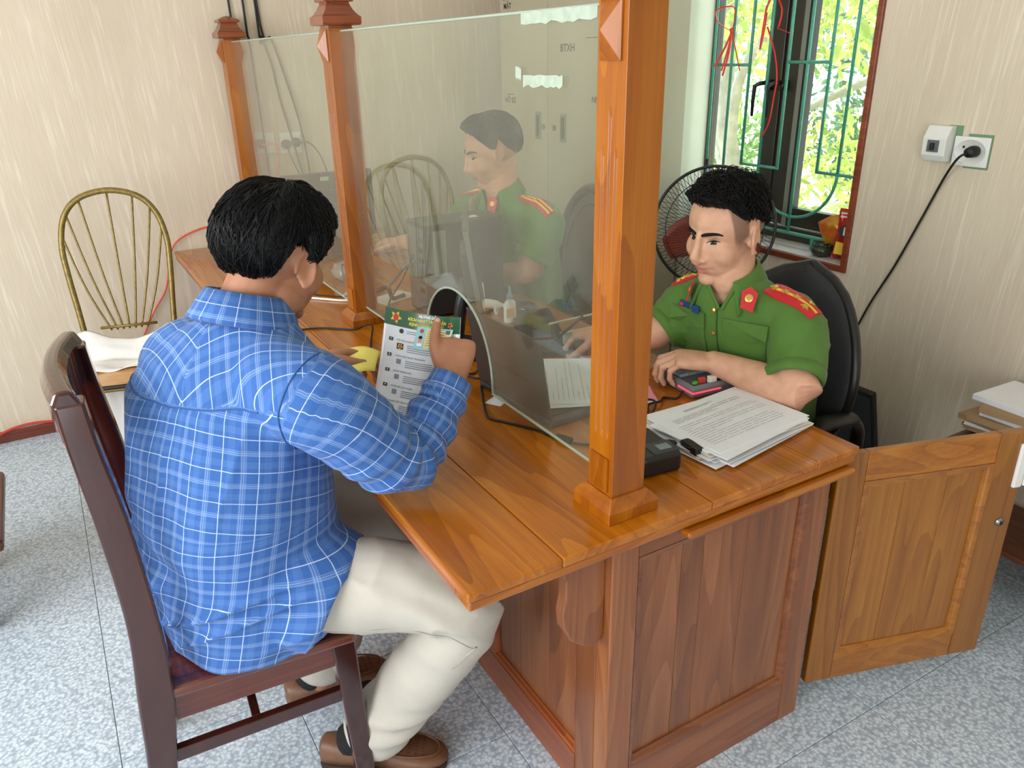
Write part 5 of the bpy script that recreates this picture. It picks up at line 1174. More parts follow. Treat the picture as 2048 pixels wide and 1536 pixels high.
# ------------------------------------------------------------------ officers in green uniform
def star_pts(r, k=.42, rot=0):
    return [((r if i % 2 == 0 else r*k)*math.sin(rot+math.pi*i/5), (r if i % 2 == 0 else r*k)*math.cos(rot+math.pi*i/5)) for i in range(10)]
def officer(loc, label, rings, sl, slr, sr, srr, farm_l, farm_r, hand_l, hand_r, HM, neck, skin, voxel, legs, collar_args, hairfn, rank, facekw):
    root = empty('person', loc, label, 'person', 'people'); root_skin[root.name] = SKIN[skin]
    bd = MB(); head(bd, HM, neck, facekw.get('wide', 1.0), facekw.get('wide', 1.0))
    torso(bd, [(z, x, y, hw-.02, hd-.02, a) for z, x, y, hw, hd, a in rings[:-1]]+[(rings[-1][0]+.004, *rings[-1][1:3], .055, .052, rings[-1][5])])
    limb(bd, sl+farm_l[0], [r-.018 for r in slr]+farm_l[1], 20); limb(bd, sr+farm_r[0], [r-.018 for r in srr]+farm_r[1], 20)
    hand(bd, *hand_l); hand(bd, *hand_r)
    for pts, rad in legs: limb(bd, pts[:2], [r-.03 for r in rad[:2]], 16)
    body, bv = finish_body(bd, voxel, HM, skin, root, facekw.get('fade')); face_parts(HM, bv, root, *facekw['eyes'])
    hairfn(HM, root)
    sh = MB(); torso(sh, rings, 44); limb(sh, sl, slr, 22, 4, False); limb(sh, sr, srr, 22, 4, False)
    me = remesh(sh, .006, 7, .5); V = getv(me); N = getn(me)
    fd = .005*vnoise(V, (7, 7, 9), 3.1)+.0035*vnoise(V, (16, 16, 10), 1.2)
    for pts in (sl, sr):
        e = np.array(pts[-1]); k = np.exp(-((np.linalg.norm(V-np.array(pts[1]), axis=1))/.12)**2)
        fd += .006*k*vnoise(np.c_[V[:, 0], V[:, 1], V[:, 2]], (20, 20, 8), 6.6)
        rid = 1-np.abs(vnoise(V, (8, 8, 13), 8.8)); fd += .007*k*(rid**8-.2)
    V += N*fd[:, None]; setv(me, V)
    zn = facekw['vneck']; zc = np.array([r[0] for r in rings]); cx0 = np.interp(V[:, 2], zc, [r[1] for r in rings]); cy0 = np.interp(V[:, 2], zc, [r[2] for r in rings]); aa = np.radians(np.interp(V[:, 2], zc, [r[5] for r in rings]))
    pf = (V[:, 0]-cx0)*np.cos(aa)+(V[:, 1]-cy0)*np.sin(aa); pu = (V[:, 0]-cx0)*np.sin(aa)-(V[:, 1]-cy0)*np.cos(aa)
    cut = (pf > .01) & (V[:, 2] > zn) & (np.abs(pu) < .62*(V[:, 2]-zn)+.001)
    bm = bmesh.new(); bm.from_mesh(me); bm.verts.ensure_lookup_table(); bmesh.ops.delete(bm, geom=[bm.verts[i] for i in np.where(cut)[0]], context='VERTS'); bm.to_mesh(me); bm.free(); me.polygons.foreach_set('use_smooth', [True]*len(me.polygons))
    bs = bvh_of(me); shirt = attach('shirt', me, M['uniform'], root)
    for pts, rad in ((sl, slr), (sr, srr)):
        dd = Vector(pts[-1])-Vector(pts[-2]); cuff(Vector(pts[-1])+dd.normalized()*.004, dd, rad[-1]*.965, .024, shirt, M['uniform'], False).name = 'sleeve_hem'
    col = collar(*collar_args[0], M['uniform'], shirt, False, *collar_args[1])
    # turned neckline edge
    av = math.radians(rings[-2][5]); ff = Vector((math.cos(av), math.sin(av), 0)); rr_ = Vector((ff.y, -ff.x, 0)); ztop = rings[-1][0]-.006
    for sg in (-1, 1):
        pts = []
        for z in np.linspace(zn-.004, ztop, 9):
            c0 = Vector((np.interp(z, zc, [r[1] for r in rings]), np.interp(z, zc, [r[2] for r in rings]), z))+rr_*sg*(.62*max(0, z-zn)+.006)
            h = bs.ray_cast(c0+ff*.25, -ff)
            if h[0] and (h[0]-c0).dot(ff) > -.01: pts.append(h[0]+ff*.001)
        if len(pts) > 2: MB().tube(spline(pts, 3), .0055, 8, flat=.7).build('neckline_edge', M['uniform'], shirt, True)
    # legs
    tr = MB()
    z0 = rings[0]; torso(tr, [(z0[0]-.01, z0[1], z0[2], z0[3]-.01, z0[4]-.004, z0[5]), (z0[0]+.06, z0[1], z0[2], z0[3]-.008, z0[4]-.006, z0[5]), (z0[0]+.12, z0[1], z0[2], z0[3]-.012, z0[4]-.008, z0[5])], 32)
    for pts, rad in legs: limb(tr, pts, rad, 20, 4)
    tm_ = remesh(tr, .009, 4, .5); attach('trousers', tm_, M['uniform2'], root)
    for pts, rad in legs:
        a = Vector(pts[-1]); f = Vector((-1, 0, 0)); shoe((a.x+.07, a.y), (a.x-.19, a.y), (a.x, a.y, .10), root, M['blackgloss'], M['sock'])
    return root, shirt, bs, bv
def patch(bs, c, axd, nu, nv, wu, wv, name, m, parent, thick=.002, off=.0006, ray=.12, shape=None, n=6):
    """flat badge wrapped on the garment: grid in the plane (nu, nv) about c, cast along axd"""
    c = Vector(c); axd = Vector(axd).normalized(); nu = Vector(nu); nu = (nu-axd*nu.dot(axd)).normalized(); nv_ = Vector(nv); nv_ = (nv_-axd*nv_.dot(axd)-nu*nv_.dot(nu)).normalized()
    def hit(u, v):
        o = c+nu*u+nv_*v-axd*ray; h = bs.ray_cast(o, axd)
        return (h[0] if h[0] else c+nu*u+nv_*v)
    b = MB(); top = []; bot = []
    if shape is None:
        vs = []; fs = []
        for i in range(n+1):
            for j in range(n+1):
                p = hit(wu*(i/n-.5), wv*(j/n-.5)); vs.append(p-axd*(off+thick))
        k = len(vs); vs += [q+axd*thick for q in vs[:k]]; m_ = n+1
        for i in range(n):
            for j in range(n): a = i*m_+j; fs += [(a, a+1, a+m_+1, a+m_), (k+a, k+a+m_, k+a+m_+1, k+a+1)]
        for i in range(n):
            for j in (0, n): a = i*m_+j; fs.append((a, a+m_, k+a+m_, k+a)); a2 = j*m_+i; fs.append((a2, a2+1, k+a2+1, k+a2))
        b.add(vs, fs)
    else:
        P = [hit(x, y) for x, y in shape]; cc = sum((q for q in P), Vector())/len(P); hh = hit(0, 0); top = [q-axd*(off+thick) for q in P]; bot = [q-axd*(off-.002) for q in P]; nn = len(P)
        vs = top+bot+[hh-axd*(off+thick*1.8)]; fs = [(i, (i+1) % nn, nn+(i+1) % nn, nn+i) for i in range(nn)]+[(i, 2*nn, (i+1) % nn) for i in range(nn)]; b.add(vs, fs)
    return b.build(name, m, parent)
def epaulette(bs, shirt, base, tip, w, stripes, stars, up=(0, 0, -1)):
    base = Vector(base); tip = Vector(tip); d = tip-base; L_ = d.length; d.normalize(); c = (base+tip)/2; ax = Vector(up); s_ = ax.cross(d).normalized()
    patch(bs, c, ax, d, s_, L_, w, 'epaulette', M['badgered'], shirt, .004, .001, n=8)
    for off in stripes: patch(bs, c+s_*off*w, ax, d, s_, L_*.98, w*.14, 'epaulette_stripe', M['badgeyel'], shirt, .005, .0014, n=8)
    for f, off in stars: patch(bs, base+d*L_*f+s_*off*w, ax, d, s_, 1, 1, 'star', M['gold'], shirt, .0025, .0058, shape=star_pts(w*.20))
    cc = base+d*L_*.07; patch(bs, cc, ax, d, s_, 1, 1, 'button', M['gold'], shirt, .004, .005, shape=[(w*.17*math.cos(a), w*.17*math.sin(a)) for a in np.linspace(0, 2*math.pi, 13)[:-1]])

# near officer
NR = [(.495, 1.125, .450, .170, .120, 186), (.60, 1.120, .450, .172, .125, 187), (.75, 1.092, .446, .178, .122, 189), (.86, 1.060, .441, .188, .116, 191), (.925, 1.036, .440, .186, .102, 191), (.965, 1.018, .443, .150, .084, 191), (.995, 1.005, .449, .095, .068, 191), (1.015, .997, .455, .068, .062, 191)]
NSL = [(1.048, .345, .925), (1.048, .290, .905), (1.018, .248, .852), (.982, .215, .812)]; NSLr = [.074, .077, .071, .068]
NSR = [(1.012, .540, .920), (.990, .592, .895), (.955, .612, .855), (.925, .622, .835)]; NSRr = [.074, .074, .066, .060]
HN = head_matrix((.984, .480, 1.117), 184, 14, -3) @ Matrix.Scale(1.035, 4)
def fade_n(L):
    ph = np.degrees(np.arctan2(L[:, 1], L[:, 0])); a = np.abs(ph)
    zf = np.interp(a, [0, 50, 55, 60, 70, 80, 90, 100, 180], [.085, .080, .05, -.018, -.034, -.022, .0, -.045, -.062])
    x = (L[:, 2]-zf)/.034
    return .90*np.clip(x, 0, 1)*(L[:, 2] > -.07)*(np.linalg.norm(L, axis=1) < .16)*(np.abs(L[:, 1]) < .0805)
def el_n(az):
    a = abs((az+math.pi) % (2*math.pi)-math.pi); return float(np.interp(math.degrees(a), [0, 25, 45, 58, 70, 90, 110, 140, 180], [36, 36, 33, 20, 9, 6, -8, -22, -30]))
def th_n(az, t):
    a = abs((az+math.pi) % (2*math.pi)-math.pi)
    w = 1 if a > .95 else max(.1, (a-.5)/.45)
    return (.016+.013*max(0, math.cos(a))**.6*min(1, t*1.2))*(1-.90*min(1, max(0, (t-.35)/.5))*w)+.0015
near, nsh, bsN, bvN = officer((1.08, .45, 0), 'young officer in green uniform sitting at the desk in front of the window', NR, NSL, NSLr, NSR, NSRr,
    ([(.972, .186, .792), (.945, .295, .798), (.907, .405, .812)], [.045, .042, .029]), ([(.918, .640, .815), (.880, .700, .805), (.838, .765, .800)], [.042, .038, .028]),
    ((.907, .405, .812), (-.80, .58, .10), (.05, .10, -1), 'L', [(28, 48, 30), (32, 52, 30), (36, 55, 32), (42, 55, 32)], ((.75, .55, .45), (.9, .2, .5), (.92, 0, .5)), .25, 1.0),
    ((.838, .765, .800), (-.72, .55, -.12), (.15, -.35, -1), 'R', [(45, 55, 30), (50, 62, 35), (55, 66, 35), (60, 66, 35)], ((.7, .5, .5), (.85, .1, .55), (.9, -.1, .5)), .1, .95),
    HN, (1.002, .452, 1.000), 'light', .0032,
    [([(1.09, .36, .555), (.80, .35, .56), (.78, .35, .35), (.82, .35, .11)], [.085, .072, .062, .055]), ([(1.09, .54, .555), (.80, .55, .56), (.78, .55, .35), (.82, .55, .11)], [.085, .072, .062, .055])],
    (((.998, .456, 1.000), (-.22, .02, .97), (-.98, -.19, 0), .064, .038), (.70, .020, 'collar', .050, .030)),
    lambda H_, r_: hair_shell(H_, el_n, th_n, .0035, r_, M['hairdark'], 11, 2600, .20, drift=.16, swidth=.0013, lift=.013), None, dict(eyes=((.10, -.38), .62), fade=fade_n, vneck=.945, wide=1.05))
epaulette(bsN, nsh, (1.022, .352, 1.0), (1.052, .232, .96), .058, (0,), ((.32, 0), (.56, 0), (.80, .26), (.80, -.26)), (.12, .25, -1))
epaulette(bsN, nsh, (.998, .528, 1.0), (.978, .630, .96), .058, (0,), ((.32, 0), (.56, 0), (.80, .26), (.80, -.26)), (.12, -.25, -1))
fN = Vector((-.98, -.19, 0)); sN = Vector((-.19, .98, 0)); inN = -fN
def onN(y, z): return Vector((.90, .43, z))+sN*y
for z in (.935, .872, .80, .72): patch(bsN, onN(.004, z), inN, sN, (0, 0, 1), 1, 1, 'button', M['gold'], nsh, .003, .001, .3, shape=[(.0062*math.cos(a), .0062*math.sin(a)) for a in np.linspace(0, 2*math.pi, 13)[:-1]])
M['unidark'] = mat('green_uniform_seam', (58, 88, 32), .8)
patch(bsN, onN(-.006, .80), inN, sN, (0, 0, 1), .003, .30, 'placket_edge', M['unidark'], nsh, .0025, .0006, .3, n=14)
for sg in (-1, 1):
    c = onN(sg*.085, .845); patch(bsN, c, inN, sN, (0, 0, 1), .105, .125, 'breast_pocket', M['uniform'], nsh, .003, .0008, .3, n=8)
    fl = [(-.056, .022), (.056, .022), (.056, -.016), (.03, -.024), (0, -.034), (-.03, -.024), (-.056, -.016)]
    patch(bsN, c+Vector((0, 0, .055)), inN, sN, (0, 0, 1), 1, 1, 'pocket_flap', M['uniform'], nsh, .004, .0034, .3, shape=fl)
patch(bsN, onN(.080, .926), inN, sN, (0, .0, 1), .072, .020, 'name_tag', M['badgeblue'], nsh, .003, .0075, .3, n=6)
patch(bsN, onN(.108, .926), inN, sN, (0, .0, 1), 1, 1, 'tag_emblem', M['badgered'], nsh, .002, .0105, .3, shape=[(.006*math.cos(a), .006*math.sin(a)) for a in np.linspace(0, 2*math.pi, 11)[:-1]])
def gorget(c, n_, up, shirt, s_=1.0, bs=None):
    c = Vector(c); n_ = Vector(n_).normalized()
    if bs:
        h = bs.find_nearest(c); c = h[0]+h[1]*.012; n_ = (h[1]+n_*.4).normalized()
    up = Vector(up); up = (up-n_*up.dot(n_)).normalized(); r = up.cross(n_)
    poly = [(-.016, -.022), (.012, -.030), (.017, .012), (0, .026), (-.017, .016)]
    b = MB(); b.prism([(x*s_, y*s_) for x, y in poly], c, r, up, .003); b.build('collar_tab', M['badgered'], shirt)
    MB().lathe([(.009*s_, 0), (.009*s_, .003), (.006*s_, .004), (.0001, .004)], c+n_*.003, 14, n_).build('collar_badge', M['gold'], shirt)
gorget((.950, .350, .985), (-.66, -.66, .36), (.15, .1, 1), nsh, 1.1, bsN); gorget((.917, .512, .972), (-.62, .74, .25), (.15, -.1, 1), nsh)
rg = MB(); q0 = Vector((.838, .476, .822)); rg.tube([q0+Vector((-.4, .6, -.4)).normalized().orthogonal()*.0 + (Vector((.75, .55, .1)).normalized()*math.cos(a)+Vector((.1, -.35, .93)).normalized()*math.sin(a))*.0098 for a in np.linspace(0, 2*math.pi, 25)[:-1]], .0013, 6, close=True); rg.build('ring', M['gold'], near, True)

# far officer behind the glass
FRg = [(.47, 1.045, 1.530, .165, .118, 192), (.60, 1.040, 1.530, .168, .122, 192), (.78, 1.015, 1.530, .176, .120, 194), (.92, .985, 1.528, .188, .115, 196), (1.0, .965, 1.525, .186, .102, 196), (1.045, .955, 1.523, .150, .084, 196), (1.075, .945, 1.520, .095, .068, 196), (1.095, .940, 1.520, .068, .062, 196)]
FSL = [(1.000, 1.415, 1.000), (1.015, 1.362, .985), (.985, 1.345, .915), (.965, 1.350, .880)]; FSLr = [.074, .077, .070, .066]
FSR = [(.940, 1.620, 1.000), (.915, 1.690, .985), (.890, 1.760, .93), (.875, 1.81, .90)]; FSRr = [.074, .076, .068, .062]
HF = head_matrix((.930, 1.558, 1.216), 164, 17, -2)
def el_f(az):
    a = abs((az+math.pi) % (2*math.pi)-math.pi); return float(np.interp(math.degrees(a), [0, 25, 45, 58, 70, 82, 95, 112, 140, 180], [38, 35, 24, 8, -6, -12, 12, -16, -36, -44]))
def th_f(az, t):
    a = abs((az+math.pi) % (2*math.pi)-math.pi); return (.011+.016*max(0, math.cos(a))**2*min(1, t*1.3))*(1-.7*max(0, (t-.5)/.5)*(1 if a > .9 else .1))+.002
far, fsh, bsF, bvF = officer((1.02, 1.53, 0), 'older officer in green uniform seated behind the glass, looking down', FRg, FSL, FSLr, FSR, FSRr,
    ([(.945, 1.365, .830), (.875, 1.470, .805), (.805, 1.585, .795)], [.044, .040, .029]), ([(.845, 1.930, .850), (.825, 2.05, .825), (.808, 2.165, .805)], [.042, .038, .028]),
    ((.805, 1.585, .795), (-.5, .86, -.05), (.05, .10, -1), 'L', [(20, 30, 20)]*4, ((.75, .55, .3), (.9, .2, .3), (.95, 0, .3)), .3, 1.0),
    ((.808, 2.165, .805), (-.25, .96, -.08), (0, .0, -1), 'R', [(25, 35, 22)]*4, ((.75, .55, .3), (.9, .2, .3), (.95, 0, .3)), .3, 1.0),
    HF, (.950, 1.523, 1.080), 'mid', .0042,
    [([(1.0, 1.44, .54), (.78, 1.44, .54), (.76, 1.44, .35), (.80, 1.44, .11)], [.085, .072, .062, .055]), ([(1.0, 1.62, .54), (.78, 1.60, .54), (.76, 1.60, .35), (.80, 1.60, .11)], [.085, .072, .062, .055])],
    (((.942, 1.521, 1.082), (-.18, .04, .97), (-.96, -.28, 0), .064, .038), (.70, .020, 'collar', .050, .030)),
    lambda H_, r_: hair_shell(H_, el_f, th_f, .0045, r_, M['hairblack'], 21, 500, .28, drift=.12, swidth=.0014, lift=.004), None, dict(eyes=((0, -.5), .85), vneck=1.03))
epaulette(bsF, fsh, (.975, 1.430, 1.075), (1.01, 1.305, 1.035), .046, (-.18, .18), ((.45, 0),), (.1, .25, -1))
epaulette(bsF, fsh, (.935, 1.61, 1.075), (.905, 1.73, 1.035), .046, (-.18, .18), ((.45, 0),), (.1, -.25, -1))
gorget((.868, 1.452, 1.060), (-.72, -.62, .34), (.15, .1, 1), fsh); gorget((.848, 1.565, 1.058), (-.85, .45, .30), (.15, -.1, 1), fsh)
# ================================================================== things held in the hands
def sheet(fn, nu, nv, thick, nrm):
    """thin curved sheet from a surface function; nrm(u,v) gives its front side"""
    b = MB(); vs = []; n = nv+1
    for side in (0, 1):
        for i in range(nu+1):
            for j in range(nv+1): vs.append(Vector(fn(i/nu, j/nv))-nrm(i/nu, j/nv)*thick*side)
    off = (nu+1)*n; fs = []
    for i in range(nu):
        for j in range(nv): a = i*n+j; fs += [(a, a+1, a+n+1, a+n), (off+a, off+a+n, off+a+n+1, off+a+1)]
    for i in range(nu):
        for j in (0, nv): a = i*n+j; fs.append((a, a+n, off+a+n, off+a))
    for j in range(nv):
        for i in (0, nu): a = i*n+j; fs.append((a, off+a, off+a+1, a+1))
    return b.add(vs, fs)
TL_, TR_, BL_ = Vector((.132, .590, 1.039)), Vector((.246, .468, 1.027)), Vector((.031, .476, .838))
RV = TR_-TL_; DV = BL_-TL_; NV = RV.cross(DV).normalized(); NV = NV if NV.dot(Vector((-1, -.6, .3))) > 0 else -NV
def leaf(u, v): return TL_+RV*u+DV*v-NV*(.030*(math.sin(math.pi*u)*.6+math.sin(math.pi*(v*.9+.05))*.9)-.02)+RV*.03*(-math.sin(math.pi*v)*(1-u))
def leafn(u, v):
    e = .01; a = leaf(u+e, v)-leaf(u-e, v); b = leaf(u, v+e)-leaf(u, v-e); n = a.cross(b).normalized(); return n if n.dot(NV) > 0 else -n
M['leafpaper'] = mat('glossy_leaflet_paper', (232, 234, 240), .28, coat=.3)
M['leafgreen'] = mat('leaflet_green', (40, 92, 62), .3, coat=.3); M['leafyellow'] = mat('leaflet_yellow', (244, 224, 64), .4); M['leafred'] = mat('leaflet_red', (196, 44, 40), .4); M['leafdark'] = mat('leaflet_black', (44, 46, 52), .4); M['leafgrey'] = mat('leaflet_grey_text', (128, 130, 140), .5); M['leafwhite'] = mat('leaflet_white', (245, 246, 248), .4)
lf = solo(sheet(leaf, 16, 24, .0006, leafn), 'leaflet', M['leafpaper'], 'curved green-headed printed leaflet held up in the right hand of the man', 'leaflet', smooth=True)
def lpt(u, v, off): return leaf(u, v)+leafn(u, v)*off
def lrect(u0, u1, v0, v1, m, name, off=.0006, n=8):
    b = MB(); vs = []; k = max(1, int((u1-u0)*16)); l = max(1, int((v1-v0)*24))
    for i in range(k+1):
        for j in range(l+1): vs.append(lpt(u0+(u1-u0)*i/k, v0+(v1-v0)*j/l, off))
    b.add(vs, [(i*(l+1)+j, i*(l+1)+j+1, (i+1)*(l+1)+j+1, (i+1)*(l+1)+j) for i in range(k) for j in range(l)])
    return b.build(name, m, lf, True)
def lpoly(pts, cu, cv, m, name, off):
    b = MB().add([lpt(cu+x, cv+y*.71, off) for x, y in pts]+[lpt(cu, cv, off)], [(i, (i+1) % len(pts), len(pts)) for i in range(len(pts))]); return b.build(name, m, lf)
def ltext(body, u, v, size, m, shear=.15, bold=.0, align='CENTER', off=.0014): return text_mesh('printed_text', body, size, lambda a, b: lpt(u+a, v-b*.71, off), m, lf, align, 2, shear, bold)
lrect(0, 1, 0, .135, M['leafgreen'], 'print_header'); lrect(0, 1, .972, 1, M['leafgreen'], 'print_footer')
ltext('HƯỚNG DẪN', .55, .024, .043, M['leafwhite'], .15, .002); ltext('KÍCH HOẠT TÀI KHOẢN', .54, .059, .046, M['leafyellow'], .15, .0015); ltext('ĐỊNH DANH ĐIỆN TỬ', .53, .097, .046, M['leafyellow'], .15, .0015)
lpoly(star_pts(.075, .5, .2), .135, .065, M['badgeyel'], 'printed_star', .0012); lpoly([(.032*math.cos(a), .042*math.sin(a)) for a in np.linspace(0, 6.2, 12)], .135, .065, M['leafred'], 'printed_emblem', .0018)
lpoly(star_pts(.04, .5, .2), .86, .070, M['badgeyel'], 'printed_star', .0012); lpoly([(.02*math.cos(a), .026*math.sin(a)) for a in np.linspace(0, 6.2, 10)], .86, .070, M['leafred'], 'printed_emblem', .0018)
lrect(.40, .75, .205, .228, M['leafdark'], 'print_banner'); lpoly([(.028*math.cos(a), .028*math.sin(a)) for a in np.linspace(0, 6.2, 10)], .215, .168, M['leafdark'], 'printed_icon', .0012)
rt = random.Random(9)
def textlines(u0, u1, v0, n, dv=.0165, m='leafgrey'):
    for k in range(n): lrect(u0, u1-rt.uniform(0, .18)*(u1-u0), v0+k*dv, v0+k*dv+.0055, M[m], 'printed_line', .0008)
textlines(.28, .78, .158, 2)
for num, v, ttl in (('1', .245, 'TẢI ỨNG DỤNG VNEID'), ('2', .375, 'CHỌN KÍCH HOẠT TÀI KHOẢN'), ('3', .505, 'NHẬP THÔNG TIN'), ('4', .635, 'NHẬP MÃ XÁC NHẬN'), ('5', .765, 'HOÀN TẤT KÍCH HOẠT')):
    lrect(.075, .125, v-.014, v+.014, M['leafdark'], 'printed_box', .0008); ltext(num, .10, v, .032, M['leafwhite'], 0, .001)
    ltext(ttl, .17, v, .026, M['leafgrey'], 0, .0005, 'LEFT'); textlines(.30, .72, v+.030, 4)
lrect(.175, .255, .268, .318, M['leafdark'], 'printed_box', .0008); lpoly(star_pts(.036, .5), .215, .293, M['badgeyel'], 'printed_star', .0014); lpoly([(.015*math.cos(a), .018*math.sin(a)) for a in np.linspace(0, 6.2, 9)], .215, .293, M['leafred'], 'printed_emblem', .0018)
for v in (.40, .53, .66): lrect(.19, .245, v, v+.04, M['inklight'], 'printed_box', .0008)
b = MB().tube([lpt(.215+.03*math.cos(a), .815+.021*math.sin(a), .001) for a in np.linspace(0, 2*math.pi, 17)[:-1]], .0005, 4, close=True); b.build('printed_icon', M['leafgreen'], lf)
textlines(.10, .75, .895, 4, .015)
def phone(u0, v0, red=True, dark=False):
    w_, h_ = .155, .125
    if dark: lrect(u0, u0+w_, v0, v0+h_, M['leafdark'], 'printed_phone', .0008); lrect(u0, u0+w_, v0+.055, v0+.075, M['leafred'], 'printed_bar', .0013)
    else:
        for a in ((u0, u0+w_, v0, v0+.005), (u0, u0+w_, v0+h_-.005, v0+h_), (u0, u0+.008, v0, v0+h_), (u0+w_-.008, u0+w_, v0, v0+h_), (u0+.05, u0+w_-.05, v0, v0+.011)): lrect(*a, M['leafdark'], 'printed_phone', .0009)
        lrect(u0+.022, u0+w_-.022, v0+.088, v0+.108, M['leafred'], 'printed_bar', .0009); textlines(u0+.03, u0+w_-.03, v0+.025, 3, .017)
phone(.80, .29, dark=True); phone(.79, .47); phone(.78, .61); phone(.77, .75)
# identity card under the thumb
C0, C1, C2, C3 = Vector((.160, .507, 1.026)), Vector((.222, .468, 1.018)), Vector((.201, .460, .978)), Vector((.142, .497, .984))
C0, C1, C2, C3 = [q+NV*.002+DV*.035+RV*.02 for q in (C0, C1, C2, C3)]
def cardp(u, v): return C0.lerp(C1, u).lerp(C3.lerp(C2, u), v)
cn = (C1-C0).cross(C3-C0).normalized(); cn = cn if cn.dot(NV) > 0 else -cn
M['cardblue'] = mat('pale_teal_card', (150, 208, 210), .25); M['cardcream'] = mat('pale_yellow_card_print', (226, 212, 150), .3); M['cardnavy'] = mat('card_dark_square', (62, 92, 108), .4)
cd_ = solo(sheet(cardp, 6, 4, .0009, lambda u, v: cn), 'identity_card', M['cardblue'], 'pale blue and yellow identity card held against the leaflet', 'card')
def crect(u0, u1, v0, v1, m, name, off=.0006):
    return MB().add([cardp(u0, v0)+cn*off, cardp(u1, v0)+cn*off, cardp(u1, v1)+cn*off, cardp(u0, v1)+cn*off], [(0, 1, 2, 3)]).build(name, m, cd_)
crect(.28, .98, .08, .96, M['cardcream'], 'print_area'); crect(.05, .25, .38, .86, mat('card_portrait_ground', (186, 200, 206), .4), 'portrait'); crect(.82, .94, .06, .24, M['cardnavy'], 'card_chip', .001)
def cpoly(pts, u, v, m, name, off): MB().add([cardp(u+x, v+y)+cn*off for x, y in pts]+[cardp(u, v)+cn*off], [(i, (i+1) % len(pts), len(pts)) for i in range(len(pts))]).build(name, m, cd_)
circ = lambda rx_, ry_: [(rx_*math.cos(a), ry_*math.sin(a)) for a in np.linspace(0, 2*math.pi, 15)[:-1]]
cpoly(circ(.055, .09), .15, .18, M['leafred'], 'card_emblem', .001); cpoly(circ(.055, .13), .15, .58, SKIN['light'], 'portrait_face', .001); cpoly([(x, y*.8) for x, y in circ(.058, .09)], .15, .47, M['hairblack'], 'portrait_hair', .0012); crect(.08, .22, .74, .86, M['leafwhite'], 'portrait_shirt', .001)
for k in range(7): crect(.32, .92-.12*(k % 3), .16+k*.105, .19+k*.105, M['leafred'] if k == 1 else M['card'], 'printed_line', .001)
# yellow note in the left hand
M['note'] = mat('yellow_note_paper', (236, 222, 112), .7)
Yc = [Vector((.104, .806, .888)), Vector((.168, .758, .882)), Vector((.128, .700, .860)), Vector((.062, .705, .850))]
def notep(u, v): q = Yc[0].lerp(Yc[1], u).lerp(Yc[3].lerp(Yc[2], u), v); return q+Vector((0, 0, .010*math.sin(math.pi*u)+.006*math.sin(math.pi*v)))
solo(sheet(notep, 10, 8, .0005, lambda u, v: Vector((0, -.3, .95)).normalized()), 'yellow_note', M['note'], 'small yellow paper note in the left hand of the plaid-shirted man', 'paper', smooth=True)

# ================================================================== on the desk
# laptop behind the glass
M['lapgrey'] = mat('dark_grey_laptop_lid', (58, 60, 62), .35, .2)
lt = empty('laptop', (.53, .58, DZ), 'dark grey laptop with its lid back against the glass, facing the young officer', 'laptop')
def lap(p00, p10, p01, t, name, m, bevel=.003):
    p00, p10, p01 = map(Vector, (p00, p10, p01)); ax = (p10-p00); ay = (p01-p00); n_ = ax.cross(ay).normalized(); c = p00+ax/2+ay/2+n_*t/2
    return MB().obox(c, ax, ay, n_, ax.length/2, ay.length/2, t/2).build(name, m, lt, False, bevel)
lap((.436, .425, .756), (.420, .738, .756), (.402, .420, .962), .006, 'lid', M['lapgrey'])
lap((.443, .436, .765), (.428, .728, .765), (.4115, .431, .952), .0008, 'screen', M['blackgloss'], 0)
lap((.434, .424, .743), (.650, .436, .743), (.420, .738, .743), .016, 'base', M['lapgrey'], .004)
lap((.455, .45, .7592), (.56, .457, .7592), (.443, .715, .7592), .0012, 'keyboard_deck', M['black'], 0)
# sheets lying on the laptop and the pink sheet beside
def paper(c, ang, w, h, z, t, m, name, label, cat, group=None, sag=.0):
    ca, sa = math.cos(math.radians(ang)), math.sin(math.radians(ang))
    fn = lambda u, v: Vector((c[0]+(u-.5)*w*ca-(v-.5)*h*sa, c[1]+(u-.5)*w*sa+(v-.5)*h*ca, z+t+sag*math.sin(math.pi*u)*math.sin(math.pi*v)))
    return solo(sheet(fn, 6, 6, t, lambda u, v: Vector((0, 0, 1))), name, m, label, cat, group), fn
def printlines(o, fn, u0, u1, v0, v1, n, m, seed=1, off=.0004):
    rr = random.Random(seed)
    for k in range(n):
        v = v0+(v1-v0)*k/n; uu = u0
        while uu < u1-.05:
            e = min(u1, uu+rr.uniform(.05, .2)); b = MB(); z = Vector((0, 0, off)); h_ = .0055
            b.add([fn(uu, v)+z, fn(e, v)+z, fn(e, v+h_)+z, fn(uu, v+h_)+z], [(0, 1, 2, 3)]); b.build('printed_line', m, o); uu = e+.015
            if rr.random() < .1: break
for k, (c, a, z) in enumerate((((.60, .60), 62, .7605), ((.592, .592), 66, .7625), ((.604, .598), 59, .7650))):
    o, f_ = paper(c, a, .297, .20, z, .0018, M['paper'], 'paper_sheet', ('lowest of the white sheets lying on the laptop', 'middle one of the white sheets lying on the laptop', 'top printed white sheet lying on the laptop')[k], 'paper', 'white sheets on the laptop')
    if k == 2: printlines(o, f_, .08, .92, .10, .9, 13, M['inklight'], 3)
M['pink'] = mat('pink_paper', (228, 142, 168), .7)
paper((.735, .575), 64, .30, .15, DZ+.001, .004, M['paper'], 'paper_sheet', 'white sheets lying under the pink folder', 'paper')
paper((.742, .585), 62, .31, .15, DZ+.0055, .003, M['pink'], 'pink_folder', 'pink paper folder lying beside the grey keypad box', 'folder')
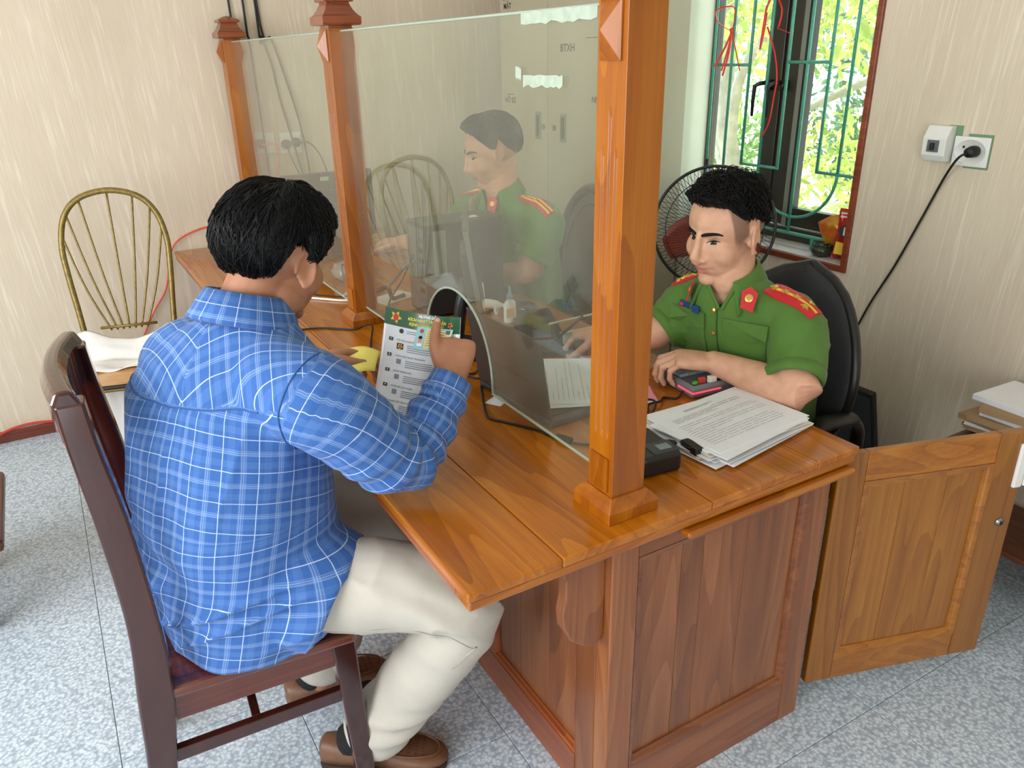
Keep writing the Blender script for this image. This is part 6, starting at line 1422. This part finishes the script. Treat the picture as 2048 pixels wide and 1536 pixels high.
# grey box with a red light strip and small things in it
M['devgrey'] = mat('grey_plastic_device', (116, 118, 124), .45); M['redled'] = mat('red_light_strip', (255, 60, 80), .4, emit=1.6)
kp = empty('keypad_box', (.875, .432, DZ), 'grey plastic box with a glowing red strip under the officer hand', 'device')
K0, K1, K2 = Vector((.816, .374, 0)), Vector((.940, .362, 0)), Vector((.826, .505, 0)); kx = (K1-K0).normalized(); ky = Vector((-kx.y, kx.x, 0)); kw, kh = .125, .135
def kbox(u0, u1, v0, v1, z0, z1, name, m, bevel=.002):
    c = K0+kx*(u0+u1)/2+ky*(v0+v1)/2+Vector((0, 0, DZ+(z0+z1)/2)); return MB().obox(c, kx, ky, (0, 0, 1), (u1-u0)/2, (v1-v0)/2, (z1-z0)/2).build(name, m, kp, False, bevel)
MB().loft([[K0+kx*(u*kw+s_*(1 if u == 0 else -1))+ky*(v*kh+s_*(1 if v == 0 else -1))+Vector((0, 0, DZ+z)) for u, v in ((0, 0), (1, 0), (1, 1), (0, 1))] for s_, z in ((.006, .001), (0, .008), (0, .026), (.006, .034), (.010, .034), (.012, .028))]).build('shell', M['devgrey'], kp, False, .002)
kbox(.0, .085, -.0015, .001, .016, .020, 'light_strip', M['redled'], .0006); kbox(-.0015, .001, .0, .06, .016, .020, 'light_strip', M['redled'], .0006)
for i in range(3):
    for j in range(2): kbox(.018+i*.03, .046+i*.03, .080+j*.024, .102+j*.024, .028, .036, 'key', mat('pale_grey_key', (158, 166, 176), .5) if i == 0 and j == 0 else bpy.data.materials['pale_grey_key'], .001)
clut = (('pale_green_eraser', (.022, .022), (.009, .007, .006), (80, 150, 50), 'small green object in the grey box'), ('red_clip', (.045, .026), (.010, .004, .008), (206, 70, 62), 'small red clip in the grey box'), ('white_eraser', (.070, .018), (.010, .008, .009), (226, 224, 214), 'small white block in the grey box'), ('dark_bead', (.092, .030), (.012, .009, .008), (60, 56, 50), 'small dark round thing in the grey box'))
for nm, (u, v), rr, c, lb in clut:
    p = K0+kx*u+ky*v+Vector((0, 0, DZ+.0285+rr[2])); solo(MB().obox(p, kx, ky, (0, 0, 1), *rr) if nm in ('red_clip', 'white_eraser') else MB().ell(p, rr), nm, mat(nm, c, .4), lb, 'trinket', 'small things in the grey box', smooth=nm not in ('red_clip', 'white_eraser'), bevel=.002)
# pile of papers with a clipboard clip
rr = random.Random(5); z = DZ+.0005
for k in range(12):
    top_ = k == 11; a = rr.uniform(-7, 7)+3 if not top_ else 5; th = rr.uniform(.0012, .0036)
    c = (.768+rr.uniform(-.018, .012), .208+rr.uniform(-.016, .014)) if not top_ else (.774, .214)
    lb = 'top printed form of the paper pile at the desk corner' if top_ else ('bottom sheet of the paper pile at the desk corner' if k == 0 else ('', 'second', 'third', 'fourth', 'fifth', 'sixth', 'seventh', 'eighth', 'ninth', 'tenth', 'eleventh')[k]+' sheet from the bottom of the paper pile at the desk corner')
    o, f_ = paper(c, a, .297, .21, z, th, M['paper'] if k % 4 else M['paperbeige'], 'form_sheet', lb, 'paper', 'paper pile at the desk corner', .0 if not top_ else .002); z += th+.0002
printlines(o, f_, .30, .62, .86, .90, 2, M['ink'], 2); printlines(o, f_, .10, .55, .70, .80, 4, M['inklight'], 4); printlines(o, f_, .06, .90, .16, .66, 12, M['inklight'], 5); printlines(o, f_, .55, .92, .76, .84, 2, M['ink'], 6)
cl = MB().obox((.617, .160, z-.010), (.10, 1, 0), (1, -.10, 0), (0, 0, 1), .026, .010, .009).tube([(.612, .175, z-.003), (.596, .176, z+.002), (.594, .148, z+.002), (.610, .146, z-.003)], .0012, 5)
solo(cl, 'binder_clip', M['black'], 'black binder clip on the near edge of the paper pile', 'clip', bevel=.001)
# black fingerprint reader behind the near post
fr_ = empty('fingerprint_reader', (.525, .20, DZ), 'black fingerprint reader between the near post and the paper pile', 'scanner')
a = Vector((.10, -.012, 0)).normalized(); b_ = Vector((.012, .10, 0)).normalized()
MB().obox((.520, .195, DZ+.023), a, b_, (0, 0, 1), .046, .066, .022).build('housing', M['black'], fr_, False, .008)
MB().obox((.532, .160, DZ+.0455), a, b_, (0, .1, 1), .030, .024, .0015).build('raised_face', mat('charcoal_face', (52, 54, 58), .4), fr_, False, .002)
MB().obox((.535, .158, DZ+.0475), a, b_, (0, .1, 1), .014, .011, .0008).build('scan_window', mat('scan_glass', (120, 136, 134), .1), fr_)
MB().tube([(.572, .175, DZ+.035), (.588, .182, DZ+.030), (.592, .205, DZ+.022)], .006, 6).build('cable_plug', M['rubber'], fr_, True)
# loose cables
def cable(pts, label, r=.003, m=None): return solo(MB().tube(spline([(x, y, DZ+max(z, r+.0005)) for x, y, z in pts], 7), r, 7), 'cable', m or M['rubber'], label, 'cable', 'cables on the desk', smooth=True)
cable([(.02, 1.50, 0), (.113, 1.453, 0), (.216, 1.425, 0), (.30, 1.352, 0), (.335, 1.345, .012), (.345, 1.30, .02), (.30, 1.20, .004), (.262, 1.09, 0), (.29, 1.00, 0), (.36, .93, 0), (.45, .86, 0)], 'black cable crossing the desk past the middle post')
cable([(.52, .90, 0), (.45, .819, 0), (.41, .83, .01), (.43, .76, .012), (.489, .775, .014), (.47, .71, .01), (.43, .74, .004), (.395, .676, 0), (.357, .593, 0), (.345, .55, 0), (.366, .51, 0), (.404, .44, 0), (.415, .397, 0), (.431, .352, 0), (.465, .313, 0), (.53, .29, 0), (.60, .32, 0)], 'black cable looping under the glass arch to the reader')
solo(MB().tube([(.4225, .378, DZ+.008), (.436, .343, DZ+.008)], [.0075, .0075], 10), 'ferrite_bead', M['black'], 'black ferrite bead on the cable under the glass', 'bead')
cable([(.62, .365, 0), (.67, .372, 0), (.70, .40, .008), (.735, .398, .01), (.765, .42, .004), (.79, .40, 0), (.816, .41, .012)], 'black cable bunched between the post and the grey box')
cable([(.60, .34, 0), (.66, .35, .006), (.70, .375, .02), (.71, .41, .016), (.69, .43, .004), (.70, .47, 0)], 'second black cable coiled beside the grey box', .0026)
cable([(.25, 1.80, 0), (.29, 1.771, 0), (.335, 1.72, 0), (.385, 1.67, 0), (.45, 1.66, 0), (.55, 1.72, 0)], 'white cable lying on the desk beyond the middle post', .004, M['white'])
cable([(.30, 1.90, 0), (.33, 1.80, .0), (.42, 1.72, .0), (.50, 1.80, 0)], 'thin black cable lying beside the white cable', .002)
# white receipt under the glass arch
paper((.43, .64), 30, .09, .045, DZ+.001, .0006, M['paper'], 'paper_slip', 'small white slip of paper lying under the glass arch', 'paper', None, .006)
# keyboard, mouse, glue bottle, horse
kb = empty('keyboard', (.76, 1.02, DZ), 'black computer keyboard behind the laptop', 'keyboard')
kd = Vector((-.40, -.92, 0)).normalized(); kn = Vector((.92, -.40, 0)); kc = Vector((.768, 1.00, 0))
MB().obox(kc+Vector((0, 0, DZ+.009)), kd, kn, (0, 0, 1), .205, .066, .008).build('base', M['black'], kb, False, .003)
km = mat('charcoal_key', (46, 48, 52), .4)
k0 = None
for i in range(17):
    for j in range(5):
        if k0 is None: k0 = o = MB().obox((0, 0, 0), kd, kn, (0, 0, 1), .0095, .0095, .003).build('key', km, kb, False, .0015)
        else: o = k0.copy(); COL.objects.link(o)
        o.location = kc+kd*(-.188+i*.0235)+kn*(-.047+j*.0235)+Vector((0, 0, DZ+.020))-org(kb)
ms = MB().ell((.848, 1.215, DZ+.016), (.034, .055, .022), Matrix.Rotation(.3, 3, 'Z'), 20, 12); ms.v = [(x, y, max(z, DZ+.001)) for x, y, z in ms.v]
solo(ms, 'computer_mouse', M['blackgloss'], 'black computer mouse beside the glue bottle', 'mouse', smooth=True)
gl_ = empty('glue_bottle', (.752, 1.148, DZ), 'small white glue bottle with a pale blue nozzle', 'bottle')
MB().loft([[(.752+r*math.cos(a)*1.0, 1.148+r*math.sin(a)*.75, DZ+z) for a in np.linspace(0, 2*math.pi, 21)[:-1]] for r, z in ((.019, .001), (.021, .004), (.021, .058), (.018, .068), (.009, .076), (.009, .08))]).build('body', M['white'], gl_, True)
MB().lathe([(.0095, .079), (.010, .090), (.006, .095), (.005, .112), (.002, .120), (.0005, .121)], (.752, 1.148, DZ), 14).build('nozzle', mat('pale_blue_plastic', (140, 186, 206), .4), gl_, True)
MB().obox((.744, 1.1315, DZ+.036), (1, -.1, 0), (.1, 1, 0), (0, 0, 1), .013, .0006, .015).build('label', mat('glue_label', (226, 180, 90), .5), gl_)
hs = MB(); hc = Vector((.728, 1.262, DZ))
def hp(x, z, y=0): return hc+Vector((.861, -.508, 0))*x+Vector((.508, .861, 0))*y+Vector((0, 0, z))
limb(hs, [hp(-.025, .035), hp(.0, .038), hp(.03, .034), hp(.04, .03)], [.014, .016, .015, .012], 12)
limb(hs, [hp(-.022, .045), hp(-.026, .07), hp(-.020, .092)], [.014, .011, .009], 12); limb(hs, [hp(-.018, .097), hp(-.032, .093), hp(-.044, .083)], [.009, .007, .005], 10)
for x, y, zz in ((-.028, -.008, 0), (-.022, .008, 0), (.034, -.008, 0), (.038, .008, 0)): limb(hs, [hp(x, .028, y), hp(x-.004, .014, y), hp(x, .004, y)], [.007, .0048, .005], 8)
limb(hs, [hp(.045, .035), hp(.06, .028), hp(.064, .012)], [.006, .007, .004], 8)
for k in range(7): hs.ell(hp(-.008-.002*k*.3, .062+k*.007), (.006, .005, .006))
hs.ell(hp(-.014, .106, -.004), (.003, .002, .007)); hs.ell(hp(-.014, .106, .004), (.003, .002, .007))
hm_ = remesh(hs, .0022, 2, .5); M['plasterhorse'] = mat('white_plaster', (206, 200, 190), .6); ho = link('horse_figurine', hm_, M['plasterhorse'], None, True); hm_.transform(Matrix.Translation(-hc)); ho.location = hc; tag(ho, 'small white horse figurine beside the glue bottle', 'figurine')
# pen in the right hand, wire letter tray
solo(MB().tube([(.700, .845, .762), (.742, .842, .788), (.815, .838, .832)], [.0012, .0045, .0045], 8), 'pen', M['black'], 'black pen in the right hand of the young officer', 'pen', smooth=True)
M['cream2'] = mat('cream_plastic_tray', (206, 200, 180), .4)
wt = MB(); wt.tube([(.748, .914, .800), (.905, .912, .803), (.935, .875, .80), (.90, .835, .79), (.775, .838, .79)], .0035, 6); wt.obox((.80, .845, .772), (1, -.04, 0), (0, 1, 0), (0, 0, 1), .045, .004, .018); wt.obox((.86, .875, .752), (1, -.04, 0), (.04, 1, 0), (0, 0, 1), .07, .045, .011)
solo(wt, 'letter_tray', M['cream2'], 'pale wire letter tray beside the keyboard', 'tray')
for k, (c, an) in enumerate((((.90, .72), 20), ((.93, .70), 35), ((.895, .76), 8))):
    paper(c, an, .10, .03, DZ+.002+k*.006, .004, (M['paper'], mat('blue_card', (60, 88, 130), .5), mat('orange_card', (214, 84, 52), .5))[k], 'card_slip', ('white card slip lying behind the officer hand', 'blue card slip lying behind the officer hand', 'orange card slip lying behind the officer hand')[k], 'card')
# desktop tower and screens of the officers
tw = empty('computer_tower', (.69, 1.385, DZ), 'black computer tower standing on the desk behind the glass', 'computer')
MB().box(.548, .825, 1.31, 1.46, DZ+.008, 1.045).build('case', mat('dark_grey_case', (44, 46, 48), .4, .3), tw, False, .004)
MB().box(.545, .5485, 1.32, 1.45, DZ+.02, 1.03).build('rear_plate', mat('grey_rear_plate', (104, 104, 100), .4, .5), tw)
for k in range(7): MB().box(.5435, .5455, 1.33+.004*(k % 2), 1.365, DZ+.05+k*.033, DZ+.065+k*.033).build('port', M['black'] if k % 3 else M['badgeblue'], tw)
MB().box(.572, .616, 1.3088, 1.3102, .88, 1.025).build('sticker', mat('silver_sticker', (124, 128, 126), .35, .2), tw)
MB().box(.71, .76, 1.355, 1.385, 1.0448, 1.0456).build('label', M['white'], tw)
for x in (.575, .80):
    for y in (1.33, 1.44): MB().box(x-.012, x+.012, y-.012, y+.012, DZ, DZ+.009).build('foot', M['rubber'], tw)
M['moncase'] = mat('dark_monitor_back', (40, 42, 44), .4); M['monedge'] = mat('silver_monitor_edge', (92, 96, 94), .35, .2)
mh = Vector((.452, .892, 0)).normalized(); mn = Vector((.892, -.452, 0)); mc = Vector((.545, .985, .985))
mo = empty('monitor', (mc.x, mc.y, DZ), 'flat monitor seen edge-on behind the glass in front of the tower', 'monitor', 'monitors on the desk')
mu = Vector((-.14*mn.x, -.14*mn.y, .99)).normalized(); mq = mn.copy(); mq = (mq-mu*mq.dot(mu)).normalized()
MB().obox(mc, mh, mq, mu, .215, .008, .148).build('casing', M['moncase'], mo, False, .003)
MB().obox(mc+mq*.0085, mh, mq, mu, .208, .0008, .138).build('screen', M['blackgloss'], mo)
MB().obox(mc-mh*.2158, mh, mq, mu, .001, .006, .146).build('bezel_edge', M['monedge'], mo)
MB().obox(mc-mq*.018-mu*.02, mh, mq, mu, .10, .012, .08).build('rear_bulge', M['moncase'], mo, False, .008)
MB().tube([mc-mq*.03-mu*.03, mc-mq*.055-mu*.10, Vector((mc.x, mc.y, DZ+.012))-mn*.06], [.016, .018, .02], 8).build('stand_neck', M['moncase'], mo, True)
MB().loft([[Vector((mc.x, mc.y, DZ+z))-mn*.05+mh*rx_*math.cos(a)+mn*ry_*math.sin(a) for a in np.linspace(0, 2*math.pi, 29)[:-1]] for rx_, ry_, z in ((.11, .085, .0005), (.11, .085, .008), (.10, .075, .013))]).build('stand_base', M['black'], mo, True)
# far monitor with its back to the camera
m2 = empty('monitor', (.58, 2.35, DZ), 'dark monitor with its back to the glass beside the far sockets', 'monitor', 'monitors on the desk')
MB().box(.388, .775, 2.34, 2.36, .815, 1.095).build('casing', M['moncase'], m2, False, .006)
MB().box(.398, .765, 2.3602, 2.3612, .828, 1.085).build('screen', M['blackgloss'], m2)
MB().box(.47, .70, 2.325, 2.341, .86, 1.03).build('rear_bulge', M['moncase'], m2, False, .012)
MB().box(.55, .61, 2.315, 2.335, DZ+.01, .97).build('stand_neck', M['moncase'], m2, False, .004)
MB().box(.48, .68, 2.26, 2.42, DZ+.0005, DZ+.012).build('stand_base', M['moncase'], m2, False, .004)
MB().obox((.565, 2.3385, 1.07), (1, 0, 0), (0, 1, 0), (0, 0, 1), .018, .0008, .008).build('tape_mark', M['tape'], m2); MB().obox((.655, 2.3245, 1.0), (1, 0, .3), (0, 1, 0), (-.3, 0, 1), .012, .0008, .014).build('tape_mark', M['tape'], m2)
# plastic bag, papers, pink folder and cables on the far part of the desk
M['bagmat'] = mat('clear_plastic_bag', (150, 156, 158), .15, spec=.8)
pb_ = MB(); pb_.ell((.505, 1.93, DZ+.04), (.075, .06, .04), None, 40, 24); mm = bpy.data.meshes.new('b'); V = np.array(pb_.v)
V += np.array([(.010*mnoise.noise((x*40, y*40, z*40)), .010*mnoise.noise((x*40+9, y*40, z*40)), .014*mnoise.noise((x*30, y*30+5, z*30))) for x, y, z in V]); V[:, 2] = np.maximum(V[:, 2], DZ+.001); pb_.v = [tuple(q) for q in V]
solo(pb_, 'plastic_bag', M['bagmat'], 'crumpled clear plastic bag on the desk beyond the middle post', 'bag')
paper((.545, 1.615), 20, .15, .10, DZ+.001, .002, M['paper'], 'paper_sheet', 'white paper lying between the middle post and the tower', 'paper'); 
paper((.77, 2.36), 5, .26, .16, DZ+.001, .006, M['pink'], 'pink_folder', 'pink folder lying by the far officer right hand', 'folder')
cable([(.50, 1.55, .06), (.51, 1.50, .10), (.525, 1.46, .14), (.53, 1.43, .16), (.542, 1.40, .18)], 'grey cable bundle rising from the desk to the tower', .006, M['devgrey'])
cable([(.44, 1.60, 0), (.46, 1.56, .05), (.50, 1.55, .06), (.53, 1.58, .01), (.58, 1.60, 0)], 'thick dark cable clump beside the white paper', .008)
cable([(.54, 1.40, .20), (.50, 1.41, .12), (.47, 1.45, .05), (.48, 1.50, 0)], 'black cable hanging from the tower back', .003)
cable([(.455, 1.66, 0), (.42, 1.74, .04), (.43, 1.80, .10), (.47, 1.82, .05), (.50, 1.78, 0)], 'blue cable loop beyond the middle post', .0035, mat('blue_cable', (40, 92, 140), .4))
# ================================================================== on the window sill
SZ = WZ0+.0035
bw = MB().lathe([(.001, 0), (.022, .0), (.036, .008), (.042, .022), (.038, .036), (.028, .042), (.024, .046), (.027, .052), (.022, .052), (.018, .042), (.001, .04)], (2.095, 1.055, SZ), 28)
bwl = empty('incense_bowl', (2.095, 1.055, SZ), 'small dark green pottery bowl on the window sill', 'bowl'); M['potgreen'] = mat('dark_green_glaze', (52, 58, 44), .2, var=.4, scale=60)
bw.build('bowl', M['potgreen'], bwl, True)
for k in range(12):
    a = 2*math.pi*k/12; MB().ell((2.095+.032*math.cos(a), 1.055+.032*math.sin(a), SZ+.043), (.007, .007, .005), None, 8, 6).build('relief_petal', M['potgreen'], bwl, True)
def bag(c, w_, h_, t_, tilt, name, m, label, seed):
    b = MB(); vs = []; fs = []; n = 14
    for side in (1, -1):
        for i in range(n+1):
            for j in range(n+1):
                u, v = i/n*2-1, j/n*2-1; th = t_*(max(0, (1-u*u)*(1-v*v)))**.5*side; k = .006*mnoise.noise((u*3+seed, v*3, side))
                vs.append((th+k, u*w_/2*(1-.10*(1-v*v)*0+.06*math.sin(v*3+seed)), (v+1)*h_/2))
    for s_ in (0, 1):
        for i in range(n):
            for j in range(n): a = s_*(n+1)**2+i*(n+1)+j; fs.append((a, a+1, a+n+2, a+n+1) if s_ else (a, a+n+1, a+n+2, a+1))
    R_ = Matrix.Translation(Vector(c)) @ Matrix.Rotation(tilt[0], 4, 'Z') @ Matrix.Rotation(tilt[1], 4, 'X') @ Matrix.Rotation(tilt[2], 4, 'Y')
    b.add(vs, fs); b.xf(R_); o = solo(b, name, m, label, 'bag', 'snack bags on the sill', smooth=True); return o, R_
def bagmat(name, c1, c2):
    m, ns, ls, b = newmat(name); tc = ns.new('ShaderNodeTexCoord'); nz = ns.new('ShaderNodeTexNoise'); nz.inputs['Scale'].default_value = 22; nz.inputs['Detail'].default_value = 1; ls.new(tc.outputs['Object'], nz.inputs['Vector'])
    r = ramp(ns, [(.46, lin(c1)), (.52, lin(c2))]); ls.new(nz.outputs['Fac'], r.inputs['Fac']); ls.new(r.outputs['Color'], b.inputs['Base Color']); b.inputs['Roughness'].default_value = .22; b.inputs['Metallic'].default_value = .25; return m
bag((2.125, 1.085, SZ+.062), .13, .13, .028, (.2, 1.15, 0), 'snack_bag', bagmat('gold_orange_foil', (190, 138, 30), (206, 108, 44)), 'gold and orange snack bag lying on the bars above the bowl', 2)
bo, BR = bag((2.105, .965, SZ+.004), .085, .185, .026, (.35, .05, .06), 'snack_bag', bagmat('red_foil', (178, 30, 36), (186, 40, 40)), 'red snack bag with a white letter standing by the window trim', 5)
def bagp(u, v, off): return BR @ Vector((-.0275-off, u, v))
def bpoly(pts, m, name, off): MB().add([bagp(x, y, off) for x, y in pts]+[bagp(sum(p[0] for p in pts)/len(pts), sum(p[1] for p in pts)/len(pts), off)], [(i, (i+1) % len(pts), len(pts)) for i in range(len(pts))]).build(name, m, bo)
bpoly([(.026*math.cos(a), .105+.026*math.sin(a)) for a in np.linspace(0, 2*math.pi, 21)[:-1]], M['black'], 'printed_disc', .002)
text_mesh('printed_letter', 'P', .038, lambda a, b: bagp(-a, .105+b, .0035), M['white'], bo, bold=.002)
bpoly([(.03, .02), (-.03, .018), (-.032, .06), (.028, .066)], M['badgeyel'], 'printed_patch', .002); 
for z in (.155, .168): bpoly([(.03, z), (-.03, z+.004), (-.03, z+.009), (.03, z+.006)], M['white'], 'printed_band', .0005)
